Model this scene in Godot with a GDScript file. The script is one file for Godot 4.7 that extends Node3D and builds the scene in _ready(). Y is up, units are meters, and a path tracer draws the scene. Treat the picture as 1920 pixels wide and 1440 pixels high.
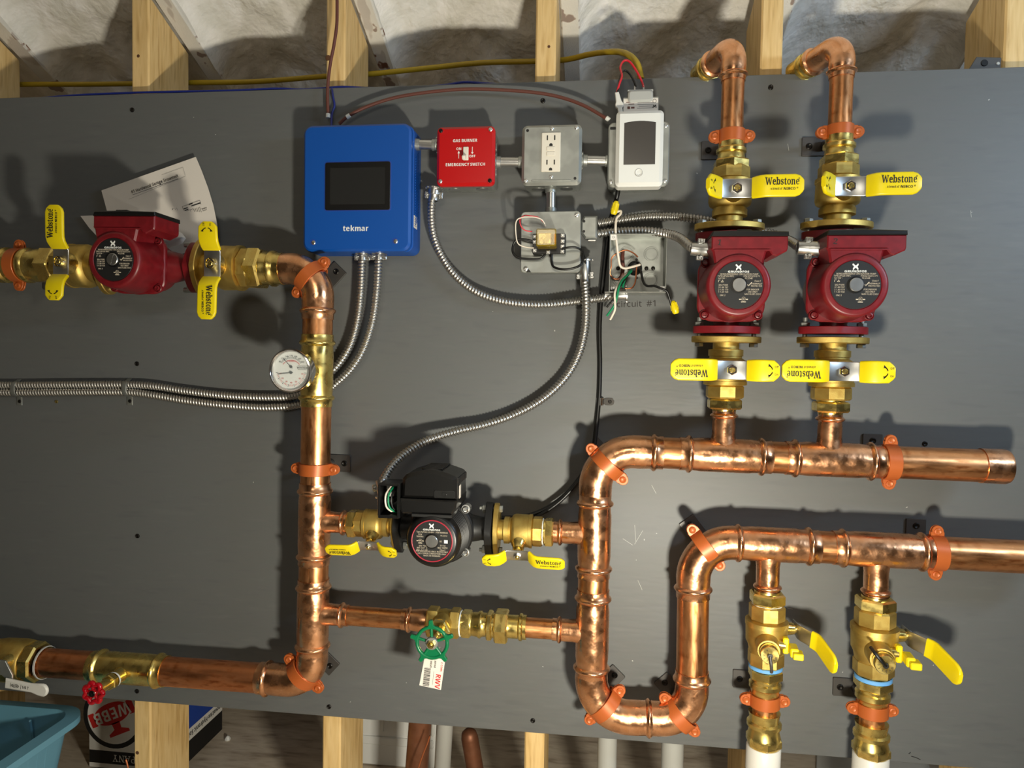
extends Node3D
# A boiler-room equipment board: grey plywood on studs with copper pipe, pumps and controls. Metres, y up; y = 0 is the board's lower edge, z = 0 its face.

const FLOOR := -0.31
var M := {}
var taken := {}
var group_no := 10


func _ready():
	var cam := Camera3D.new()
	cam.name = "camera"
	add_child(cam)
	cam.position = Vector3(1.1921, 0.7070, 1.3195)
	cam.rotation = Vector3(-0.03432, 0.1220, 0.01487)
	cam.fov = 56.86
	cam.near = 0.02
	cam.current = true
	var we := WorldEnvironment.new()
	we.name = "environment"
	var env := Environment.new()
	env.background_mode = Environment.BG_COLOR
	env.background_color = Color(0.02, 0.02, 0.022)
	env.tonemap_mode = Environment.TONE_MAPPER_LINEAR
	env.tonemap_exposure = 1.0
	env.sdfgi_enabled = true
	env.ssao_enabled = true
	env.ssil_enabled = true
	we.environment = env
	add_child(we)
	make_materials()
	unseen_work_light(Vector3(1.42, 0.23, 1.0), Vector3(1.0, 0.66, 0.0), 1.8)
	unseen_lamp(Vector3(2.6, 1.2, 0.95), Vector3(1.65, 1.25, -0.1), 1.05)
	unseen_rear_lamp(Vector3(1.1, 1.35, 2.33), 0.36)
	build_room()
	build_board()
	build_supply_side()
	build_manifolds()
	build_risers()
	build_drains()
	build_pumps()
	build_bypass()
	build_controls()
	build_conduits()
	build_wires()
	build_small()
	build_under()


# ---------- helpers ----------
func numbered(n: String) -> String:
	if not taken.has(n):
		taken[n] = 0
		return n
	taken[n] += 1
	return "%s_%03d" % [n, taken[n]]


func thing(called: String, label: String, category: String, at := Transform3D.IDENTITY, group := "") -> Node3D:
	var o := Node3D.new()
	o.name = numbered(called)
	add_child(o)
	o.transform = at
	o.set_meta("label", label)
	o.set_meta("category", category)
	if group:
		o.set_meta("group", group)
	return o


func structure(called: String) -> Node3D:
	var o := Node3D.new()
	o.name = called
	add_child(o)
	o.set_meta("kind", "structure")
	return o


func part(called: String, st: SurfaceTool, mat: Material, parent: Node3D, label := "") -> MeshInstance3D:
	var o := MeshInstance3D.new()
	o.name = called
	st.generate_normals()
	st.index()
	o.mesh = st.commit()
	o.material_override = mat
	parent.add_child(o, true)
	if label:
		o.set_meta("label", label)
	return o


func S() -> SurfaceTool:
	var st := SurfaceTool.new()
	st.begin(Mesh.PRIMITIVE_TRIANGLES)
	return st


func fr(o: Vector3, d: Vector3) -> Transform3D:   # y along d, z towards the viewer
	var y := d.normalized()
	var z := (Vector3(0, 0, 1) - y * y.z).normalized()
	return Transform3D(Basis(y.cross(z), y, z), o)


func along(o: Vector3, d: Vector3) -> Transform3D:   # y along any direction
	var y := d.normalized()
	var up := Vector3(0, 0, 1) if absf(y.z) < 0.9 else Vector3(0, 1, 0)
	var z := (up - y * y.dot(up)).normalized()
	return Transform3D(Basis(y.cross(z), y, z), o)


func mv(x: float, y: float, z: float) -> Transform3D:
	return Transform3D(Basis.IDENTITY, Vector3(x, y, z))


func ro(axis: Vector3, deg: float) -> Transform3D:
	return Transform3D(Basis(axis, deg_to_rad(deg)), Vector3.ZERO)


func quad(st: SurfaceTool, a: Vector3, b: Vector3, c: Vector3, d: Vector3):   # clockwise from outside
	for v in [a, b, c, a, c, d]:
		st.add_vertex(v)


func lathe(st: SurfaceTool, prof: Array, T := Transform3D.IDENTITY, n := 36, flat := false):   # turned about local y: Vector2(s, r) or Vector3(s, r, press facets)
	if prof[-1].x < prof[0].x:
		prof = prof.duplicate()
		prof.reverse()
	var rings := []
	for p in prof:
		var ring := PackedVector3Array()
		var a: float = p.z if p is Vector3 else 0.0
		for k in n + 1:
			var f := TAU * (k % n) / n + (PI / n if flat else 0.0)
			var r: float = p.y * (1.0 - a * (0.5 + 0.5 * cos(6.0 * f)))
			ring.append(T * Vector3(r * cos(f), p.x, r * sin(f)))
		rings.append(ring)
	group_no += 1
	var last := Vector2.ZERO
	for i in prof.size() - 1:
		var d := Vector2(prof[i + 1].x - prof[i].x, prof[i + 1].y - prof[i].y)
		if d.length() < 1e-7:
			continue
		if last != Vector2.ZERO and absf(last.angle_to(d)) > 0.75:
			group_no += 1
		last = d
		var lo: PackedVector3Array = rings[i]
		var hi: PackedVector3Array = rings[i + 1]
		for k in n:
			st.set_smooth_group(-1 if flat else group_no)
			if prof[i].y > 1e-6:
				st.add_vertex(lo[k + 1])
				st.add_vertex(hi[k])
				st.add_vertex(lo[k])
			if prof[i + 1].y > 1e-6:
				st.set_smooth_group(-1 if flat else group_no)
				st.add_vertex(lo[k + 1])
				st.add_vertex(hi[k + 1])
				st.add_vertex(hi[k])


func capped(prof: Array) -> Array:
	return [Vector2(prof[0].x, 0)] + prof + [Vector2(prof[-1].x, 0)]


func nut(st: SurfaceTool, s0: float, s1: float, r: float, T := Transform3D.IDENTITY, n := 6):
	var c := minf(r * 0.09, (s1 - s0) * 0.25)
	lathe(st, [Vector2(s0, 0), Vector2(s0, r * 0.9), Vector2(s0 + c, r), Vector2(s1 - c, r), Vector2(s1, r * 0.9), Vector2(s1, 0)], T, n, true)


func disc(r: float, s0: float, s1: float, b := 0.0008) -> Array:
	return [Vector2(s0, 0), Vector2(s0, r - b), Vector2(s0 + b, r), Vector2(s1 - b, r), Vector2(s1, r - b), Vector2(s1, 0)]


func spl(p: Array, k := 8) -> PackedVector3Array:   # a smooth curve through the points
	var out := PackedVector3Array()
	for i in p.size() - 1:
		var a: Vector3 = p[maxi(i - 1, 0)]
		var d: Vector3 = p[mini(i + 2, p.size() - 1)]
		for j in k:
			out.append(p[i].cubic_interpolate(p[i + 1], a, d, float(j) / k))
	out.append(p[-1])
	return out


func spaced(p: PackedVector3Array, step: float) -> PackedVector3Array:
	var out := PackedVector3Array([p[0]])
	var left := step
	for i in p.size() - 1:
		var len := p[i].distance_to(p[i + 1])
		var at := left
		while at <= len:
			out.append(p[i].lerp(p[i + 1], at / len))
			at += step
		left = at - len
	if out[-1].distance_to(p[-1]) > step * 0.4:
		out.append(p[-1])
	return out


func frames(p: PackedVector3Array) -> Array:
	var out := []
	var nx := 1
	while p[nx].distance_to(p[0]) < 1e-6:
		nx += 1
	var t0 := (p[nx] - p[0]).normalized()
	var x := t0.cross(Vector3(0, 0, 1) if absf(t0.z) < 0.9 else Vector3(0, 1, 0)).normalized()
	for i in p.size():
		var d := p[mini(i + 1, p.size() - 1)] - p[maxi(i - 1, 0)]
		var t: Vector3 = d.normalized() if d.length() > 1e-6 else (out[-1].y if i else t0)
		x = (x - t * x.dot(t)).normalized()
		out.append(Basis(x, t, x.cross(t)))
	return out


func tube(st: SurfaceTool, p: PackedVector3Array, r, n := 10, twist := 0.0, depth := 0.0):   # r: a number or one per point; twist and depth make armoured conduit
	var b := frames(p)
	var rings := []
	var s := 0.0
	for i in p.size():
		if i:
			s += p[i].distance_to(p[i - 1])
		var ring := PackedVector3Array()
		var rad: float = r[i] if r is Array else r
		for k in n + 1:
			var f := TAU * (k % n) / n
			var q := rad
			if depth > 0.0:
				var w := fposmod(s / twist + f / TAU, 1.0)
				q += depth * (sin(PI * minf(w / 0.72, 1.0)) - 0.5)
			ring.append(p[i] + b[i] * Vector3(q * cos(f), 0, q * sin(f)))
		rings.append(ring)
	group_no += 1
	var last := 0.0
	for i in p.size() - 1:
		if r is Array:
			var slope := atan2(r[i + 1] - r[i], maxf(p[i].distance_to(p[i + 1]), 1e-6))
			if i and absf(slope - last) > 0.75:
				group_no += 1
			last = slope
		st.set_smooth_group(group_no)
		for k in n:
			quad(st, rings[i][k + 1], rings[i + 1][k + 1], rings[i + 1][k], rings[i][k])
	group_no += 1
	st.set_smooth_group(group_no)
	for k in n:
		st.add_vertex(p[0]); st.add_vertex(rings[0][k + 1]); st.add_vertex(rings[0][k])
		st.add_vertex(p[-1]); st.add_vertex(rings[-1][k]); st.add_vertex(rings[-1][k + 1])


func inset(poly: PackedVector2Array, b: float) -> PackedVector2Array:   # poly runs counter-clockwise
	var out := PackedVector2Array()
	var n := poly.size()
	for i in n:
		var e0 := (poly[i] - poly[(i + n - 1) % n]).normalized()
		var e1 := (poly[(i + 1) % n] - poly[i]).normalized()
		var m := Vector2(-e0.y - e1.y, e0.x + e1.x)
		var den := maxf(m.length_squared() * 0.5, 0.25)
		out.append(poly[i] + m * (b / den))
	return out


func slab(st: SurfaceTool, poly: PackedVector2Array, z0: float, z1: float, b := 0.0, T := Transform3D.IDENTITY, both := false):   # an outline given thickness, its edges chamfered
	if Geometry2D.is_polygon_clockwise(poly):
		poly = poly.duplicate()
		poly.reverse()
	var small := inset(poly, b) if b > 0.0 else poly
	var loops := []
	if both and b > 0.0:
		loops = [[small, z0], [poly, z0 + b], [poly, z1 - b], [small, z1]]
	elif b > 0.0:
		loops = [[poly, z0], [poly, z1 - b], [small, z1]]
	else:
		loops = [[poly, z0], [poly, z1]]
	var n := poly.size()
	for l in loops.size() - 1:
		group_no += 1
		for i in n:
			var j := (i + 1) % n
			var e0 := poly[i] - poly[(i + n - 1) % n]
			var e1 := poly[j] - poly[i]
			if absf(e0.angle_to(e1)) > 0.6:
				group_no += 1
			st.set_smooth_group(group_no)
			var a: Vector2 = loops[l][0][i]
			var c: Vector2 = loops[l][0][j]
			var d: Vector2 = loops[l + 1][0][j]
			var e: Vector2 = loops[l + 1][0][i]
			quad(st, T * Vector3(a.x, a.y, loops[l][1]), T * Vector3(e.x, e.y, loops[l + 1][1]), T * Vector3(d.x, d.y, loops[l + 1][1]), T * Vector3(c.x, c.y, loops[l][1]))
	st.set_smooth_group(-1)
	for side in [0, loops.size() - 1]:
		var q: PackedVector2Array = loops[side][0]
		var tri := Geometry2D.triangulate_polygon(q)
		for i in range(0, tri.size(), 3):
			var w := [tri[i], tri[i + 1], tri[i + 2]]
			var ccw := (q[w[1]] - q[w[0]]).cross(q[w[2]] - q[w[0]]) > 0.0
			if ccw == (side > 0):
				w.reverse()
			for k in w:
				st.add_vertex(T * Vector3(q[k].x, q[k].y, loops[side][1]))


func rr(w: float, h: float, r: float, k := 5) -> PackedVector2Array:   # a rectangle with round corners
	var out := PackedVector2Array()
	for c in 4:
		var o := Vector2((w / 2 - r) * [1, -1, -1, 1][c], (h / 2 - r) * [1, 1, -1, -1][c])
		for i in k + 1:
			var f := PI / 2 * (c + float(i) / k)
			out.append(o + Vector2(cos(f), sin(f)) * r)
	return out


func circle(r: float, k := 24, at := Vector2.ZERO) -> PackedVector2Array:
	var out := PackedVector2Array()
	for i in k:
		out.append(at + Vector2.from_angle(TAU * i / k) * r)
	return out


func box(st: SurfaceTool, size: Vector3, T := Transform3D.IDENTITY, b := 0.001):
	slab(st, rr(size.x, size.y, b, 1), -size.z / 2, size.z / 2, b, T, true)


func stroke(st: SurfaceTool, p: Array, w: float, T := Transform3D.IDENTITY, h := 0.0003):   # a printed or drawn line, Vector2 points
	for i in p.size() - 1:
		var d: Vector2 = (p[i + 1] - p[i]).normalized() * w / 2
		var s := Vector2(-d.y, d.x)
		var q := PackedVector2Array([p[i] - d - s, p[i + 1] + d - s, p[i + 1] + d + s, p[i] - d + s])
		slab(st, q, 0, h, 0.0, T)


func write(parent: Node3D, what: String, T: Transform3D, cap: float, mat: Material, face := "Droid Sans", bold := false, squeeze := 1.0, fine := 3.0) -> MeshInstance3D:   # raised print, centred, facing local z
	var tm := TextMesh.new()
	var f := SystemFont.new()
	f.font_names = PackedStringArray([face])
	f.font_weight = 700 if bold else 400
	tm.font = f
	tm.text = what
	tm.font_size = 32
	tm.curve_step = fine
	tm.pixel_size = cap / (32 * 0.714)
	tm.depth = 0.0003
	tm.line_spacing = -2.0
	var o := MeshInstance3D.new()
	o.name = "lettering"
	o.mesh = tm
	o.material_override = mat
	o.transform = T * Transform3D(Basis.from_scale(Vector3(squeeze, 1, 1)), Vector3.ZERO)
	parent.add_child(o, true)
	return o


# ---------- materials ----------
func noise_tex(freq: float, colors: Array, stops: Array, size := 256, octaves := 4, seed_no := 1, kind := FastNoiseLite.TYPE_SIMPLEX_SMOOTH) -> NoiseTexture2D:
	var t := NoiseTexture2D.new()
	var n := FastNoiseLite.new()
	n.noise_type = kind
	n.seed = seed_no
	n.frequency = freq
	n.fractal_octaves = octaves
	t.noise = n
	t.width = size
	t.height = size
	t.seamless = true
	var g := Gradient.new()
	g.offsets = PackedFloat32Array(stops)
	g.colors = PackedColorArray(colors)
	t.color_ramp = g
	return t


func grain_tex(w: int, h: int, fx: float, fy: float, colors: Array, seed_no: int) -> ImageTexture:   # noise stretched along x
	var n := FastNoiseLite.new()
	n.seed = seed_no
	n.frequency = 1.0
	n.fractal_octaves = 4
	var g := Gradient.new()
	g.colors = PackedColorArray(colors)
	var st := []
	for i in colors.size():
		st.append(float(i) / (colors.size() - 1))
	g.offsets = PackedFloat32Array(st)
	var im := Image.create(w, h, false, Image.FORMAT_RGB8)
	for y in h:
		for x in w:   # round a torus, so that it repeats without a seam
			var a := TAU * x / w
			var q := n.get_noise_3d(cos(a) * fx, sin(a) * fx, y * fy / h)
			var q2 := n.get_noise_3d(cos(a) * fx, sin(a) * fx, (y - h) * fy / h)
			im.set_pixel(x, y, g.sample(clampf(0.5 + 0.9 * lerpf(q, q2, float(y) / h), 0, 1)))
	return ImageTexture.create_from_image(im)


func mat(called: String, c: Color, rough: float, metal := 0.0, tex: Texture2D = null, scale := Vector3.ONE * 4.0) -> StandardMaterial3D:
	var m := StandardMaterial3D.new()
	m.resource_name = called
	m.albedo_color = c
	m.roughness = rough
	m.metallic = metal
	if tex:
		m.albedo_texture = tex
		m.uv1_triplanar = true
		m.uv1_scale = scale
	M[called] = m
	return m


func relief(m: StandardMaterial3D, tex: Texture2D, cm: float):
	m.heightmap_enabled = true
	m.heightmap_texture = tex
	m.heightmap_scale = cm
	m.uv1_triplanar = true


func make_materials():
	var mottle := noise_tex(0.012, [Color(0.90, 0.86, 0.82), Color(1, 1, 1), Color(0.97, 0.93, 0.88)], [0.25, 0.55, 0.85], 256, 5, 3)
	var streak := grain_tex(256, 256, 1.2, 26.0, [Color(0.72, 0.60, 0.50), Color(0.98, 0.95, 0.92), Color(1, 1, 1), Color(0.86, 0.76, 0.66)], 5)
	var bumpy := noise_tex(0.03, [Color.BLACK, Color.WHITE], [0.2, 0.8], 256, 3, 8)
	var sandy := noise_tex(0.4, [Color.BLACK, Color.WHITE], [0.2, 0.8], 256, 2, 9)
	var dull := noise_tex(0.02, [Color(0.92, 0.92, 0.92), Color(1, 1, 1)], [0.3, 0.7], 128, 3, 14)
	var rough_tex := noise_tex(0.02, [Color(0.55, 0.55, 0.55), Color(1, 1, 1)], [0.3, 0.7], 256, 4, 12)
	var copper := mat("copper", Color(0.94, 0.71, 0.54), 0.35, 1.0, mottle, Vector3.ONE * 6.0)
	copper.roughness_texture = rough_tex
	relief(copper, bumpy, 0.03)
	var pipe := mat("pipe", Color(0.89, 0.64, 0.44), 0.42, 1.0, streak, Vector3(9, 1.2, 9))
	pipe.roughness_texture = rough_tex
	var pipe_side := mat("pipe_aged", Color(0.84, 0.56, 0.38), 0.50, 1.0, streak, Vector3(9, 1.2, 9))
	pipe_side.roughness_texture = rough_tex
	var brass := mat("brass", Color(0.91, 0.82, 0.50), 0.36, 1.0, mottle, Vector3.ONE * 7.0)
	brass.roughness_texture = rough_tex
	var cast := mat("cast_brass", Color(0.81, 0.71, 0.41), 0.50, 1.0, mottle, Vector3.ONE * 7.0)
	relief(cast, sandy, 0.009)
	mat("steel", Color(0.80, 0.80, 0.79), 0.34, 1.0, dull, Vector3.ONE * 9.0)
	mat("zinc", Color(0.68, 0.69, 0.67), 0.46, 0.85, dull, Vector3.ONE * 9.0)
	mat("armour", Color(0.70, 0.69, 0.67), 0.38, 1.0)
	mat("chrome", Color(0.85, 0.84, 0.83), 0.14, 1.0)
	mat("dark_steel", Color(0.32, 0.31, 0.30), 0.45, 0.6)
	mat("screw_dark", Color(0.12, 0.11, 0.10), 0.4, 0.7)
	mat("clamp", Color(0.69, 0.35, 0.15), 0.42, 0.2)
	mat("pump_red", Color(0.44, 0.07, 0.10), 0.40, 0.0, noise_tex(0.05, [Color(0.9, 0.88, 0.88), Color(1, 1, 1)], [0.3, 0.7], 128, 3, 4), Vector3.ONE * 8.0)
	mat("cover_red", Color(0.70, 0.02, 0.04), 0.28)
	mat("blue_plastic", Color(0.0, 0.28, 0.60), 0.42)
	mat("black_plastic", Color(0.045, 0.043, 0.042), 0.36)
	mat("black_rubber", Color(0.05, 0.05, 0.052), 0.5)
	mat("plate_black", Color(0.09, 0.09, 0.09), 0.5)
	mat("screen", Color(0.15, 0.15, 0.148), 0.08)
	mat("screen_grey", Color(0.27, 0.255, 0.24), 0.2)
	mat("white_plastic", Color(0.86, 0.86, 0.84), 0.35)
	mat("ivory", Color(0.86, 0.83, 0.77), 0.35)
	mat("yellow", Color(0.87, 0.78, 0.03), 0.38)
	mat("yellow_cable", Color(0.66, 0.56, 0.10), 0.5)
	mat("green", Color(0.02, 0.40, 0.24), 0.3)
	mat("wheel_red", Color(0.62, 0.02, 0.08), 0.2)
	mat("paper", Color(0.84, 0.81, 0.77), 0.8)
	mat("ink", Color(0.06, 0.06, 0.06), 0.7)
	mat("ink_grey", Color(0.45, 0.44, 0.43), 0.8)
	mat("ink_line", Color(0.28, 0.27, 0.27), 0.8)
	mat("old_copper", Color(0.50, 0.33, 0.24), 0.5, 0.6, mottle, Vector3.ONE * 5.0)
	mat("knot", Color(0.34, 0.21, 0.11), 0.7)
	mat("ink_red", Color(0.74, 0.12, 0.10), 0.7)
	mat("marker", Color(0.12, 0.09, 0.08), 0.7)
	mat("print_white", Color(0.88, 0.88, 0.86), 0.5)
	mat("print_cream", Color(0.75, 0.70, 0.62), 0.5)
	mat("ring_red", Color(0.62, 0.13, 0.20), 0.5)
	mat("tape", Color(0.84, 0.86, 0.85), 0.6)
	mat("tape_blue", Color(0.38, 0.62, 0.85), 0.6)
	mat("wire_black", Color(0.04, 0.04, 0.04), 0.4)
	mat("wire_white", Color(0.86, 0.82, 0.76), 0.45)
	mat("wire_red", Color(0.80, 0.12, 0.18), 0.4)
	mat("wire_green", Color(0.05, 0.50, 0.33), 0.4)
	mat("wire_brown", Color(0.36, 0.19, 0.15), 0.5)
	mat("wire_blue", Color(0.06, 0.12, 0.42), 0.45)
	mat("bare_copper", Color(0.85, 0.52, 0.36), 0.35, 1.0)
	mat("pvc", Color(0.66, 0.66, 0.64), 0.5)
	mat("pex", Color(0.82, 0.81, 0.78), 0.4)
	mat("tote_blue", Color(0.40, 0.60, 0.68), 0.45)
	mat("tote_white", Color(0.84, 0.84, 0.83), 0.5)
	mat("cardboard_black", Color(0.05, 0.05, 0.055), 0.6)
	mat("cardboard_blue", Color(0.10, 0.24, 0.58), 0.55)
	mat("cardboard_white", Color(0.83, 0.82, 0.80), 0.55)
	mat("orange", Color(0.85, 0.36, 0.10), 0.4)
	var wood_tex := grain_tex(512, 512, 1.0, 30.0, [Color(0.70, 0.55, 0.33), Color(0.84, 0.70, 0.46), Color(0.88, 0.75, 0.52), Color(0.76, 0.61, 0.38)], 21)
	mat("pine", Color(1, 1, 1), 0.6, 0.0, wood_tex, Vector3(1.3, 1.3, 1.3))
	var pine_up := mat("pine_upright", Color(1, 1, 1), 0.6, 0.0, null)
	var up_im: Image = wood_tex.get_image().duplicate()
	up_im.rotate_90(CLOCKWISE)
	pine_up.albedo_texture = ImageTexture.create_from_image(up_im)
	pine_up.uv1_triplanar = true
	pine_up.uv1_scale = Vector3(2.2, 1.0, 2.2)
	var ply := grain_tex(512, 512, 1.4, 40.0, [Color(0.58, 0.52, 0.45), Color(0.76, 0.70, 0.63), Color(0.82, 0.77, 0.70), Color(0.70, 0.64, 0.56)], 33)
	mat("floor_ply", Color(1, 1, 1), 0.75, 0.0, ply, Vector3(0.9, 0.9, 0.9))
	var board := mat("board_grey", Color(1, 1, 1), 0.52, 0.0, grain_tex(512, 512, 1.5, 60.0, [Color(0.345, 0.35, 0.35), Color(0.362, 0.367, 0.365), Color(0.36, 0.365, 0.363), Color(0.375, 0.38, 0.375)], 41), Vector3(1.1, 1.1, 1.1))
	relief(board, grain_tex(512, 512, 2.0, 90.0, [Color(0, 0, 0), Color(0.6, 0.6, 0.6), Color(1, 1, 1)], 43), 0.014)
	var foam := mat("foam", Color(0.93, 0.91, 0.88), 0.85, 0.0, noise_tex(0.02, [Color(0.92, 0.92, 0.90), Color(1, 1, 1)], [0.35, 0.65], 256, 4, 17), Vector3.ONE * 3.0)
	relief(foam, noise_tex(0.03, [Color.BLACK, Color.WHITE], [0.15, 0.85], 512, 5, 18), 0.2)
	var over := mat("oversprayed_wood", Color(1, 1, 1), 0.8, 0.0, noise_tex(0.011, [Color(0.82, 0.80, 0.76), Color(0.86, 0.84, 0.80), Color(0.40, 0.24, 0.15)], [0.0, 0.74, 0.77], 256, 4, 27), Vector3.ONE * 3.5)
	relief(over, sandy, 0.05)
	mat("wall_paint", Color(0.60, 0.58, 0.55), 0.8)  # walls out of view; tone chosen for the light they bounce
	var pane := mat("pane", Color(0.9, 0.95, 0.95, 0.06), 0.03)
	pane.transparency = BaseMaterial3D.TRANSPARENCY_ALPHA
	var amber := mat("amber_case", Color(0.66, 0.55, 0.07, 0.45), 0.12)
	amber.transparency = BaseMaterial3D.TRANSPARENCY_ALPHA
	var glow := mat("lens_glow", Color(1, 1, 1), 0.4)
	glow.emission_enabled = true
	glow.emission = Color(1.0, 0.975, 0.90)
	glow.emission_energy_multiplier = 3.0
	var cool := mat("tube_glow", Color(1, 1, 1), 0.4)
	cool.emission_enabled = true
	cool.emission = Color(0.85, 0.93, 1.0)
	cool.emission_energy_multiplier = 3.0


# ---------- lamps ----------
func unseen_work_light(at: Vector3, aim: Vector3, power: float):  # lamp out of view; lights the board from low in front
	var T := Transform3D(Basis.looking_at(aim - at), at)   # -z towards the board
	var t := thing("unseen_work_light", "unseen portable flood lamp on the floor, lighting the board from low in front", "lamp", T)
	var st := S()
	slab(st, rr(0.12, 0.10, 0.012), 0.006, 0.05, 0.004, Transform3D.IDENTITY, true)
	part("housing", st, M.black_plastic, t)
	st = S()
	slab(st, rr(0.10, 0.08, 0.008), 0.001, 0.006, 0.0)
	part("lamp_lens", st, M.lens_glow, t)
	st = S()
	var foot := T.affine_inverse() * Vector3(at.x, FLOOR + 0.012, at.z + 0.1)
	var neck := T.affine_inverse() * Vector3(at.x, at.y - 0.08, at.z + 0.08)
	tube(st, PackedVector3Array([Vector3(0, -0.02, 0.045), neck, foot]), 0.011, 10)
	part("pole", st, M.dark_steel, t)
	for k in 3:
		st = S()
		var d := Vector3(cos(TAU * k / 3 + 0.5), 0, sin(TAU * k / 3 + 0.5)) * 0.13
		tube(st, PackedVector3Array([foot + T.basis.inverse() * Vector3(0, 0.05, 0), foot + T.basis.inverse() * (d - Vector3(0, 0.002, 0))]), 0.009, 8)
		part("leg", st, M.dark_steel, t)
	var l := AreaLight3D.new()
	l.name = "unseen_work_light_beam"
	l.area_size = Vector2(0.09, 0.07)
	l.light_color = Color(1.0, 0.975, 0.90)
	l.light_energy = power
	l.area_range = 8.0
	l.shadow_enabled = true
	t.add_child(l)
	l.position = Vector3(0, 0, -0.002)


func lamp_panel(called: String, label: String, T: Transform3D, w: float, h: float, power: float, tint: Color, glow: Material) -> Node3D:
	var t := thing(called, label, "lamp", T)
	var st := S()
	slab(st, rr(w + 0.05, h + 0.04, 0.02), 0.004, 0.05, 0.004, Transform3D.IDENTITY, true)
	part("housing", st, M.white_plastic, t)
	st = S()
	slab(st, rr(w, h, 0.01), 0.001, 0.004, 0.0)
	part("lamp_lens", st, glow, t)
	var l := AreaLight3D.new()
	l.name = called + "_beam"
	l.area_size = Vector2(w, h)
	l.light_color = tint
	l.light_energy = power
	l.area_range = 8.0
	l.shadow_enabled = true
	t.add_child(l)
	l.position = Vector3(0, 0, -0.002)
	return t


func unseen_lamp(at: Vector3, aim: Vector3, power: float):  # lamp out of view, placed to give the cool light on foam and board
	var t := lamp_panel("unseen_strip_lamp", "unseen cool strip lamp on a stand, lighting the foam from beyond the board's bare end", Transform3D(Basis.looking_at(aim - at), at), 0.5, 0.10, power, Color(0.80, 0.90, 1.0), M.tube_glow)
	var st := S()
	var inv := t.transform.affine_inverse()
	tube(st, PackedVector3Array([Vector3(0, 0, 0.05), inv * (at + Vector3(0.10, 0, 0.03)), inv * (at + Vector3(0.10, -at.y * 0.5, 0.03)), inv * Vector3(at.x + 0.10, FLOOR + 0.02, at.z + 0.03)]), 0.012, 10)
	part("pole", st, M.dark_steel, t)
	st = S()
	lathe(st, disc(0.13, 0.0, 0.02), inv * mv(at.x + 0.10, FLOOR, at.z + 0.03), 28)
	part("base", st, M.dark_steel, t)


func unseen_rear_lamp(at: Vector3, power: float):  # lamp out of view behind the camera, placed to light pipes and board frontally
	var t := lamp_panel("unseen_lamp", "unseen warm white lamp on the rear wall, placed to light the board from the front", Transform3D(Basis.IDENTITY, at), 0.6, 0.4, power, Color(1.0, 0.955, 0.88), M.lens_glow)
	var st := S()
	slab(st, rr(0.3, 0.2, 0.02), 0.05, 0.07, 0.002)
	part("wall_plate", st, M.white_plastic, t)


# ---------- the room ----------
func roof_y(z: float) -> float:   # underside of the rafters
	return 1.425 + 0.42 * (z + 0.018)


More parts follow.
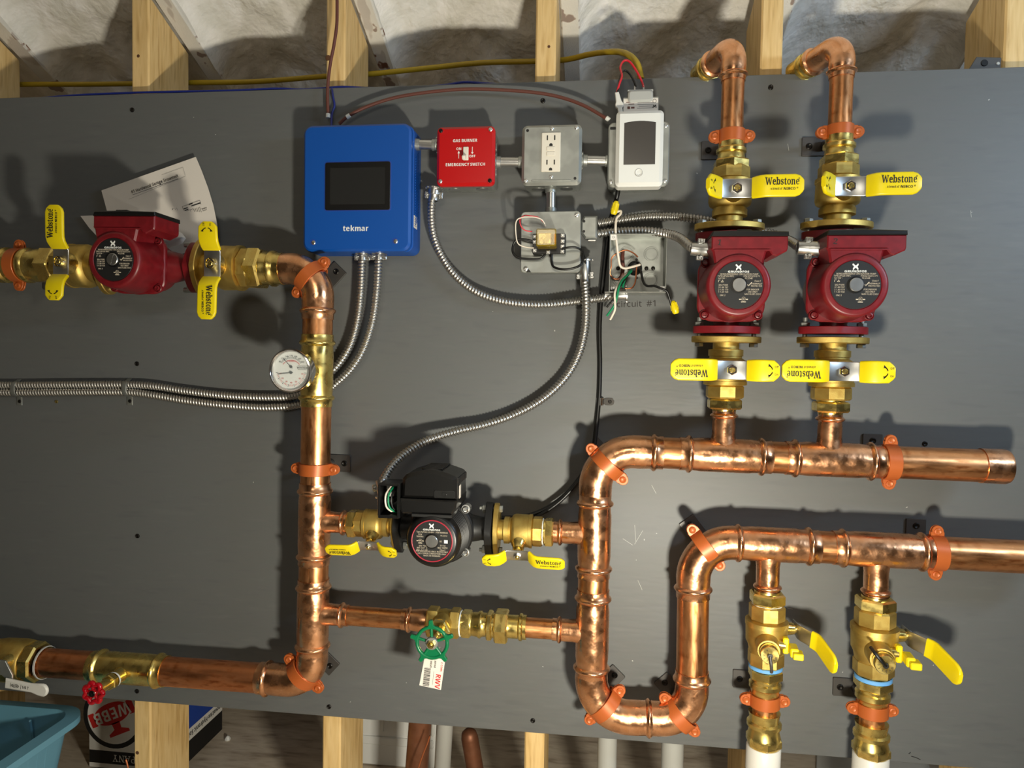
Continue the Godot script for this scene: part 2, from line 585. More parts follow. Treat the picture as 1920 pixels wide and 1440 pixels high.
func build_room():
	var fl := structure("floor")
	var k := 0
	for i in 4:
		for j in 4:
			var st := S()
			box(st, Vector3(1.2155, 1.2155, 0.02), Transform3D(Basis(Vector3.RIGHT, -PI / 2), Vector3(-0.62 + 1.22 * i, FLOOR - 0.01, -2.45 + 1.22 * j)), 0.0012)
			part("plywood_sheet", st, M.floor_ply, fl)
	for w in [["wall_left", Vector3(-1.36, 1.1, 0), Vector3(0.1, 2.9, 6.2)], ["wall_right", Vector3(4.16, 1.1, 0), Vector3(0.1, 2.9, 6.2)], ["wall_rear", Vector3(1.4, 1.1, 2.45), Vector3(5.6, 2.9, 0.1)], ["wall_eave", Vector3(1.4, 0.1, -3.08), Vector3(5.6, 0.9, 0.1)]]:
		var st := S()
		box(st, w[2], mv(w[1].x, w[1].y, w[1].z), 0.002)
		var o := part(w[0], st, M.wall_paint, self)
		o.set_meta("kind", "structure")
	var sub := S()
	box(sub, Vector3(5.6, 0.1, 6.4), mv(1.4, FLOOR - 0.07, -0.3), 0.002)
	part("subfloor", sub, M.wall_paint, fl)
	# sloping roof: sheathing, rafters, sprayed foam
	var ce := structure("ceiling")
	var tilt := Basis(Vector3.RIGHT, -atan(0.42))
	var st2 := S()
	box(st2, Vector3(5.6, 0.05, 6.6), Transform3D(tilt, Vector3(1.4, roof_y(-0.2) + 0.235, -0.2)), 0.002)
	part("roof_sheathing", st2, M.pine, ce)
	for i in range(-3, 10):
		var x := 0.250 + 0.4064 * i + 0.038 + 0.021
		var st := S()
		box(st, Vector3(0.038, 0.185, 6.4), Transform3D(tilt, Vector3(x, roof_y(-0.2) + 0.1, -0.2)), 0.003)
		var rf := part("rafter", st, M.oversprayed_wood, ce)
		if i == 0 or i == 1:   # the carpenter's red line across the rafter
			st = S()
			box(st, Vector3(0.024, 0.0005, 0.0026), Transform3D(tilt, Vector3(x - 0.004, roof_y(-0.045 + 0.02 * i), -0.045 + 0.02 * i)), 0.0002)
			part("red_mark", st, M.ink_red, rf)
		var n := FastNoiseLite.new()
		n.seed = 50 + i
		n.frequency = 7.0
		n.fractal_octaves = 3
		var near := i >= -1 and i <= 5
		st = S()
		st.set_smooth_group(1)
		var nx := 36 if near else 8
		var zs := []
		var z := -3.0
		while z < 2.45:
			zs.append(z)
			z += 0.016 if near and z > -0.75 and z < 0.35 else 0.12
		zs.append(2.45)
		var rows := []
		for zz in zs:
			var row := PackedVector3Array()
			for c in nx + 1:
				var u := float(c) / nx
				var edge := minf(u, 1.0 - u) * 0.3684
				var lift := 0.055 * (1.0 - exp(-edge / 0.03))   # fillet against the rafters
				lift += 0.012 * n.get_noise_2d(u * 0.37, zz) + 0.003 * n.get_noise_2d(u * 1.6 + 9.0, zz * 4.0)
				row.append(Vector3(x + 0.018 + u * 0.3704, roof_y(zz) + 0.005 + lift, zz))
			rows.append(row)
		for a in rows.size() - 1:
			for c in nx:
				quad(st, rows[a][c], rows[a][c + 1], rows[a + 1][c + 1], rows[a + 1][c])
		part("foam", st, M.foam, ce)
	# the stud wall that carries the board
	var wl := structure("wall_back")
	for i in range(-3, 10):
		var st := S()
		var x := 0.250 + 0.4064 * i + 0.019
		var top := roof_y(-0.018) - 0.001
		var poly := PackedVector2Array([Vector2(-0.018, FLOOR), Vector2(-0.018, top), Vector2(-0.158, roof_y(-0.158) - 0.001), Vector2(-0.158, FLOOR)])
		slab(st, poly, -0.019, 0.019, 0.003, Transform3D(Basis(Vector3(0, 0, 1), Vector3(0, 1, 0), Vector3(-1, 0, 0)), Vector3(x, 0, 0)), true)
		var sd := part("stud", st, M.pine_upright, wl)
		for q in [[0, -0.004, 1.303, 0.0036], [0, -0.011, -0.118, 0.0042], [1, -0.015, 1.285, 0.006], [2, 0.006, 1.29, 0.003], [2, 0.010, -0.10, 0.003]]:
			if q[0] == i:
				st = S()
				lathe(st, [Vector2(-0.001, q[3]), Vector2(0.0002, q[3] * 0.9), Vector2(0.0004, q[3] * 0.5), Vector2(0.0002, 0)], mv(x + q[1], q[2], -0.0181) * along(Vector3.ZERO, Vector3(0, 0, 1)), 14)
				part("knot", st, M.knot, sd)


func build_board():
	var t := thing("equipment_board", "large sheet of plywood painted dark grey that carries all the pipework", "board", mv(0, 0, 0))
	var st := S()
	slab(st, PackedVector2Array([Vector2(-0.21, 0.001), Vector2(2.23, -0.002), Vector2(2.23, 1.2165), Vector2(-0.21, 1.2225)]), -0.018, 0.0, 0.001)
	part("plywood_sheet", st, M.board_grey, t)


# ---------- pipework makers ----------
const BIG := 0.0268     # the 2-inch pipe's radius
const SMALL := 0.0176   # the branches


func press_end(r: float, k: float) -> Array:   # lip, bead and pressed facets of a crimped fitting, from its mouth inwards
	return [Vector2(0, r - 0.001), Vector2(0, r + 0.0016), Vector3(0.010 * k, r + 0.0018, 0.02), Vector2(0.0125 * k, r + 0.0042), Vector2(0.0145 * k, r + 0.0055), Vector2(0.0165 * k, r + 0.0055), Vector2(0.0185 * k, r + 0.0042), Vector3(0.021 * k, r + 0.0014, 0.03), Vector3(0.028 * k, r + 0.0018, 0.03), Vector2(0.036 * k, r + 0.0022)]


func mirrored(a: Array, L: float) -> Array:
	var out := a.duplicate()
	for i in range(a.size() - 1, -1, -1):
		var p = a[i]
		out.append(Vector3(L - p.x, p.y, p.z) if p is Vector3 else Vector2(L - p.x, p.y))
	return out


func pipe(called: String, label: String, a: Vector3, b: Vector3, r: float, m: Material, category := "pipe", group := "") -> Node3D:
	var t := thing(called, label, category, fr(a, b - a), group)
	var st := S()
	var L := a.distance_to(b)
	lathe(st, [Vector2(0, r - 0.002), Vector2(0, r), Vector2(L, r), Vector2(L, r - 0.002)], Transform3D.IDENTITY, 48)
	part("pipe_wall", st, m, t)
	return t


func tee(called: String, label: String, T: Transform3D, L: float, sb: float, dir: Vector3, rb: float, lb: float, m: Material, beads := true, r := BIG) -> Node3D:
	var t := thing(called, label, "pipe tee", T)
	var st := S()
	lathe(st, mirrored(press_end(r, r / BIG), L), Transform3D.IDENTITY, 48)
	part("run", st, m, t)
	st = S()
	var B := along(Vector3(0, sb, 0), dir)
	var prof := [Vector2(r * 0.1, rb + 0.0042), Vector2(r * 0.8, rb + 0.0038), Vector2(r + 0.004, rb + 0.0024), Vector2(r + 0.010, rb + 0.0016)]
	if beads:
		var e := press_end(rb, 0.78)
		for i in range(e.size() - 2, -1, -1):
			var p = e[i]
			prof.append(Vector3(lb - p.x, p.y, p.z) if p is Vector3 else Vector2(lb - p.x, p.y))
	else:
		prof += [Vector2(lb, rb + 0.0016), Vector2(lb, rb - 0.001)]
	lathe(st, prof, B, 40)
	part("branch", st, m, t)
	return t


func elbow(called: String, label: String, a: Vector3, c: Vector3, b: Vector3, bend: float, m: Material, pa := true, pb := true, r := BIG) -> Node3D:
	# a bent fitting from a round the corner c to b, with a pressed mouth at either end
	var t := thing(called, label, "pipe elbow", mv(a.x, a.y, a.z))
	var da := (a - c).normalized()
	var db := (b - c).normalized()
	var half := da.angle_to(db) / 2
	var back := bend / tan(half)
	var mid := c + (da + db).normalized() * bend / sin(half)
	var n := (mid - c).normalized()
	var path := PackedVector3Array()
	var rad := []
	var la := a.distance_to(c) - back
	var lb := b.distance_to(c) - back
	var k := r / BIG
	for p in press_end(r, k) if pa else [Vector2(0, r + 0.0015)]:
		if p.x < la - 0.001 or p.x == 0:
			path.append(a - da * minf(p.x, la) - a)
			rad.append(p.y)
	var sweep := PI - 2 * half
	var axis := (c + da * back - mid).normalized()
	var axis2 := (axis.cross(n)).cross(axis).normalized() * -1.0
	for i in 25:
		var f := sweep * i / 24
		path.append(mid + bend * (axis * cos(f) + axis2 * sin(f)) - a)
		rad.append(r + 0.002)
	var e := press_end(r, k) if pb else [Vector2(0, r + 0.0015)]
	for i in range(e.size() - 1, -1, -1):
		if e[i].x < lb - 0.001 or e[i].x == 0:
			path.append(b - db * minf(e[i].x, lb) - a)
			rad.append(e[i].y)
	var st := S()
	tube(st, path, rad, 44)
	part("bend", st, m, t)
	return t


func clamp_ring(label: String, at: Vector3, dir: Vector3, r: float, plate := true) -> Node3D:
	# a two-part copper-coloured pipe clamp, its rod and its plate on the board
	var t := thing("pipe_clamp", label, "pipe clamp", fr(at, dir), "orange pipe clamps on the board")
	var w := 0.0105
	for side in [1, -1]:
		var st := S()
		var outl := PackedVector2Array()
		var inl := PackedVector2Array()
		for i in 25:
			var f := deg_to_rad(lerpf(8, 172, i / 24.0))
			outl.append(Vector2(cos(f), sin(f)) * (r + 0.0027))
			inl.append(Vector2(cos(f), sin(f)) * (r + 0.0002))
		var B := Basis(Vector3(1, 0, 0), Vector3(0, 0, side), Vector3(0, -side, 0))
		var poly := outl.duplicate()
		inl.reverse()
		poly.append_array(inl)
		slab(st, poly, -w, w, 0.0006, Transform3D(B, Vector3.ZERO), true)
		for e in [1, -1]:
			var ear := PackedVector2Array([Vector2(r - 0.002, -w), Vector2(r + 0.008, -w)])
			for i in 9:
				ear.append(Vector2(r + 0.0085, 0) + Vector2.from_angle(lerpf(-PI / 2, PI / 2, i / 8.0)) * Vector2(0.0105, w * 0.92))
			ear.append_array([Vector2(r + 0.008, w), Vector2(r - 0.002, w)])
			slab(st, ear, 0.0012, 0.0042, 0.0007, Transform3D(Basis(Vector3(e, 0, 0), Vector3(0, e * side, 0), Vector3(0, 0, side)), Vector3.ZERO), true)
		part("front_strap" if side == 1 else "back_strap", st, M.clamp, t)
	for e in [1, -1]:
		var st := S()
		lathe(st, [Vector2(-0.006, 0.0028), Vector2(0.004, 0.0028), Vector2(0.004, 0.0062), Vector2(0.0055, 0.0058), Vector2(0.0066, 0.004), Vector2(0.0058, 0.002), Vector2(0.0058, 0)], along(Vector3(e * (r + 0.009), 0, 0), Vector3(0, 0, 1)), 14)
		part("screw", st, M.clamp, t)
	var st := S()
	lathe(st, [Vector2(-(at.z - 0.003), 0), Vector2(-(at.z - 0.003), 0.0085), Vector2(-(at.z - 0.018), 0.0085), Vector2(-(at.z - 0.018), 0.0047), Vector2(-r - 0.002, 0.0047), Vector2(-r - 0.002, 0)], along(Vector3.ZERO, Vector3(0, 0, 1)), 14)
	part("rod", st, M.dark_steel, t)
	st = S()
	slab(st, rr(0.078, 0.033, 0.002, 2), -at.z + 0.0003, -at.z + 0.004, 0.0006)
	var pl := part("mounting_plate", st, M.dark_steel, t, "dark steel mounting plate against the board")
	for e in [1, -1]:
		st = S()
		lathe(st, [Vector2(0.0035, 0.0058), Vector2(0.005, 0.0056), Vector2(0.0062, 0.0040), Vector2(0.0048, 0.0022), Vector2(0.0048, 0)], along(Vector3(e * 0.027, 0, -at.z), Vector3(0, 0, 1)), 14)
		part("plate_screw", st, M.screw_dark, pl)
	return t


func adapter(called: String, label: String, T: Transform3D, body: Array, nut_s0: float, nut_s1: float, nut_r: float, m: Material, category := "pipe fitting") -> Node3D:
	var t := thing(called, label, category, T)
	var st := S()
	lathe(st, body, Transform3D.IDENTITY, 40)
	part("body", st, m, t)
	st = S()
	nut(st, nut_s0, nut_s1, nut_r)
	part("hex_nut", st, m, t)
	return t


# ---------- left side: supply and return ----------
func build_supply_side():
	var o: Node3D
	elbow("copper_elbow", "wide copper elbow below the blue controller, turning the upper pump line down", Vector3(0.6134, 0.8664, 0.08), Vector3(Vector3(0.6829, 0.7834, 0.08).x, Vector3(0.6835, 0.8655, 0.08).y, 0.08), Vector3(0.6828, 0.7747, 0.08), 0.052, M.copper, false, true)
	pipe("copper_pipe", "short bare copper stub just above the brass gauge tee", Vector3(0.6829, 0.7815, 0.08), Vector3(0.6824, 0.7408, 0.08), BIG, M.pipe)
	o = tee("gauge_tee", "brass press tee on the tall copper riser holding the dial gauge", fr(Vector3(0.681, 0.6164, 0.08), Vector3(0.0113, 0.9999, 0)), 0.1312, 0.0652, Vector3(-0.03, 0, 1), 0.012, 0.045, M.brass, false)
	write(o, "PW", Transform3D(Basis(Vector3(0, 0, 1), PI / 2), Vector3(0.012, 0.0652, 0.0262)), 0.006, M.cast_brass)
	pipe("copper_pipe", "long streaked copper pipe between gauge tee and pump tee", Vector3(0.6794, 0.4675, 0.08), Vector3(0.6811, 0.6212, 0.08), BIG, M.pipe)
	tee("copper_tee", "copper tee on the tall riser feeding the black pump", fr(Vector3(0.6777, 0.3253, 0.08), Vector3(0.0113, 0.9999, 0)), 0.151, 0.0795, fr(Vector3(0.6777, 0.3253, 0.08), Vector3(0.0113, 0.9999, 0)).basis.inverse() * Vector3(1, -0.0003, 0), SMALL, 0.068, M.copper)
	pipe("copper_pipe", "stub between the two stacked copper tees on the tall riser", Vector3(0.6774, 0.2935, 0.08), Vector3(0.6778, 0.3302, 0.08), BIG, M.pipe)
	tee("copper_tee", "copper tee low on the tall riser feeding the green wheel valve", fr(Vector3(0.6759, 0.158, 0.08), Vector3(0.0113, 0.9999, 0)), 0.1405, 0.0761, fr(Vector3(0.6759, 0.158, 0.08), Vector3(0.0113, 0.9999, 0)).basis.inverse() * Vector3(1, -0.0057, 0), SMALL, 0.068, M.copper)
	elbow("copper_elbow", "copper elbow at the foot of the tall riser, turning towards the red wheel drain", Vector3(0.6759, 0.162, 0.08), Vector3(Vector3(0.6755, 0.1239, 0.08).x, Vector3(0.6755, 0.1058, 0.08).y, 0.08), Vector3(0.5735, 0.1057, 0.08), 0.048, M.copper, false, true)
	pipe("copper_pipe", "long dull copper pipe between the red wheel drain tee and the corner elbow", Vector3(0.379, 0.1055, 0.08), Vector3(0.5788, 0.1057, 0.08), BIG, M.pipe_aged)
	# drain tee with a red wheel
	o = tee("drain_tee", "brass press tee on the bottom return pipe, its branch facing the room", fr(Vector3(0.2358, 0.1054, 0.08), Vector3(1, 0.001, 0)), 0.1508, 0.0754, Vector3(0, 0, 1), 0.011, 0.044, M.brass, false)
	var d := thing("drain_valve", "small brass drain cock with red spoked hand wheel", "valve", mv(Vector3(0.3112, 0.1044, 0.08).x, Vector3(0.3112, 0.1044, 0.08).y, 0.08))
	var Z := along(Vector3.ZERO, Vector3(0, 0, 1))
	var st := S()
	lathe(st, capped([Vector2(0.040, 0.012), Vector2(0.047, 0.0135), Vector2(0.047, 0.010), Vector2(0.088, 0.0095)]), Z, 24)
	part("body", st, M.brass, d)
	st = S()
	nut(st, 0.048, 0.060, 0.0148, Z)
	part("hex_nut", st, M.brass, d)
	st = S()
	lathe(st, [Vector2(0.0445, 0.0142), Vector2(0.0485, 0.0146)], Z, 24)
	part("thread_tape", st, M.tape, d)
	var w := Vector3(0, 0, 0.098)
	st = S()
	var ring := PackedVector3Array()
	for i in 49:
		var f := TAU * i / 48
		ring.append(w + Vector3(cos(f), sin(f), 0) * (0.0165 + 0.0022 * cos(7 * f)))
	tube(st, ring, 0.0042, 10)
	for k in 5:
		var q := Vector3(cos(TAU * k / 5 + 0.4), sin(TAU * k / 5 + 0.4), 0)
		tube(st, PackedVector3Array([w + q * 0.005, w + q * 0.017]), 0.003, 8)
	lathe(st, disc(0.0075, 0.094, 0.102), Z, 20)
	part("hand_wheel", st, M.wheel_red, d)
	st = S()
	lathe(st, disc(0.006, 0.1, 0.1032), Z, 16)
	nut(st, 0.103, 0.106, 0.0035, Z)
	part("wheel_nut", st, M.screw_dark, d)
	pipe("copper_pipe", "short dull copper pipe between the white handled valve and the drain tee", Vector3(0.131, 0.1052, 0.08), Vector3(0.2414, 0.1054, 0.08), BIG, M.pipe_aged)
	# the big valve in the corner
	d = thing("ball_valve", "large brass ball valve in the lower corner with flat white lever", "valve", fr(Vector3(-0.0328, 0.1051, 0.08), Vector3(1, 0.001, 0)))
	st = S()
	lathe(st, capped([Vector2(0, 0.0347), Vector2(0.035, 0.0367), Vector2(0.0628, 0.0377), Vector2(0.079, 0.0407), Vector2(0.1158, 0.0417), Vector2(0.1341, 0.0395), Vector2(0.1364, 0.0374)]), Transform3D.IDENTITY, 40)
	part("body", st, M.cast_brass, d)
	st = S()
	nut(st, 0.1341, 0.1592, 0.0385, Transform3D.IDENTITY, 8)
	part("hex_nut", st, M.brass, d)
	st = S()
	lathe(st, [Vector2(0.1655, 0.0296), Vector2(0.1661, 0.0311), Vector2(0.1689, 0.0311), Vector2(0.1695, 0.0295)], Transform3D.IDENTITY, 40)
	part("solder_ring", st, M.pvc, d)
	var H := d.transform.affine_inverse() * Transform3D(Basis.IDENTITY, Vector3(Vector3(0.088, 0.1207, 0.142).x, Vector3(0.088, 0.1207, 0.142).y, 0.142))
	st = S()
	lathe(st, [Vector2(-0.07, 0.013), Vector2(-0.02, 0.011), Vector2(-0.012, 0.0075), Vector2(0.002, 0.0075)], H * Z, 20)
	part("stem", st, M.brass, d)
	st = S()
	slab(st, PackedVector2Array([Vector2(-0.02, -0.016), Vector2(0.012, -0.014), Vector2(0.034, -0.030), Vector2(0.034, -0.012), Vector2(0.02, 0.013), Vector2(-0.02, 0.016)]), 0.0, 0.003, 0.0005, H)
	part("handle_bracket", st, M.zinc, d)
	st = S()
	var G := H * Transform3D(Basis(Vector3(0, 0, 1), -0.105), Vector3(0.025, -0.0255, 0.004))
	var grip := PackedVector2Array([Vector2(0, -0.0095), Vector2(0.055, -0.0085), Vector2(0.068, -0.0115)])
	for i in 9:
		grip.append(Vector2(0.076, 0) + Vector2.from_angle(lerpf(-PI / 2, PI / 2, i / 8.0)) * Vector2(0.011, 0.012))
	grip.append_array([Vector2(0.066, 0.0105), Vector2(0.052, 0.0085), Vector2(0, 0.0095)])
	slab(st, grip, 0.0, 0.007, 0.0025, G, true)
	var gp := part("handle_grip", st, M.pex, d, "flat white vinyl lever grip with black print")
	st = S()
	var ov := []
	for i in 25:
		ov.append(Vector2(0.022, 0) + Vector2.from_angle(TAU * i / 24) * Vector2(0.0075, 0.003))
	stroke(st, ov, 0.0007, G * mv(0, 0, 0.007))
	stroke(st, [Vector2(0.013, -0.004), Vector2(0.013, 0.004)], 0.0005, G * mv(0, 0, 0.007))
	stroke(st, [Vector2(0.034, -0.004), Vector2(0.034, 0.004)], 0.0005, G * mv(0, 0, 0.007))
	part("printed_mark", st, M.ink, gp)
	write(gp, "Apollo", G * mv(0.022, 0, 0.0072), 0.003, M.ink)
	write(gp, "1⁄4 T", G * mv(0.043, 0, 0.0072), 0.005, M.ink)
	# upper row, left of the pump: press adapter into the first isolation valve
	o = adapter("press_adapter", "brass press adapter at the picture's edge, left of the first red pump", fr(Vector3(0.0113, 0.8744, 0.08), Vector3(0.9999, -0.0133, 0)), [Vector2(0, 0.0288), Vector2(0.0114, 0.0308), Vector2(0.0296, 0.0308), Vector2(0.0364, 0.0338), Vector2(0.0409, 0.0338), Vector2(0.0443, 0.0307), Vector2(0.0477, 0.0338), Vector2(0.0533, 0.0338), Vector2(0.0567, 0.0302), Vector2(0.0882, 0.0301), Vector2(0.0927, 0.0337), Vector2(0.0983, 0.0336), Vector2(0.1028, 0.0306), Vector2(0.1084, 0.0316), Vector2(0.1285, 0.0315), Vector2(0.1441, 0.0264)], 0.1285, 0.1596, 0.0355, M.brass)
	o = adapter("press_adapter", "brass press adapter between the upper valve and the big copper elbow", fr(Vector3(0.5383, 0.8674, 0.08), Vector3(0.9999, -0.0133, 0)), [Vector2(0, 0.0304), Vector2(0.0155, 0.0313), Vector2(0.0433, 0.0312), Vector2(0.0454, 0.0307), Vector2(0.0546, 0.0293), Vector2(0.0577, 0.0327), Vector2(0.0628, 0.0326), Vector2(0.0659, 0.0297), Vector2(0.07, 0.0292), Vector2(0.0792, 0.0292), Vector2(0.0792, 0.0253)], 0.0155, 0.0423, 0.0395, M.brass)
	st = S()
	lathe(st, [Vector2(0.0093, 0.0304), Vector2(0.0103, 0.0333), Vector2(0.0135, 0.0333), Vector2(0.0145, 0.0303)], Transform3D.IDENTITY, 40)
	part("thread_tape", st, M.tape, o)
	# clamps of the left side
	clamp_ring("orange clamp on the brass adapter at the far left of the upper pump line", Vector3(0.0872, 0.8734, 0.08), Vector3(0.9999, -0.0133, 0), BIG + 0.003)
	clamp_ring("orange clamp tilted across the elbow below the blue controller", Vector3(0.6694, 0.8509, 0.08), Vector3(0.6988, 0.823, 0.08) - Vector3(0.6419, 0.876, 0.08), BIG + 0.002)
	clamp_ring("orange clamp round the tall riser under the gauge tee", Vector3(0.6797, 0.5019, 0.08), Vector3(0.0113, 0.9999, 0), BIG)
	clamp_ring("orange clamp tilted across the elbow at the foot of the tall riser", Vector3(0.6599, 0.1209, 0.08), Vector3(0.6865, 0.1487, 0.08) - Vector3(0.6352, 0.091, 0.08), BIG + 0.002)
	# dial gauge
	dial_gauge()


func dial_gauge():
	var g := thing("dial_gauge", "round white temperature and pressure gauge with chrome rim on the brass tee", "gauge", fr(Vector3(0.6786, 0.683, 0.184), Vector3(-0.03, 0, 1)))
	# local y faces the room; x is to the right, so turn to a face frame
	g.transform = Transform3D(Basis(Vector3.UP, -0.03).scaled(Vector3.ONE * 1.1), Vector3(0.6786, 0.683, 0.184))
	var Z := along(Vector3.ZERO, Vector3(0, 0, 1))
	var st := S()
	lathe(st, [Vector2(-0.026, 0), Vector2(-0.026, 0.026), Vector2(-0.022, 0.0305), Vector2(-0.004, 0.0318), Vector2(0.001, 0.0338), Vector2(0.0035, 0.0335), Vector2(0.0042, 0.0315), Vector2(0.0015, 0.0292), Vector2(-0.002, 0.0288)], Z, 48)
	part("case", st, M.chrome, g)
	st = S()
	lathe(st, disc(0.0288, -0.003, -0.0018, 0.0002), Z, 48)
	var face := part("dial_face", st, M.white_plastic, g)
	st = S()
	var red := S()
	for i in 29:
		var f := deg_to_rad(lerpf(188, 352, i / 28.0))
		var long := 0.0035 if i % 4 == 0 else 0.0022
		stroke(st if i % 4 == 0 else red, [Vector2.from_angle(f) * 0.0215, Vector2.from_angle(f) * (0.0215 + long)], 0.0005, mv(0, 0, -0.0018))
	for i in 21:
		var f := deg_to_rad(lerpf(40, 140, i / 20.0))
		var c := Vector2(0, -0.001)
		stroke(st, [c + Vector2.from_angle(f) * 0.0195, c + Vector2.from_angle(f) * (0.0215 + (0.001 if i % 3 == 0 else 0.0))], 0.0005, mv(0, 0, -0.0018))
		stroke(red, [c + Vector2.from_angle(f) * 0.0165, c + Vector2.from_angle(f) * 0.0175], 0.0007, mv(0, 0, -0.0018))
	part("scale_ticks", st, M.ink, face)
	part("red_ticks", red, M.ink_red, face)
	for i in 7:
		var f := deg_to_rad(lerpf(195, 345, i / 6.0))
		write(face, str(i * 10 + 10), mv(cos(f) * 0.0185, sin(f) * 0.0185, -0.0016), 0.0022, M.ink_red)
	for i in 7:
		var f := deg_to_rad(lerpf(142, 38, i / 6.0))
		write(face, str(80 + i * 30), mv(cos(f) * 0.0235, sin(f) * 0.0235 - 0.001, -0.0016), 0.0022, M.ink)
	write(face, "WINTERS", mv(0.0185, 0.0045, -0.0016), 0.0028, M.ink, "Droid Serif", true)
	write(face, "THERMO", mv(0.0, 0.0145, -0.0016), 0.0018, M.ink_red)
	st = S()
	stroke(st, [Vector2(0.011, 0.0075), Vector2(0.026, 0.0075)], 0.0006, mv(0, 0, -0.0018))
	stroke(st, [Vector2(0.011, 0.0018), Vector2(0.026, 0.0018)], 0.0006, mv(0, 0, -0.0018))
	part("maker_lines", st, M.ink, face)
	for nd in [[Vector2(0, 0.006), 135.0, 0.0165], [Vector2(0, -0.003), 187.0, 0.021]]:
		st = S()
		var dir := Vector2.from_angle(deg_to_rad(nd[1]))
		stroke(st, [nd[0] - dir * 0.003, nd[0] + dir * nd[2]], 0.0009, mv(0, 0, -0.0005))
		lathe(st, disc(0.0021, -0.0018, 0.0006, 0.0003), mv(nd[0].x, nd[0].y, 0) * Z, 14)
		part("needle", st, M.ink, g)
	st = S()
	lathe(st, disc(0.029, 0.0012, 0.0017, 0.0001), Z, 48)
	part("glass_pane", st, M.pane, g)
	st = S()
	nut(st, -0.052, -0.026, 0.011, Z * mv(0.0, 0, 0))
	part("stem_nut", st, M.brass, g)


# ---------- right side: the two copper manifolds ----------
func build_manifolds():
	tee("copper_tee", "copper tee on the middle riser where the black pump line ends", fr(Vector3(1.189, 0.3284, 0.08), Vector3(0.0022, 1, 0)), 0.1457, 0.0763, fr(Vector3(1.189, 0.3284, 0.08), Vector3(0.0022, 1, 0)).basis.inverse() * -Vector3(1, -0.0003, 0), SMALL, 0.072, M.copper)
	pipe("copper_pipe", "stub between the two stacked tees of the middle riser", Vector3(1.1889, 0.3019, 0.08), Vector3(1.189, 0.334, 0.08), BIG, M.pipe)
	tee("copper_tee", "copper tee on the middle riser where the green wheel line ends", fr(Vector3(1.1886, 0.1519, 0.08), Vector3(0.0022, 1, 0)), 0.1547, 0.0792, fr(Vector3(1.1886, 0.1519, 0.08), Vector3(0.0022, 1, 0)).basis.inverse() * -Vector3(1, -0.0057, 0), SMALL, 0.070, M.copper)
	elbow("copper_elbow", "copper elbow turning the middle riser into the upper manifold", Vector3(1.1893, 0.4722, 0.08), Vector3(Vector3(1.1894, 0.5507, 0.08).x, Vector3(1.1897, 0.5516, 0.08).y, 0.08), Vector3(1.3037, 0.5504, 0.08), 0.064, M.copper, false, true)
	pipe("copper_pipe", "stub beside the upper manifold's corner elbow", Vector3(1.2992, 0.5505, 0.08), Vector3(1.337, 0.5501, 0.08), BIG, M.pipe)
	tee("copper_tee", "upper manifold copper tee under the riser of the pump marked one", fr(Vector3(1.3316, 0.5501, 0.08), Vector3(0.9999, -0.0103, 0)), 0.1511, 0.0726, fr(Vector3(1.3316, 0.5501, 0.08), Vector3(0.9999, -0.0103, 0)).basis.inverse() * Vector3(0.002, 1, 0), SMALL, Vector3(1.4036, 0.6292, 0.08).y - Vector3(1.4055, 0.5494, 0.08).y, M.copper)
	pipe("copper_pipe", "stub between the upper manifold's two tees", Vector3(1.4784, 0.5486, 0.08), Vector3(1.5113, 0.5483, 0.08), BIG, M.pipe)
	tee("copper_tee", "upper manifold copper tee under the riser of the pump marked two", fr(Vector3(1.5062, 0.5483, 0.08), Vector3(0.9999, -0.0103, 0)), 0.1518, 0.0705, fr(Vector3(1.5062, 0.5483, 0.08), Vector3(0.9999, -0.0103, 0)).basis.inverse() * Vector3(0.0029, 1, 0), SMALL, Vector3(1.5761, 0.6279, 0.08).y - Vector3(1.5792, 0.5476, 0.08).y, M.copper)
	pipe("copper_pipe", "capped copper pipe sticking out at the upper manifold's end", Vector3(1.6538, 0.5468, 0.08), Vector3(1.819, 0.5451, 0.08), BIG, M.pipe)
	var t := thing("end_cap", "plain copper cap closing the upper manifold", "pipe cap", fr(Vector3(1.8133, 0.5452, 0.08), Vector3(0.9999, -0.0103, 0)))
	var st := S()
	var L: float = 0.0421
	lathe(st, [Vector2(0, 0.0268), Vector2(0, 0.0285), Vector2(L - 0.006, 0.0285), Vector2(L - 0.002, 0.0272), Vector2(L, 0.023), Vector2(L + 0.0005, 0)], Transform3D.IDENTITY, 48)
	part("cap_shell", st, M.copper, t)
	elbow("copper_elbow", "copper elbow at the lower end of the middle riser, beginning the U", Vector3(1.1886, 0.1557, 0.08), Vector3(1.1887, 0.0812, 0.08), Vector3(1.3047, 0.0854, 0.08), 0.066, M.copper, false, true)
	elbow("copper_elbow", "copper elbow rising out of the U towards the lower manifold", Vector3(1.2653, 0.0843, 0.08), Vector3(1.3624, 0.088, 0.08), Vector3(1.3612, 0.1743, 0.08), 0.056, M.copper, false, true)
	pipe("copper_pipe", "upright shiny copper pipe of the U below the lower manifold", Vector3(1.3613, 0.1696, 0.08), Vector3(1.36, 0.3086, 0.08), BIG, M.pipe)
	elbow("copper_elbow", "copper elbow turning the U into the lower manifold", Vector3(1.3601, 0.3021, 0.08), Vector3(Vector3(1.3592, 0.3994, 0.08).x, Vector3(1.3592, 0.4004, 0.08).y, 0.08), Vector3(1.4384, 0.4001, 0.08), 0.064, M.copper, true, false)
	tee("copper_tee", "lower manifold copper tee above the purge valve nearer the copper U", fr(Vector3(1.4171, 0.4002, 0.08), Vector3(1, -0.004, 0)), 0.1466, 0.066, fr(Vector3(1.4171, 0.4002, 0.08), Vector3(1, -0.004, 0)).basis.inverse() * -Vector3(-0.002, 1, 0), SMALL, Vector3(1.4823, 0.3999, 0.08).y - Vector3(1.4832, 0.3154, 0.08).y, M.copper)
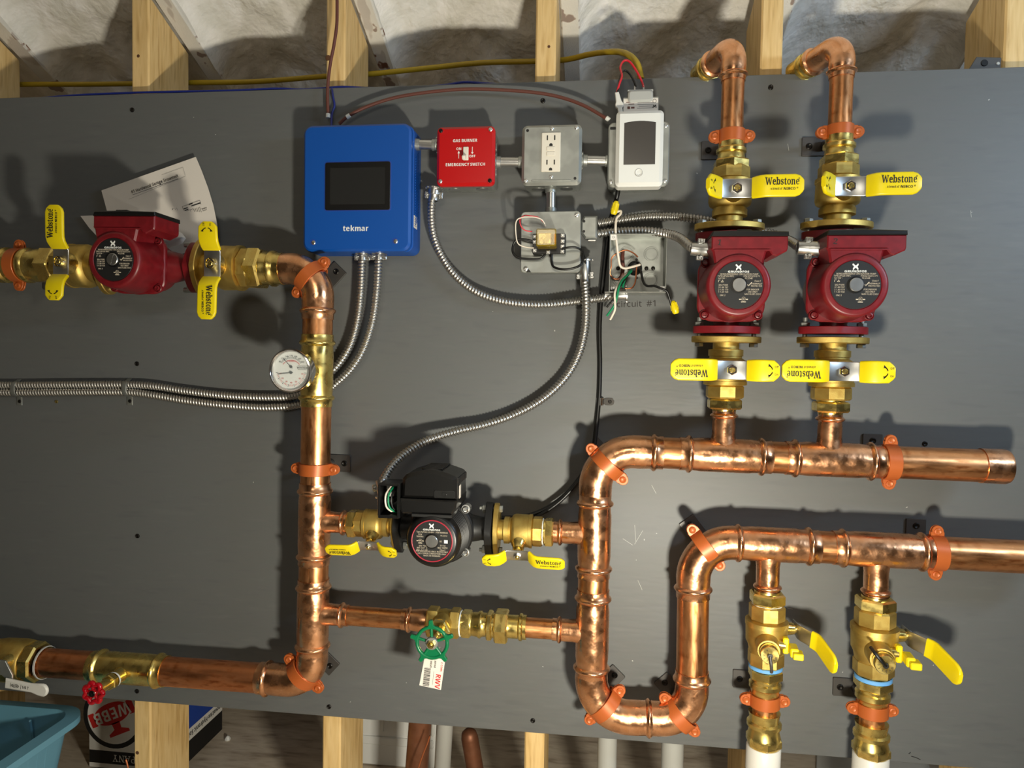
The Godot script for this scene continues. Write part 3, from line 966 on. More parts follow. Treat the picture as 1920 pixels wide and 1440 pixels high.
	pipe("copper_pipe", "stub between the lower manifold's two tees", Vector3(1.5586, 0.3996, 0.08), Vector3(1.5929, 0.3995, 0.08), BIG, M.pipe)
	tee("copper_tee", "lower manifold copper tee above the purge valve farther from the copper U", fr(Vector3(1.5869, 0.3995, 0.08), Vector3(1, -0.004, 0)), 0.1558, 0.0707, fr(Vector3(1.5869, 0.3995, 0.08), Vector3(1, -0.004, 0)).basis.inverse() * -Vector3(-0.0026, 1, 0), SMALL, Vector3(1.6558, 0.3992, 0.08).y - Vector3(1.657, 0.3169, 0.08).y, M.copper)
	pipe("copper_pipe", "lower manifold's long open pipe running out of the picture", Vector3(1.7378, 0.3989, 0.08), Vector3(1.9567, 0.398, 0.08), BIG, M.pipe)
	clamp_ring("orange clamp tilted across the upper manifold's corner elbow", Vector3(1.2086, 0.528, 0.08), Vector3(1.2355, 0.5568, 0.08) - Vector3(1.1814, 0.4991, 0.08), BIG + 0.002)
	clamp_ring("orange clamp on the upper manifold between its second tee and the cap", Vector3(1.673, 0.5466, 0.08), Vector3(0.9999, -0.0103, 0), BIG)
	clamp_ring("orange clamp tilted across the U's bend at the foot of the middle riser", Vector3(1.213, 0.1031, 0.08), Vector3(1.2405, 0.0776, 0.08) - Vector3(1.1855, 0.1288, 0.08), BIG + 0.002)
	clamp_ring("orange clamp tilted across the U's bend below the shiny upright pipe", Vector3(1.3418, 0.0959, 0.08), Vector3(1.3693, 0.1224, 0.08) - Vector3(1.3133, 0.0691, 0.08), BIG + 0.002)
	clamp_ring("orange clamp tilted across the lower manifold's corner elbow", Vector3(1.3792, 0.3902, 0.08), Vector3(1.4088, 0.4136, 0.08) - Vector3(1.3492, 0.3665, 0.08), BIG + 0.002)
	clamp_ring("orange clamp on the lower manifold beside its second tee", Vector3(1.7502, 0.3988, 0.08), Vector3(1, -0.004, 0), BIG)


# ---------- valves and pumps ----------
func ribbon(st: SurfaceTool, path: Array, widths: Array, thick: float, T: Transform3D):   # a flat bar bent in the x-z plane: Vector2(x, z) points
	var rings := []
	for i in path.size():
		var d: Vector2 = (path[mini(i + 1, path.size() - 1)] - path[maxi(i - 1, 0)]).normalized()
		var n := Vector3(-d.y, 0, d.x)
		var c := Vector3(path[i].x, 0, path[i].y)
		var ring := PackedVector3Array()
		for p in rr(widths[i], thick, minf(thick * 0.45, widths[i] * 0.45), 3):
			ring.append(T * (c + Vector3(0, p.x, 0) + n * p.y))
		rings.append(ring)
	var k: int = rings[0].size()
	group_no += 1
	st.set_smooth_group(group_no)
	for i in rings.size() - 1:
		for j in k:
			var m := (j + 1) % k
			quad(st, rings[i][j], rings[i][m], rings[i + 1][m], rings[i + 1][j])
	for e in [0, rings.size() - 1]:
		st.set_smooth_group(-1)
		var mid := Vector3.ZERO
		for v in rings[e]:
			mid += v / k
		for j in k:
			var m := (j + 1) % k
			st.add_vertex(mid)
			st.add_vertex(rings[e][m] if e == 0 else rings[e][j])
			st.add_vertex(rings[e][j] if e == 0 else rings[e][m])


func lever(parent: Node3D, H: Transform3D, k: float, short_bent: bool):
	# hub plate at H's origin facing z, the long grip along +x, the short grip along -x
	var st := S()
	var steel := [Vector2(-0.026, 0.003), Vector2(-0.021, 0.0), Vector2(0.021, 0.0), Vector2(0.030, 0.008)]
	ribbon(st, steel, [0.030, 0.031, 0.031, 0.030], 0.003, H * Transform3D(Basis.from_scale(Vector3.ONE * k), Vector3.ZERO))
	var br := part("handle_bracket", st, M.steel, parent, "bare steel middle of the handle")
	st = S()
	nut(st, 0.0014, 0.006, 0.0085, H * Transform3D(Basis.from_scale(Vector3.ONE * k), Vector3.ZERO) * along(Vector3.ZERO, Vector3(0, 0, 1)))
	part("hex_nut", st, M.chrome, br)
	st = S()
	lathe(st, disc(0.0045, 0.004, 0.0085), H * Transform3D(Basis.from_scale(Vector3.ONE * k), Vector3.ZERO) * along(Vector3.ZERO, Vector3(0, 0, 1)), 14)
	part("stem_tip", st, M.brass, br)
	var K := H * Transform3D(Basis.from_scale(Vector3.ONE * k), Vector3.ZERO)
	st = S()
	ribbon(st, [Vector2(0.025, 0.002), Vector2(0.030, 0.0075), Vector2(0.035, 0.012), Vector2(0.042, 0.0148), Vector2(0.052, 0.0155), Vector2(0.086, 0.0163), Vector2(0.0925, 0.0165), Vector2(0.0970, 0.0165), Vector2(0.0985, 0.0165)], [0.034, 0.035, 0.0355, 0.0355, 0.0355, 0.0355, 0.031, 0.022, 0.017], 0.0065, K)
	var lg := part("long_grip", st, M.yellow, parent)
	write(lg, "Webstone", K * mv(0.0655, 0.0056, 0.0196), 0.0108, M.ink, "Droid Serif", true, 0.68, 2.0)
	write(lg, "®", K * mv(0.0908, 0.0098, 0.0197), 0.0026, M.ink)
	write(lg, "a brand of", K * mv(0.057, -0.0058, 0.0196), 0.0030, M.ink, "Droid Serif", false, 0.85)
	write(lg, "NIBCO", K * mv(0.0768, -0.0058, 0.0197), 0.0036, M.ink, "Droid Sans", true, 1.15)
	write(lg, "®", K * mv(0.0885, -0.0046, 0.0197), 0.0024, M.ink)
	st = S()
	var T2 := K
	var out := [Vector2(-0.0705, 0.0160), Vector2(-0.068, 0.016), Vector2(-0.062, 0.0158), Vector2(-0.046, 0.0152), Vector2(-0.037, 0.0128), Vector2(-0.030, 0.0075), Vector2(-0.025, 0.002)]
	var T3 := K * Transform3D(Basis.IDENTITY, Vector3(-0.055, 0, 0.0192))
	if short_bent:
		out = [Vector2(-0.050, 0.0345), Vector2(-0.0485, 0.0325), Vector2(-0.0455, 0.0285), Vector2(-0.037, 0.0175), Vector2(-0.033, 0.0125), Vector2(-0.029, 0.0065), Vector2(-0.025, 0.002)]
		T3 = K * Transform3D(Basis(Vector3.UP, 0.91), Vector3(-0.0375, 0, 0.0235))
	ribbon(st, out, [0.017, 0.024, 0.034, 0.0355, 0.0355, 0.035, 0.034], 0.0065, K)
	var sg := part("short_grip", st, M.yellow, parent)
	for e in [1, -1]:
		st = S()
		var arc := []
		for i in 6:
			arc.append(Vector2(0.004, 0) + Vector2.from_angle(deg_to_rad(180 - e * lerpf(18, 62, i / 5.0))) * 0.0085)
		stroke(st, arc, 0.0014, T3)
		var tip: Vector2 = arc[-1]
		var back := tip + Vector2(0.0015, e * 0.0035).rotated(0.0) * Vector2(1, 1)
		slab(st, PackedVector2Array([back, tip + Vector2(-0.0022, -e * 0.0004), tip + Vector2(0.0022, -e * 0.0012)]), 0, 0.0003, 0.0, T3)
		part("arrow_mark", st, M.ink, sg)
		write(sg, "On" if e == 1 else "Off", T3 * mv(-0.0105, e * 0.006, 0.0002) * ro(Vector3(0, 0, 1), 180.0), 0.003, M.ink)


func isolation_valve(label: String, T: Transform3D, k := 1.0, roll := 0.0, along_pipe := false, bent := false, hk := 0.0, group := "flanged valves beside the pumps") -> Node3D:
	# local y runs from the flange to the threaded hex
	var t := thing("isolation_valve", label, "valve", T, group)
	var ka := 1.0 if hk > 0.0 else k   # stretched sideways only on the larger row
	var Q := Transform3D(Basis.from_scale(Vector3(k, ka, k)), Vector3.ZERO)
	var st := S()
	lathe(st, [Vector2(0.004, 0), Vector2(0.009, 0.024), Vector2(0.0105, 0.0215), Vector2(0.021, 0.0215), Vector2(0.0225, 0.0285), Vector2(0.033, 0.0285), Vector2(0.0335, 0.0265), Vector2(0.0365, 0.0265), Vector2(0.041, 0.0335), Vector2(0.047, 0.0352), Vector2(0.075, 0.0345), Vector2(0.0755, 0.0358), Vector2(0.0815, 0.0358), Vector2(0.0825, 0.031), Vector2(0.0835, 0)], Q, 40)
	part("body", st, M.cast_brass, t)
	st = S()
	var fl := PackedVector2Array()
	for i in 40:
		var f := TAU * i / 40
		fl.append(Vector2(cos(f) * (0.0575 if hk == 0.0 else 0.0455), sin(f) * lerpf(0.036, 0.030, absf(cos(f)))))
	slab(st, fl, 0.0, 0.0105, 0.0012, Q * Transform3D(Basis(Vector3(1, 0, 0), Vector3(0, 0, -1), Vector3(0, 1, 0)), Vector3.ZERO), true)
	part("flange", st, M.cast_brass, t)
	st = S()
	nut(st, 0.082, 0.1046, 0.0318, Q, 8)
	part("threaded_hex", st, M.cast_brass, t)
	for e in [1, -1]:
		st = S()
		nut(st, 0.0108, 0.0175, 0.0075, Q * mv(e * (0.045 if hk == 0.0 else 0.036), 0, 0))
		lathe(st, [Vector2(-0.032, 0), Vector2(-0.032, 0.004), Vector2(0.011, 0.004)], Q * mv(e * (0.045 if hk == 0.0 else 0.036), 0, 0), 12)
		part("flange_bolt", st, M.zinc, t)
	var R := Transform3D(Basis(Vector3.UP, roll), Vector3.ZERO)
	st = S()
	lathe(st, [Vector2(0.028, 0.017), Vector2(0.038, 0.0155), Vector2(0.042, 0.0125), Vector2(0.050, 0.0115), Vector2(0.050, 0.008), Vector2(0.058, 0.008)], R * Q * along(Vector3(0, 0.056, 0), Vector3(0, 0, 1)), 24)
	part("stem_housing", st, M.brass, t)
	var H := R * Transform3D(Basis(Vector3(0, 0, 1), PI / 2 if along_pipe else 0.0), Vector3(0, 0.056 * ka, 0.058 * (k * 1.12 if along_pipe else ka)))
	lever(t, H, hk if hk > 0.0 else k, bent)
	return t


func emblem(st: SurfaceTool, c: Vector2, s: float, T: Transform3D):   # the maker's crossed blades
	for m in [1, -1]:
		var left := PackedVector2Array()
		var right := PackedVector2Array()
		for i in 11:
			var f := lerpf(-1, 1, i / 10.0)
			var p := Vector2(f * 0.72 * m + 0.20 * sin(PI * f) * m, f)
			var w := 0.07 + 0.20 * (1.0 - f * f)
			left.append(c + (p + Vector2(-w, w * 0.5 * m)) * s)
			right.append(c + (p + Vector2(w, -w * 0.5 * m)) * s)
		left.reverse()
		right.append_array(left)
		slab(st, right, 0, 0.0003 if m == 1 else 0.00035, 0.0, T)
	var tip := PackedVector2Array([Vector2(-0.62, 0.98), Vector2(-1.0, 0.9), Vector2(-0.95, 0.35), Vector2(-0.80, 0.72)])
	for i in 4:
		tip[i] = c + tip[i] * s
	slab(st, tip, 0, 0.0003, 0.0, T)


func name_plate(t: Node3D, Z: Transform3D, F: Transform3D, r: float, z: float, cream: Material, long: bool):
	var st := S()
	lathe(st, disc(r, z - 0.002, z + 0.0008, 0.0003), Z, 48)
	var pl := part("name_plate", st, M.plate_black, t)
	st = S()
	emblem(st, Vector2(-0.001, 0.0275) * (r / 0.037), 0.0048 * r / 0.037, F * mv(0, 0, z + 0.0008))
	part("emblem", st, M.print_white, pl)
	var k := r / 0.037
	var P := func(x: float, y: float): return F * mv(x * k, y * k, z + 0.001)
	write(pl, "GRUNDFOS", P.call(-0.001, 0.0205), 0.0030 * k, M.print_white, "Droid Sans", true, 1.45)
	if long:
		write(pl, "NONSUBMERSIBLE CIRCULATION PUMP", P.call(0, 0.0168), 0.0019 * k, cream)
		write(pl, "TYPE:UPS26-99FC", P.call(-0.020, 0.0136), 0.0019 * k, cream)
		write(pl, "P/N:52722512 P1", P.call(0.019, 0.0136), 0.0019 * k, cream)
		write(pl, "1x115V ~", P.call(-0.0255, 0.0103), 0.0019 * k, cream)
		write(pl, "PC:2548", P.call(0.0145, 0.0103), 0.0019 * k, cream)
		st = S()
		stroke(st, [Vector2(-0.031, 0.0045), Vector2(-0.031, 0.0075), Vector2(-0.0285, 0.0075)], 0.0006, F * mv(0, 0, z + 0.0008))
		stroke(st, [Vector2(-0.027, 0.0045), Vector2(-0.025, 0.0075), Vector2(-0.0235, 0.0045), Vector2(-0.027, 0.0045)], 0.0006, F * mv(0, 0, z + 0.0008))
		stroke(st, [Vector2(0.0125, 0.001), Vector2(0.0145, -0.0012), Vector2(0.019, 0.004)], 0.0012, F * mv(0, 0, z + 0.0008))
		part("printed_mark", st, cream, pl)
		write(pl, "I(A) P1(W)\n3 1.80 197\n2 1.60 179\n1 1.50 150", P.call(-0.0235, -0.0055), 0.0021 * k, cream)
		write(pl, "ENC 2", P.call(-0.024, -0.016), 0.0019 * k, cream)
		write(pl, "Class F", P.call(0.028, 0.0062), 0.0018 * k, cream)
		write(pl, "THERMALLY\nPROTECTED", P.call(0.0265, 0.0003), 0.0017 * k, cream)
		write(pl, "FOR INDOOR\nUSE ONLY\nMAX FLUID 230 F", P.call(0.021, -0.0105), 0.0019 * k, cream)
	else:
		write(pl, "Type ALPHA1 26-99 F   P/N 98088594", P.call(0, 0.0160), 0.0018 * k, cream)
		write(pl, "115V\n50/60Hz", P.call(-0.0225, 0.0095), 0.0019 * k, cream)
		write(pl, "PC:2212", P.call(0.022, 0.0105), 0.0019 * k, cream)
		write(pl, "IEC", P.call(0.0165, 0.0), 0.0017 * k, cream)
		st = S()
		slab(st, PackedVector2Array([Vector2(0.0205, -0.003), Vector2(0.0265, -0.003), Vector2(0.0265, 0.0025), Vector2(0.0205, 0.0025)]), 0, 0.0003, 0.0, F * mv(0, 0, z + 0.0008))
		part("printed_mark", st, M.print_white, pl)
		write(pl, "     I(A)  P1(W)\nMin. 0.07   3\nMax. 1.3  182", P.call(-0.0185, -0.0135), 0.0016 * k, cream)
		write(pl, "TF 110\nMax 150PSI\nClass F", P.call(0.020, -0.0120), 0.0016 * k, cream)
		write(pl, "FOR INDOOR USE ONLY, WATER ONLY\nUSE COPPER CONDUCTORS ONLY\nMADE IN DENMARK", P.call(0, -0.0235), 0.0014 * k, cream)
	# the listing mark: ring with side bars
	st = S()
	var c := Vector2(0.0075, -0.0215) if long else Vector2(-0.022, 0.0)
	var ring := []
	for i in 17:
		ring.append((c + Vector2.from_angle(TAU * i / 16) * 0.003) * k)
	stroke(st, ring, 0.0008, F * mv(0, 0, z + 0.0008))
	for e in [1, -1]:
		stroke(st, [(c + Vector2(e * 0.0038, -0.0006)) * k, (c + Vector2(e * 0.006, -0.0006)) * k], 0.0014, F * mv(0, 0, z + 0.0008))
	stroke(st, [(c + Vector2(-0.003, -0.0046)) * k, (c + Vector2(0.003, -0.0046)) * k], 0.0014, F * mv(0, 0, z + 0.0008))
	part("listing_mark", st, cream, pl)
	write(pl, "UL", F * mv(c.x * k, c.y * k, z + 0.001), 0.0019 * k, cream, "Droid Sans", true)
	st = S()
	lathe(st, [Vector2(z, 0.0128), Vector2(z + 0.0016, 0.0128), Vector2(z + 0.0018, 0.0108), Vector2(z + 0.001, 0.0106)], Z, 32)
	part("plug_seat", st, M.black_plastic, pl)
	st = S()
	lathe(st, [Vector2(z, 0.0104), Vector2(z + 0.0042, 0.0104), Vector2(z + 0.005, 0.0096), Vector2(z + 0.005, 0)], Z, 32)
	stroke(st, [Vector2(-0.0025, -0.009), Vector2(0.0025, 0.009)], 0.0012, F * mv(0, 0, z + 0.0048))
	part("vent_plug", st, M.steel, pl)


func red_pump(label: String, T: Transform3D, spin: float, up: float, down: float, marked: String, half := 0.0555) -> Node3D:
	# local y is the pipe's line, z the motor's; spin turns motor and terminal box about z
	var t := thing("circulator_pump", label, "pump", T, "red circulator pumps")
	var F := ro(Vector3(0, 0, 1), spin)
	var Z := along(Vector3.ZERO, Vector3(0, 0, 1))
	var st := S()
	lathe(st, capped([Vector2(-0.036, 0.026), Vector2(-0.026, 0.044), Vector2(0.012, 0.052), Vector2(0.028, 0.054)]), Z, 44)
	lathe(st, [Vector2(-down + 0.004, 0.026), Vector2(-down + 0.018, 0.021), Vector2(-down + 0.03, 0.024), Vector2(-0.02, 0.036), Vector2(0.02, 0.036), Vector2(up - 0.03, 0.024), Vector2(up - 0.018, 0.021), Vector2(up - 0.004, 0.026)], Transform3D.IDENTITY, 32)
	part("volute", st, M.pump_red, t)
	for e in [1, -1]:
		st = S()
		var fl := PackedVector2Array()
		for i in 40:
			var f := TAU * i / 40
			fl.append(Vector2(cos(f) * half, sin(f) * lerpf(0.034, 0.024, absf(cos(f)))))
		var y: float = up if e == 1 else -down
		slab(st, fl, -0.0125, 0.0, 0.001, Transform3D(Basis(Vector3(1, 0, 0), Vector3(0, 0, -e), Vector3(0, e, 0)), Vector3(0, y - e * 0.0025, 0)), true)
		part("flange", st, M.pump_red, t)
		for x in [0.0105 - half, half - 0.0105]:
			st = S()
			nut(st, -0.0215, -0.0152, 0.0078, Transform3D(Basis(Vector3(1, 0, 0), Vector3(0, e, 0), Vector3(0, 0, e)), Vector3(x, y, 0)))
			part("flange_nut", st, M.zinc, t)
	st = S()
	# square motor flange with round corners, then the tapering motor shell
	slab(st, rr(0.108, 0.106, 0.026, 8), 0.026, 0.036, 0.002, F, true)
	lathe(st, [Vector2(0.034, 0.0525), Vector2(0.040, 0.0535), Vector2(0.088, 0.0495), Vector2(0.095, 0.0488), Vector2(0.0985, 0.0465), Vector2(0.0992, 0.044), Vector2(0.0992, 0.0385), Vector2(0.0978, 0.0375), Vector2(0.0978, 0)], Z, 56)
	slab(st, PackedVector2Array([Vector2(-0.036, 0.03), Vector2(0.036, 0.03), Vector2(0.041, 0.052), Vector2(0.048, 0.058), Vector2(-0.044, 0.058), Vector2(-0.040, 0.052)]), 0.04, 0.0945, 0.003, F, true)
	part("motor_shell", st, M.pump_red, t)
	for x in [-0.0425, 0.0425]:
		for y in [-0.0425, 0.0425]:
			st = S()
			lathe(st, [Vector2(0.034, 0.0082), Vector2(0.0385, 0.0078), Vector2(0.0395, 0.0065), Vector2(0.0375, 0.0055)], F * mv(x, y, 0) * Z, 16)
			lathe(st, [Vector2(0.034, 0.0052), Vector2(0.0415, 0.0048), Vector2(0.042, 0.003), Vector2(0.040, 0.0026), Vector2(0.040, 0)], F * mv(x, y, 0) * Z, 12)
			part("motor_screw", st, M.pump_red, t)
	st = S()
	var tb := PackedVector2Array([Vector2(-0.042, 0.0555), Vector2(0.044, 0.0555), Vector2(0.050, 0.0475), Vector2(0.056, 0.0455), Vector2(0.063, 0.049), Vector2(0.0715, 0.053), Vector2(0.073, 0.057), Vector2(0.073, 0.0765), Vector2(-0.042, 0.0765)])
	slab(st, tb, 0.022, 0.0945, 0.0018, F, true)
	var tbx := part("terminal_box", st, M.pump_red, t)
	st = S()
	stroke(st, [Vector2(-0.036, 0.0545), Vector2(0.047, 0.0545)], 0.0022, F * mv(0, 0, 0.0945), 0.0012)
	part("box_rib", st, M.pump_red, tbx)
	st = S()
	slab(st, PackedVector2Array([Vector2(-0.043, 0.0762), Vector2(0.074, 0.0762), Vector2(0.0735, 0.0832), Vector2(0.010, 0.0852), Vector2(-0.040, 0.0842)]), 0.020, 0.0955, 0.0014, F, true)
	slab(st, rr(0.022, 0.004, 0.001, 2), 0.03, 0.09, 0.0005, F * mv(0.008, 0.0855, 0), true)
	part("box_lid", st, M.black_plastic, t)
	name_plate(t, Z, F, 0.037, 0.0982, M.print_cream, true)
	if marked:
		write(t, marked, F * mv(-0.030, 0.0665, 0.0946) * ro(Vector3(0, 0, 1), -8.0), 0.0085, M.marker, "Droid Serif", true)
	return t


func build_pumps():
	red_pump("red circulator pump lying sideways at the upper left, in front of the paper sheet", fr(Vector3(0.354, 0.8699, 0.08), Vector3(0.9999, -0.0133, 0)), 90.0, 0.1, 0.074, "", 0.0465)
	red_pump("red circulator pump marked 1 by hand, on the nearer riser beside the open junction box", fr(Vector3(1.4048, 0.828, 0.08), Vector3(0.002, 1, 0)), 0.0, 0.1, 0.074, "1")
	red_pump("red circulator pump marked 2 by hand, on the riser nearest the board's bare end", fr(Vector3(1.5774, 0.8286, 0.08), Vector3(0.0029, 1, 0)), 0.0, 0.1, 0.074, "2")
	isolation_valve("brass flanged valve left of the sideways pump, long yellow handle pointing up", fr(Vector3(0.354, 0.8699, 0.08) - Vector3(0.9999, -0.0133, 0) * 0.0765, -Vector3(0.9999, -0.0133, 0)), 1.16, 0.0, false, false, 1.0)
	isolation_valve("brass flanged valve between the sideways pump and the big elbow, long yellow handle pointing down", fr(Vector3(0.354, 0.8699, 0.08) + Vector3(0.9999, -0.0133, 0) * 0.1025, Vector3(0.9999, -0.0133, 0)), 1.16, 0.0, false, false, 1.0)
	isolation_valve("upper flanged valve above the pump marked one, yellow handle pointing away from the blue box", fr(Vector3(1.4048, 0.828, 0.08) + Vector3(0.002, 1, 0) * 0.1025, Vector3(0.002, 1, 0)), 1.0, 0.0, false, true)
	isolation_valve("lower flanged valve below the pump marked one, upside-down yellow handle towards the conduit clip", fr(Vector3(1.4048, 0.828, 0.08) - Vector3(0.002, 1, 0) * 0.0765, -Vector3(0.002, 1, 0)))
	isolation_valve("upper flanged valve above the pump marked two, yellow handle over bare board", fr(Vector3(1.5774, 0.8286, 0.08) + Vector3(0.0029, 1, 0) * 0.1025, Vector3(0.0029, 1, 0)), 1.0, 0.0, false, true)
	isolation_valve("lower flanged valve below the pump marked two, upside-down yellow handle, nearer the bare board", fr(Vector3(1.5774, 0.8286, 0.08) - Vector3(0.0029, 1, 0) * 0.0765, -Vector3(0.0029, 1, 0)))


func build_risers():
	var names := ["first riser above the pump marked one", "second riser above the pump marked two"]
	# first riser
	var o := adapter("press_adapter", "brass press adapter under the clamp of the pump marked one's riser", fr(Vector3(1.4052, 1.0282, 0.08), Vector3(0.002, 1, 0)), [Vector2(0, 0.0224), Vector2(0.0036, 0.0233), Vector2(0.0195, 0.0224), Vector2(0.0231, 0.0224), Vector2(0.0293, 0.0211), Vector2(0.0311, 0.0246), Vector2(0.0364, 0.0246), Vector2(0.039, 0.0215), Vector2(0.0435, 0.021), Vector2(0.0514, 0.021), Vector2(0.0514, 0.0179)], 0.0009, 0.0186, 0.0305, M.brass)
	pipe("copper_pipe", "upright copper pipe at the top of the pump marked one's riser", Vector3(1.4053, 1.0761, 0.08), Vector3(1.4055, 1.1838, 0.08), SMALL + 0.0008, M.pipe)
	elbow("copper_elbow", "copper elbow bending back over the board's top edge above the pump marked one", Vector3(1.4055, 1.1776, 0.08), Vector3(1.4056, 1.2383, 0.08), Vector3(1.4056, 1.2383, 0.08) + Vector3(-0.027, -0.005, -0.074), 0.029, M.copper, true, true, SMALL + 0.0008)
	o = thing("press_coupling", "ribbed brass coupling behind the top elbow above the pump marked one", "pipe fitting", along(Vector3(1.4056, 1.2383, 0.08) + Vector3(-0.0226, -0.0042, -0.062), Vector3(-0.027, -0.005, -0.074)))
	var st := S()
	lathe(st, capped([Vector2(0, 0.0205), Vector2(0.008, 0.0205), Vector2(0.009, 0.023), Vector2(0.013, 0.023), Vector2(0.014, 0.0205), Vector2(0.020, 0.0205), Vector2(0.021, 0.023), Vector2(0.025, 0.023), Vector2(0.026, 0.0205), Vector2(0.05, 0.0205)]), Transform3D.IDENTITY, 32)
	part("sleeve", st, M.brass, o)
	clamp_ring("orange clamp on the pump marked one's riser, beside the white thermostat", Vector3(1.4053, 1.0867, 0.08), Vector3(0.002, 1, 0), SMALL + 0.0015)
	# second riser
	o = adapter("press_adapter", "brass press adapter under the clamp of the pump marked two's riser", fr(Vector3(1.578, 1.0304, 0.08), Vector3(0.0029, 1, 0)), [Vector2(0, 0.0229), Vector2(0.0035, 0.0238), Vector2(0.0209, 0.0229), Vector2(0.0244, 0.0229), Vector2(0.0305, 0.0216), Vector2(0.0331, 0.0255), Vector2(0.0383, 0.0255), Vector2(0.041, 0.0224), Vector2(0.0453, 0.022), Vector2(0.0523, 0.022), Vector2(0.0523, 0.0185)], 0.0017, 0.0209, 0.0305, M.brass)
	pipe("copper_pipe", "upright copper pipe at the top of the pump marked two's riser", Vector3(1.5781, 1.0792, 0.08), Vector3(1.5784, 1.1832, 0.08), SMALL + 0.0008, M.pipe)
	elbow("copper_elbow", "copper elbow bending back over the board's top edge above the pump marked two", Vector3(1.5784, 1.1772, 0.08), Vector3(1.5786, 1.2342, 0.08), Vector3(1.5786, 1.2342, 0.08) + Vector3(-0.032, -0.004, -0.072), 0.029, M.copper, true, true, SMALL + 0.0008)
	o = thing("press_coupling", "ribbed brass coupling behind the top elbow above the pump marked two", "pipe fitting", along(Vector3(1.5786, 1.2342, 0.08) + Vector3(-0.0268, -0.0034, -0.0604), Vector3(-0.032, -0.004, -0.072)))
	st = S()
	lathe(st, capped([Vector2(0, 0.0205), Vector2(0.008, 0.0205), Vector2(0.009, 0.023), Vector2(0.013, 0.023), Vector2(0.014, 0.0205), Vector2(0.020, 0.0205), Vector2(0.021, 0.023), Vector2(0.025, 0.023), Vector2(0.026, 0.0205), Vector2(0.05, 0.0205)]), Transform3D.IDENTITY, 32)
	part("sleeve", st, M.brass, o)
	clamp_ring("orange clamp on the pump marked two's riser, nearest the black corner bracket", Vector3(1.5782, 1.0896, 0.08), Vector3(0.0029, 1, 0), SMALL + 0.0015)
	# male adapters between the lower valves and the manifold
	for q in [[fr(Vector3(1.4044, 0.6256, 0.08), Vector3(0.002, 1, 0)), 0.0309, "the pump marked one's"], [fr(Vector3(1.5768, 0.6243, 0.08), Vector3(0.0029, 1, 0)), 0.0303, "the pump marked two's"]]:
		var a := thing("male_adapter", "brass hex adapter with white thread tape at the foot of %s riser" % q[2], "pipe fitting", q[0])
		st = S()
		lathe(st, [Vector2(-0.004, 0.0185), Vector2(0.006, 0.0205), Vector2(0.024, 0.0225), Vector2(q[1] + 0.004, 0.0225)], Transform3D.IDENTITY, 32)
		part("body", st, M.brass, a)
		st = S()
		nut(st, 0.003, 0.0205, 0.0302)
		part("hex_nut", st, M.brass, a)
		st = S()
		lathe(st, [Vector2(q[1] - 0.002, 0.0228), Vector2(q[1] - 0.0015, 0.0265), Vector2(q[1] + 0.001, 0.0265), Vector2(q[1] + 0.0018, 0.0228)], Transform3D.IDENTITY, 32)
		part("thread_tape", st, M.tape, a)


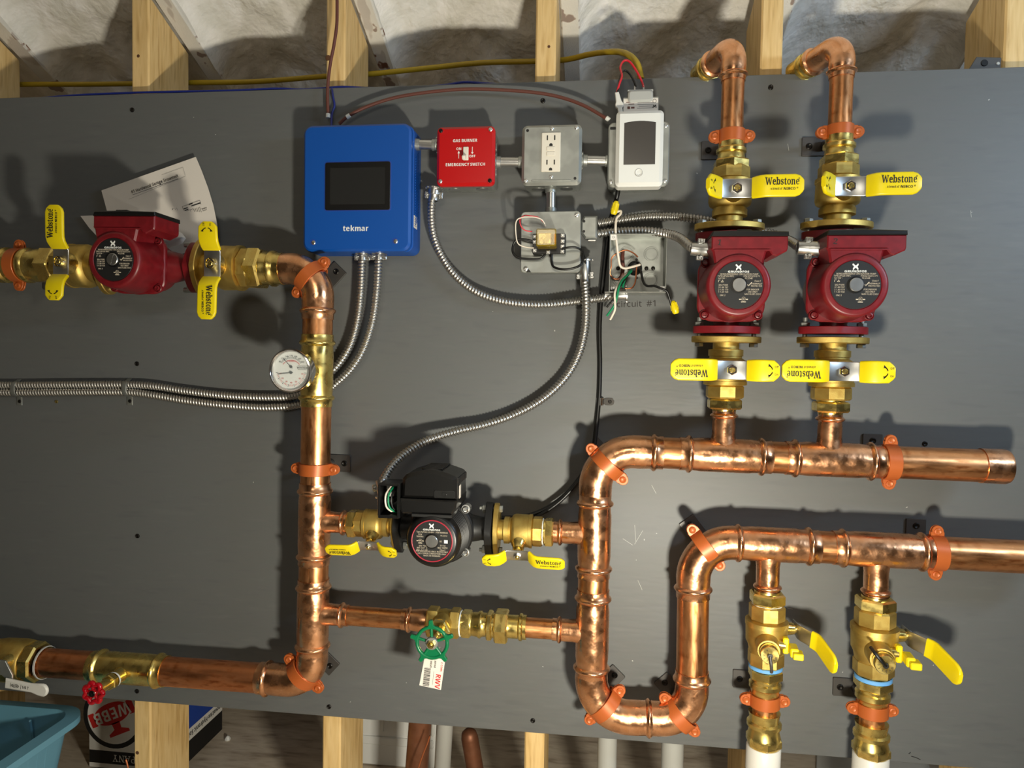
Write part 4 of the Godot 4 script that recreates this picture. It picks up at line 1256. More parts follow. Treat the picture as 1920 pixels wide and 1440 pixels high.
# ---------- lower right: two drain valves ----------
func drain_valve(label: String, T: Transform3D, k: float, strap_down: bool) -> Node3D:
	# local y up; origin at the bottom of the lower hex
	var t := thing("purge_valve", label, "valve", T, "purge valves under the lower manifold")
	var Q := Transform3D(Basis.from_scale(Vector3.ONE * k), Vector3.ZERO)
	var st := S()
	lathe(st, capped([Vector2(0.020, 0.026), Vector2(0.027, 0.0305), Vector2(0.038, 0.0325), Vector2(0.046, 0.0365), Vector2(0.075, 0.0372), Vector2(0.0755, 0.0382), Vector2(0.084, 0.0382), Vector2(0.086, 0.031)]), Q, 40)
	part("body", st, M.cast_brass, t)
	for h in [[0.0, 0.0275, 0.0325], [0.085, 0.114, 0.0325]]:
		st = S()
		nut(st, h[0], h[1], h[2], Q, 8)
		part("threaded_hex", st, M.cast_brass, t)
	var Z := Q * along(Vector3(-0.002, 0.053, 0), Vector3(-0.12, -0.05, 1))
	st = S()
	lathe(st, capped([Vector2(0.02, 0.0205), Vector2(0.060, 0.0200), Vector2(0.062, 0.0190), Vector2(0.062, 0.0150), Vector2(0.068, 0.0150)]), Z, 32)
	part("hose_outlet", st, M.cast_brass, t)
	st = S()
	lathe(st, capped([Vector3(0.064, 0.0155, 0), Vector2(0.066, 0.0162), Vector2(0.078, 0.0162), Vector2(0.080, 0.0150)]), Z, 32)
	var cap := part("outlet_cap", st, M.brass, t)
	var ct := Z * Transform3D(Basis(Vector3(1, 0, 0), Vector3(0, 0, -1), Vector3(0, 1, 0)), Vector3(0, 0.080, 0))
	for i in 8:
		var f := PI * 0.9 - TAU * 0.62 * i / 7
		write(cap, "Webstone"[i], ct * mv(cos(f) * 0.0105, sin(f) * 0.0105, 0.0002) * ro(Vector3(0, 0, 1), rad_to_deg(f) - 90.0), 0.0036, M.ink)
	st = S()
	var end := Vector2(-0.004, -0.033) if strap_down else Vector2(0.021, 0.024)
	tube(st, spl([Z * Vector3(0, 0.083, 0), Z * Vector3(end.x * 0.4, 0.0865, end.y * 0.4), Z * Vector3(end.x * 0.8, 0.083, end.y * 0.8), Z * Vector3(end.x, 0.072, end.y)], 6), 0.0026, 8)
	lathe(st, disc(0.0045, 0.079, 0.084), Z, 16)
	part("cap_strap", st, M.wire_black if not strap_down else M.dark_steel, t)
	# side stem with the long lever
	var R := Transform3D(Basis(Vector3.UP, deg_to_rad(98.0)), Vector3.ZERO)
	st = S()
	lathe(st, [Vector2(0.028, 0.0135), Vector2(0.050, 0.0105), Vector2(0.050, 0.0075), Vector2(0.062, 0.0075)], R * Q * along(Vector3(0, 0.068, 0), Vector3(0, 0, 1)), 20)
	part("stem_housing", st, M.brass, t)
	var H := R * Q * Transform3D(Basis(Vector3(-1, 0, 0), Vector3(0, -1, 0), Vector3(0, 0, 1)), Vector3(0, 0.068, 0.055)) * ro(Vector3(0, 0, 1), 13.0)
	st = S()
	ribbon(st, [Vector2(-0.016, 0), Vector2(0.010, 0), Vector2(0.017, 0.004), Vector2(0.036, 0.017)], [0.020, 0.028, 0.030, 0.030], 0.003, H)
	nut(st, 0.0015, 0.008, 0.0085, H * along(Vector3.ZERO, Vector3(0, 0, 1)))
	part("handle_bracket", st, M.steel, t, "bare steel middle of the handle")
	st = S()
	ribbon(st, [Vector2(0.033, 0.015), Vector2(0.041, 0.0205), Vector2(0.048, 0.0225), Vector2(0.101, 0.0225), Vector2(0.108, 0.0225), Vector2(0.1125, 0.0225), Vector2(0.1135, 0.0225)], [0.034, 0.035, 0.0355, 0.0355, 0.030, 0.021, 0.016], 0.0062, H)
	part("long_grip", st, M.yellow, t)
	# small yellow tee key of the outlet
	st = S()
	var K := Q * Transform3D(Basis(Vector3.UP, -0.12), Vector3(0.026, 0.052, 0.034))
	box(st, Vector3(0.010, 0.029, 0.013), K, 0.002)
	box(st, Vector3(0.014, 0.016, 0.030), K * mv(0.012, -0.004, 0.012), 0.002)
	box(st, Vector3(0.017, 0.0115, 0.022), K * mv(0.017, -0.006, 0.026), 0.0015)
	part("outlet_key", st, M.yellow, t)
	st = S()
	lathe(st, disc(0.008, -0.012, 0.004), K * along(Vector3(-0.004, 0, 0), Vector3(1, 0, 0)), 16)
	part("key_stem", st, M.brass, t)
	return t


func build_drains():
	var rows := [[fr(Vector3(1.4837, 0.1929, 0.08), Vector3(-0.002, 1, 0)), 1.0, true, "first"], [fr(Vector3(1.6582, 0.183, 0.08), Vector3(-0.0026, 1, 0)), 1.03, false, "second"]]
	drain_valve("brass purge valve nearer the copper U, its cap strap hanging straight down", fr(Vector3(1.4837, 0.1929, 0.08), Vector3(-0.002, 1, 0)), 0.92, true)
	drain_valve("brass purge valve farther from the copper U, black strap slanting across its cap", fr(Vector3(1.6582, 0.1884, 0.08), Vector3(-0.0026, 1, 0)), 0.98, false)
	var o: Node3D
	o = adapter("male_adapter", "brass hex adapter above the purge valve nearer the copper U", fr(Vector3(1.4835, 0.2915, 0.08), Vector3(-0.002, 1, 0)), [Vector2(0, 0.0236), Vector2(0.0064, 0.0245), Vector2(0.0248, 0.0218), Vector2(0.0303, 0.0209)], 0.0074, 0.0266, 0.0302, M.brass)
	var st := S()
	lathe(st, [Vector2(0.0018, 0.0236), Vector2(0.0028, 0.0254), Vector2(0.0064, 0.0254), Vector2(0.0074, 0.0236)], Transform3D.IDENTITY, 32)
	part("thread_tape", st, M.tape, o)
	o = adapter("male_adapter", "brass hex adapter above the purge valve farther from the copper U", fr(Vector3(1.6579, 0.2899, 0.08), Vector3(-0.0026, 1, 0)), [Vector2(0, 0.0241), Vector2(0.009, 0.025), Vector2(0.0253, 0.0223), Vector2(0.0325, 0.0214)], 0.009, 0.0289, 0.0318, M.brass)
	st = S()
	lathe(st, [Vector2(0.0036, 0.0241), Vector2(0.0045, 0.0259), Vector2(0.0081, 0.0259), Vector2(0.009, 0.0241)], Transform3D.IDENTITY, 32)
	part("thread_tape", st, M.tape, o)
	o = adapter("press_adapter", "brass press adapter with blue tape below the purge valve nearer the copper U", fr(Vector3(1.4838, 0.1226, 0.08), Vector3(-0.002, 1, 0)), [Vector2(0, 0.0192), Vector2(0, 0.0224), Vector2(0.0204, 0.0224), Vector2(0.0297, 0.0237), Vector2(0.0324, 0.0264), Vector2(0.0389, 0.0264), Vector2(0.0417, 0.0237), Vector2(0.0463, 0.0242), Vector2(0.0611, 0.0246), Vector2(0.0731, 0.0237)], 0.0473, 0.0648, 0.0292, M.brass)
	st = S()
	lathe(st, [Vector2(0.0648, 0.0264), Vector2(0.0658, 0.0278), Vector2(0.0704, 0.0278), Vector2(0.0713, 0.0264)], Transform3D.IDENTITY, 32)
	part("thread_tape", st, M.tape_blue, o)
	o = adapter("press_adapter", "brass press adapter with blue tape below the purge valve farther from the copper U", fr(Vector3(1.6584, 0.1193, 0.08), Vector3(-0.0026, 1, 0)), [Vector2(0, 0.0197), Vector2(0, 0.0229), Vector2(0.0201, 0.0229), Vector2(0.0273, 0.0242), Vector2(0.0301, 0.0273), Vector2(0.0383, 0.0273), Vector2(0.041, 0.0242), Vector2(0.0455, 0.0246), Vector2(0.0601, 0.0251), Vector2(0.071, 0.0242)], 0.0455, 0.0628, 0.0305, M.brass)
	st = S()
	lathe(st, [Vector2(0.061, 0.0278), Vector2(0.0619, 0.0291), Vector2(0.0674, 0.0291), Vector2(0.0683, 0.0278)], Transform3D.IDENTITY, 32)
	part("thread_tape", st, M.tape_blue, o)
	pipe("copper_pipe", "short copper nipple below the clamp under the purge valve nearer the copper U", Vector3(1.4839, 0.1012, 0.08), Vector3(1.4838, 0.1337, 0.08), SMALL + 0.002, M.pipe)
	pipe("copper_pipe", "short copper nipple below the clamp under the purge valve farther from the copper U", Vector3(1.6584, 0.0937, 0.08), Vector3(1.6583, 0.1284, 0.08), SMALL + 0.002, M.pipe)
	clamp_ring("orange clamp under the purge valve nearer the copper U", Vector3(1.4838, 0.1318, 0.08), Vector3(-0.002, 1, 0), SMALL + 0.005)
	clamp_ring("orange clamp under the purge valve farther from the copper U", Vector3(1.6583, 0.1293, 0.08), Vector3(-0.0026, 1, 0), SMALL + 0.005)
	for q in [[fr(Vector3(1.484, 0.0538, 0.08), Vector3(-0.002, 1, 0)), 0.0577, "nearer"], [fr(Vector3(1.6585, 0.0516, 0.08), Vector3(-0.0026, 1, 0)), 0.0548, "farther from"]]:
		var s: float = q[1]
		o = adapter("crimp_adapter", "ribbed brass crimp adapter on the white plastic tube %s the copper U" % q[2], q[0], [Vector2(-0.004, 0.0245), Vector2(0.012, 0.0285), Vector2(0.016, 0.0275), Vector2(0.026, 0.0250), Vector2(s - 0.026, 0.0245), Vector2(s - 0.024, 0.0285), Vector2(s - 0.018, 0.0285), Vector2(s - 0.015, 0.0245), Vector2(s - 0.010, 0.0245), Vector2(s, 0.0262), Vector2(s, 0.0190)], 0.0, 0.0165, 0.0305, M.brass)
	for q in [[Vector3(1.484, 0.0528, 0.08), "nearer"], [Vector3(1.6585, 0.0526, 0.08), "farther from"]]:
		var a: Vector3 = q[0]
		var L := a.y - FLOOR
		o = thing("plastic_tube", "thick white plastic tube going down below the board, the one %s the copper U" % q[1], "tube", fr(Vector3(a.x - 0.004, FLOOR, a.z), Vector3(0.004, L, 0)))
		st = S()
		lathe(st, [Vector2(0, 0.0245), Vector2(L - 0.043, 0.0245), Vector2(L - 0.042, 0.0285), Vector2(L - 0.002, 0.0285), Vector2(L, 0.027), Vector2(L, 0)], Transform3D.IDENTITY, 36)
		part("tube_wall", st, M.pex, o)


# ---------- black pump line and green-wheel line ----------
func build_bypass():
	var o: Node3D
	var st := S()
	o = adapter("male_adapter", "brass hex adapter left of the black pump's valve", fr(Vector3(0.7419, 0.4047, 0.08), Vector3(1, -0.0003, 0)), [Vector2(0, 0.0195), Vector2(0.0181, 0.0214), Vector2(0.0242, 0.0223)], 0.002, 0.0191, 0.0262, M.brass)
	isolation_valve("small flanged valve left of the black pump, yellow handle hanging upside down", fr(Vector3(0.837, 0.4047, 0.08), -Vector3(1, -0.0003, 0)), 0.755, deg_to_rad(-37.0), true, false)
	isolation_valve("small flanged valve right of the black pump, yellow handle pointing towards the middle riser", fr(Vector3(1.0125, 0.4047, 0.08), Vector3(1, -0.0003, 0)), 0.83, deg_to_rad(37.0), true, false)
	o = adapter("male_adapter", "brass hex adapter with white tape right of the black pump's valve", fr(Vector3(1.0953, 0.4046, 0.08), Vector3(1, -0.0003, 0)), [Vector2(0, 0.0207), Vector2(0.0075, 0.0216), Vector2(0.0245, 0.0188)], 0.0066, 0.0226, 0.0258, M.brass)
	st = S()
	lathe(st, [Vector2(0.0028, 0.0226), Vector2(0.0033, 0.0238), Vector2(0.0045, 0.0238), Vector2(0.005, 0.0216)], Transform3D.IDENTITY, 32)
	part("thread_tape", st, M.tape, o)
	black_pump(Vector3(0.9225, 0.4047, 0.08))
	# the line with the green wheel
	pipe("copper_pipe", "branch pipe between the low riser tee and the green wheel valve", Vector3(0.7411, 0.2337, 0.08), Vector3(0.8714, 0.233, 0.08), SMALL, M.pipe)
	o = thing("press_coupling", "dark shiny copper press fitting beside the green wheel valve", "pipe fitting", fr(Vector3(0.8466, 0.2331, 0.08), Vector3(1, -0.0057, 0)))
	st = S()
	lathe(st, press_end(SMALL, 0.8) + [Vector2(0.040, SMALL + 0.0035), Vector2(0.046, SMALL + 0.002), Vector2(0.050, SMALL + 0.002)], Transform3D.IDENTITY, 36)
	part("sleeve", st, M.copper, o)
	var v := thing("gate_valve", "brass gate valve with five-lobed green hand wheel", "valve", fr(Vector3(0.8921, 0.2328, 0.08), Vector3(1, -0.0057, 0)))
	st = S()
	lathe(st, [Vector2(0, 0.0193), Vector2(0.0207, 0.0221), Vector2(0.0324, 0.024), Vector2(0.0442, 0.0221), Vector2(0.0618, 0.0211)], Transform3D.IDENTITY, 32)
	var c: float = 0.0315
	var Z := along(Vector3(0, c, 0), Vector3(0, 0, 1))
	lathe(st, capped([Vector2(0.0, 0.021), Vector2(0.022, 0.0205), Vector2(0.026, 0.018), Vector2(0.034, 0.018)]), Z, 32)
	part("body", st, M.cast_brass, v)
	for q in [[0.001, 0.0216], [0.0432, 0.0608]]:
		st = S()
		nut(st, q[0], q[1], 0.0275, Transform3D.IDENTITY, 6)
		part("threaded_hex", st, M.cast_brass, v)
	st = S()
	nut(st, 0.030, 0.045, 0.0195, Z)
	part("bonnet", st, M.brass, v)
	st = S()
	lathe(st, [Vector2(0.043, 0.010), Vector2(0.062, 0.008), Vector2(0.064, 0.0045), Vector2(0.098, 0.0045)], Z, 18)
	part("stem", st, M.brass, v)
	st = S()
	var W := v.transform.basis.inverse()
	var hub := Vector3(0, c, 0.094)
	var ring := PackedVector3Array()
	for i in 61:
		var f := TAU * i / 60
		ring.append(hub + W * (Vector3(cos(f), sin(f), 0) * 0.0258))
	tube(st, ring, 0.0032, 10)
	for k in 5:
		var f := deg_to_rad(90.0 + 4.0 + 72.0 * k)
		var q := W * Vector3(cos(f), sin(f), 0)
		var s := W * Vector3(-sin(f), cos(f), 0)
		tube(st, PackedVector3Array([hub + q * 0.006, hub + q * 0.025]), 0.0026, 8)
		var lug := PackedVector2Array([Vector2(0.0255, -0.009), Vector2(0.030, -0.004), Vector2(0.0375, -0.0032), Vector2(0.0385, 0), Vector2(0.0375, 0.0032), Vector2(0.030, 0.004), Vector2(0.0255, 0.009)])
		slab(st, lug, -0.0032, 0.0032, 0.001, Transform3D(Basis(q, s, Vector3(0, 0, 1)), hub), true)
	var sector := PackedVector2Array([Vector2.ZERO])
	for i in 9:
		sector.append(Vector2.from_angle(deg_to_rad(lerpf(233, 307, i / 8.0))) * 0.0255)
	slab(st, sector, -0.002, 0.001, 0.0005, Transform3D(W, hub), true)
	part("hand_wheel", st, M.green, v)
	st = S()
	lathe(st, [Vector2(0.092, 0.0105), Vector2(0.0995, 0.0105), Vector2(0.1005, 0.0095), Vector2(0.1005, 0)], Z, 28)
	part("wheel_washer", st, M.zinc, v)
	st = S()
	nut(st, 0.100, 0.106, 0.0068, Z)
	lathe(st, disc(0.0032, 0.104, 0.1095), Z, 12)
	part("wheel_nut", st, M.brass, v)
	tag_card()
	o = thing("press_union", "brass union with hex nuts right of the green wheel valve", "pipe fitting", fr(Vector3(0.9519, 0.2325, 0.08), Vector3(1, -0.0057, 0)))
	st = S()
	lathe(st, [Vector2(0, 0.022), Vector2(0.0019, 0.022), Vector2(0.0224, 0.021), Vector2(0.0233, 0.0201), Vector2(0.0263, 0.021), Vector2(0.033, 0.0215), Vector2(0.0359, 0.0239), Vector2(0.0389, 0.0239), Vector2(0.0418, 0.021), Vector2(0.0476, 0.0205), Vector2(0.064, 0.0219), Vector2(0.087, 0.0209), Vector2(0.0889, 0.02), Vector2(0.0966, 0.0204), Vector2(0.1062, 0.0204), Vector2(0.109, 0.0237), Vector2(0.1128, 0.0237), Vector2(0.1147, 0.0213), Vector2(0.1205, 0.0213), Vector2(0.1205, 0.018)], Transform3D.IDENTITY, 36)
	part("body", st, M.brass, o)
	for q in [[0.0039, 0.0214, 0.0248], [0.0495, 0.0601, 0.0265], [0.064, 0.088, 0.0302]]:
		st = S()
		nut(st, q[0], q[1], q[2])
		part("hex_nut", st, M.brass, o)
	st = S()
	lathe(st, [Vector2(0.0015, 0.022), Vector2(0.0019, 0.023), Vector2(0.0034, 0.023), Vector2(0.0039, 0.022)], Transform3D.IDENTITY, 32)
	part("thread_tape", st, M.tape, o)
	pipe("copper_pipe", "branch pipe between the brass union and the middle riser", Vector3(1.0676, 0.2318, 0.08), Vector3(1.1274, 0.2315, 0.08), SMALL, M.pipe)


func tag_card():
	var t := thing("price_tag", "white paper tag with barcode hanging from the green wheel valve", "tag", Transform3D(Basis(Vector3(0, 0, 1), -0.09), Vector3(0.9226, 0.1746, 0.16)))
	var st := S()
	slab(st, PackedVector2Array([Vector2(-0.0215, -0.0245), Vector2(0.0165, -0.0265), Vector2(0.0185, 0.026), Vector2(-0.0170, 0.026)]), 0, 0.0005)
	slab(st, PackedVector2Array([Vector2(0.003, 0.026), Vector2(0.0125, 0.026), Vector2(0.012, 0.046), Vector2(0.007, 0.046)]), 0, 0.0005)
	part("card", st, M.paper, t)
	var Q := ro(Vector3(0, 0, 1), -90.0)
	write(t, "RWV", mv(0.0095, -0.0125, 0.0006) * Q, 0.0085, M.ink_red, "Droid Sans", true)
	write(t, "C CORP.", mv(0.0135, 0.0125, 0.0006) * Q, 0.0032, M.ink_red, "Droid Sans", true)
	write(t, "20TAB", mv(0.002, 0.016, 0.0006) * Q, 0.003, M.ink, "Droid Sans", true)
	write(t, "E VALVE", mv(-0.005, 0.0165, 0.0006) * Q, 0.003, M.ink, "Droid Sans", true)
	st = S()
	var y := 0.0075
	var i := 0
	while y > -0.0235:
		var w: float = [0.0005, 0.001, 0.0006, 0.0013, 0.0008][i % 5]
		slab(st, PackedVector2Array([Vector2(-0.0155, y - w), Vector2(-0.0045, y - w), Vector2(-0.0045, y), Vector2(-0.0155, y)]), 0.0004, 0.0007)
		y -= w + [0.0007, 0.0005, 0.0010, 0.0006][i % 4]
		i += 1
	part("barcode", st, M.ink, t)
	st = S()
	stroke(st, [Vector2(0.0012, 0.003), Vector2(0.0012, -0.02)], 0.0004, mv(0, 0, 0.0005))
	part("small_print", st, M.ink_grey, t)


func black_pump(at: Vector3):
	var t := thing("circulator_pump", "black electronic circulator pump with red-ringed plate and open wiring box", "pump", mv(at.x, at.y, at.z))
	var Z := along(Vector3.ZERO, Vector3(0, 0, 1))
	var st := S()
	lathe(st, capped([Vector2(-0.034, 0.028), Vector2(-0.024, 0.046), Vector2(0.012, 0.056), Vector2(0.030, 0.0575), Vector2(0.033, 0.055)]), Z, 48)
	lathe(st, [Vector2(-0.078, 0.024), Vector2(-0.068, 0.021), Vector2(-0.045, 0.026), Vector2(0.03, 0.034), Vector2(0.05, 0.024), Vector2(0.068, 0.0205), Vector2(0.08, 0.0215)], along(Vector3.ZERO, Vector3(1, 0.012, 0)), 32)
	part("volute", st, M.black_rubber, t)
	for e in [1, -1]:
		st = S()
		var fl := PackedVector2Array()
		for i in 40:
			var f := TAU * i / 40
			fl.append(Vector2(cos(f) * lerpf(0.034, 0.022, absf(sin(f))), sin(f) * 0.0495))
		var x: float = 0.0755 if e == 1 else -0.0885
		slab(st, fl, 0, 0.0125, 0.001, Transform3D(Basis(Vector3(0, 0, -1), Vector3(0, 1, 0), Vector3(1, 0, 0)), Vector3(x, 0, 0)), true)
		part("flange", st, M.black_rubber, t)
		for y in [-0.036, 0.036]:
			st = S()
			nut(st, -0.007, -0.0005, 0.0075, Transform3D(Basis(Vector3(0, -1, 0), Vector3(e, 0, 0), Vector3(0, 0, 1)), Vector3(x if e == 1 else x + 0.0125, y * 1.0, 0)))
			part("flange_nut", st, M.zinc, t)
	st = S()
	lathe(st, [Vector2(0.030, 0.050), Vector2(0.04, 0.0515), Vector2(0.082, 0.047), Vector2(0.092, 0.0445), Vector2(0.0965, 0.041), Vector2(0.0975, 0.0385), Vector2(0.097, 0)], Z, 56)
	for k in 7:   # cooling ribs of the shell
		lathe(st, [Vector2(0.044 + 0.006 * k, 0.0495 - 0.0007 * k), Vector2(0.0455 + 0.006 * k, 0.0525 - 0.0007 * k), Vector2(0.047 + 0.006 * k, 0.0495 - 0.0007 * k)], Z, 56)
	part("motor_shell", st, M.black_plastic, t)
	for q in [Vector2(0.0445, 0.042), Vector2(0.0445, -0.034)]:
		st = S()
		lathe(st, [Vector2(0.02, 0.008), Vector2(0.036, 0.0078), Vector2(0.036, 0.0058), Vector2(0.0395, 0.0055), Vector2(0.041, 0.0040), Vector2(0.039, 0.0025), Vector2(0.039, 0)], mv(q.x, q.y, 0) * Z, 16)
		part("motor_screw", st, M.steel, t)
	st = S()
	lathe(st, [Vector2(0.0965, 0.0352), Vector2(0.0990, 0.0352), Vector2(0.0994, 0.0344), Vector2(0.0990, 0.0334), Vector2(0.0975, 0.0334)], Z, 56)
	part("plate_ring", st, M.ring_red, t)
	name_plate(t, Z, Transform3D.IDENTITY, 0.0335, 0.0974, M.print_cream, false)
	# electronics box on top
	st = S()
	var B := mv(-0.008, 0, 0)
	slab(st, PackedVector2Array([Vector2(-0.044, 0.043), Vector2(0.040, 0.044), Vector2(0.044, 0.050), Vector2(0.047, 0.055), Vector2(0.048, 0.068), Vector2(-0.048, 0.068), Vector2(-0.048, 0.050)]), 0.004, 0.0955, 0.003, B, true)
	part("control_base", st, M.black_plastic, t)
	st = S()
	var hood := PackedVector2Array([Vector2(-0.047, 0.0675), Vector2(0.0475, 0.0675), Vector2(0.0465, 0.104)])
	for i in 9:
		var f := lerpf(0, 1, i / 8.0)
		hood.append(Vector2(lerpf(0.043, -0.040, f), 0.1075 + 0.0095 * sin(PI * f)))
	hood.append(Vector2(-0.0455, 0.101))
	slab(st, hood, 0.004, 0.093, 0.006, B, true)
	for k in 7:
		box(st, Vector3(0.036, 0.003, 0.004), B * mv(0.002, 0.1160, 0.014 + 0.010 * k), 0.001)
	part("control_hood", st, M.black_plastic, t)
	for k in 7:
		st = S()
		box(st, Vector3(0.003, 0.012, 0.0035), B * mv(0.0475, 0.098, 0.014 + 0.010 * k), 0.001)
		part("vent_fin", st, M.black_plastic, t)
	st = S()
	slab(st, rr(0.036, 0.0125, 0.003), 0.0925, 0.0945, 0.0008, B * mv(0.027, 0.0775, 0))
	lathe(st, [Vector2(0.0942, 0.0042), Vector2(0.0954, 0.004), Vector2(0.0954, 0.0032), Vector2(0.0946, 0.003), Vector2(0.0946, 0)], B * mv(0.027, 0.0775, 0) * Z, 20)
	part("control_window", st, M.screen, t)
	st = S()
	slab(st, PackedVector2Array([Vector2(-0.028, 0.0385), Vector2(0.040, 0.0385), Vector2(0.040, 0.0440), Vector2(-0.028, 0.0440)]), 0.04, 0.0965, 0.001, B)
	part("control_foot", st, M.plate_black, t)
	st = S()
	slab(st, rr(0.013, 0.022, 0.001, 2), 0, 0.0006, 0.0, B * Transform3D(Basis(Vector3.UP, PI / 2), Vector3(0.0483, 0.079, 0.070)))
	part("barcode_label", st, M.paper, t)
	# open wiring box on the left
	st = S()
	var C := mv(-0.0775, 0.0625, 0.062) * Transform3D(Basis.from_scale(Vector3(0.85, 0.88, 1)), Vector3.ZERO)
	box(st, Vector3(0.042, 0.064, 0.004), C * mv(0, 0, -0.02), 0.001)
	box(st, Vector3(0.042, 0.004, 0.05), C * mv(0, 0.030, 0.003), 0.001)
	box(st, Vector3(0.042, 0.006, 0.05), C * mv(0, -0.031, 0.003), 0.001)
	box(st, Vector3(0.005, 0.060, 0.05), C * mv(-0.0195, 0, 0.003), 0.001)
	box(st, Vector3(0.006, 0.066, 0.052), C * mv(0.021, 0, 0.004), 0.001)
	var wb := part("wiring_box", st, M.black_plastic, t, "open black wiring box with loose wires")
	for k in 3:
		st = S()
		box(st, Vector3(0.016, 0.009, 0.020), C * mv(-0.005, 0.020 - 0.013 * k, -0.006), 0.0015)
		lathe(st, disc(0.003, 0.0035, 0.006), C * mv(-0.005, 0.020 - 0.013 * k, 0) * Z, 10)
		part("terminal", st, M.pvc if k < 2 else M.dark_steel, wb)
	for wq in [[M.wire_white, -0.0035], [M.wire_green, 0.0025], [M.wire_black, 0.009]]:
		st = S()
		var x: float = wq[1]
		tube(st, spl([C * Vector3(x + 0.002, 0.024, 0.008), C * Vector3(x - 0.004, 0.010, 0.022), C * Vector3(x - 0.003, -0.012, 0.022), C * Vector3(x + 0.006, -0.024, 0.014), C * Vector3(x + 0.011, -0.026, 0.004)], 6), 0.0016, 8)
		part("wire", st, wq[0], wb)


# ---------- electrical boxes ----------
func box_screw(parent: Node3D, T: Transform3D, r := 0.0042, m: Material = null):
	var st := S()
	lathe(st, [Vector2(-0.001, r), Vector2(0.0008, r), Vector2(0.0018, r * 0.7), Vector2(0.0018, 0)], T * along(Vector3.ZERO, Vector3(0, 0, 1)), 14)
	stroke(st, [Vector2(-r * 0.7, -r * 0.3), Vector2(r * 0.7, r * 0.3)], r * 0.3, T * mv(0, 0, 0.0016))
	part("screw", st, m if m else M.steel, parent)


func steel_box(t: Node3D, w: float, h: float, d: float) -> MeshInstance3D:   # the drawn body of a square box, its back on the board
	var st := S()
	slab(st, rr(w, h, 0.010, 4), 0.0005, d, 0.002)
	var b := part("box_body", st, M.zinc, t)
	for q in [[Vector3(-w * 0.25, -h / 2 - 0.0003, d * 0.5), Vector3(0, -1, 0)], [Vector3(w * 0.25, -h / 2 - 0.0003, d * 0.5), Vector3(0, -1, 0)], [Vector3(w / 2 + 0.0003, -h * 0.22, d * 0.5), Vector3(1, 0, 0)], [Vector3(w / 2 + 0.0003, h * 0.22, d * 0.5), Vector3(1, 0, 0)]]:
		st = S()
		lathe(st, disc(0.0115, -0.0004, 0.0008, 0.0004), along(q[0], q[1]), 20)
		part("knockout", st, M.steel, b)
	return b


func conduit_stub(label: String, a: Vector3, b: Vector3) -> Node3D:   # a short steel tube with a connector at each end
	var t := thing("steel_conduit", label, "conduit", along(a, b - a), "short steel tubes between the boxes")
	var L := a.distance_to(b)
	var st := S()
	lathe(st, [Vector2(0, 0.0088), Vector2(L, 0.0088)], Transform3D.IDENTITY, 28)
	part("tube_wall", st, M.steel, t)
	for e in [0, 1]:
		st = S()
		var s0 := 0.0 if e == 0 else L
		var g := 1.0 if e == 0 else -1.0
		lathe(st, [Vector2(s0, 0.013), Vector2(s0 + g * 0.003, 0.0135), Vector2(s0 + g * 0.0045, 0.0105), Vector2(s0 + g * 0.011, 0.0103), Vector2(s0 + g * 0.0115, 0.0088)], Transform3D.IDENTITY, 28)
		for k in 8:
			var f := TAU * k / 8
			box(st, Vector3(0.004, 0.003, 0.003), Transform3D(Basis(Vector3.UP, f), Vector3.ZERO) * mv(0, s0 + g * 0.0015, 0.0138), 0.0006)
		part("locknut", st, M.zinc, t)
	return t


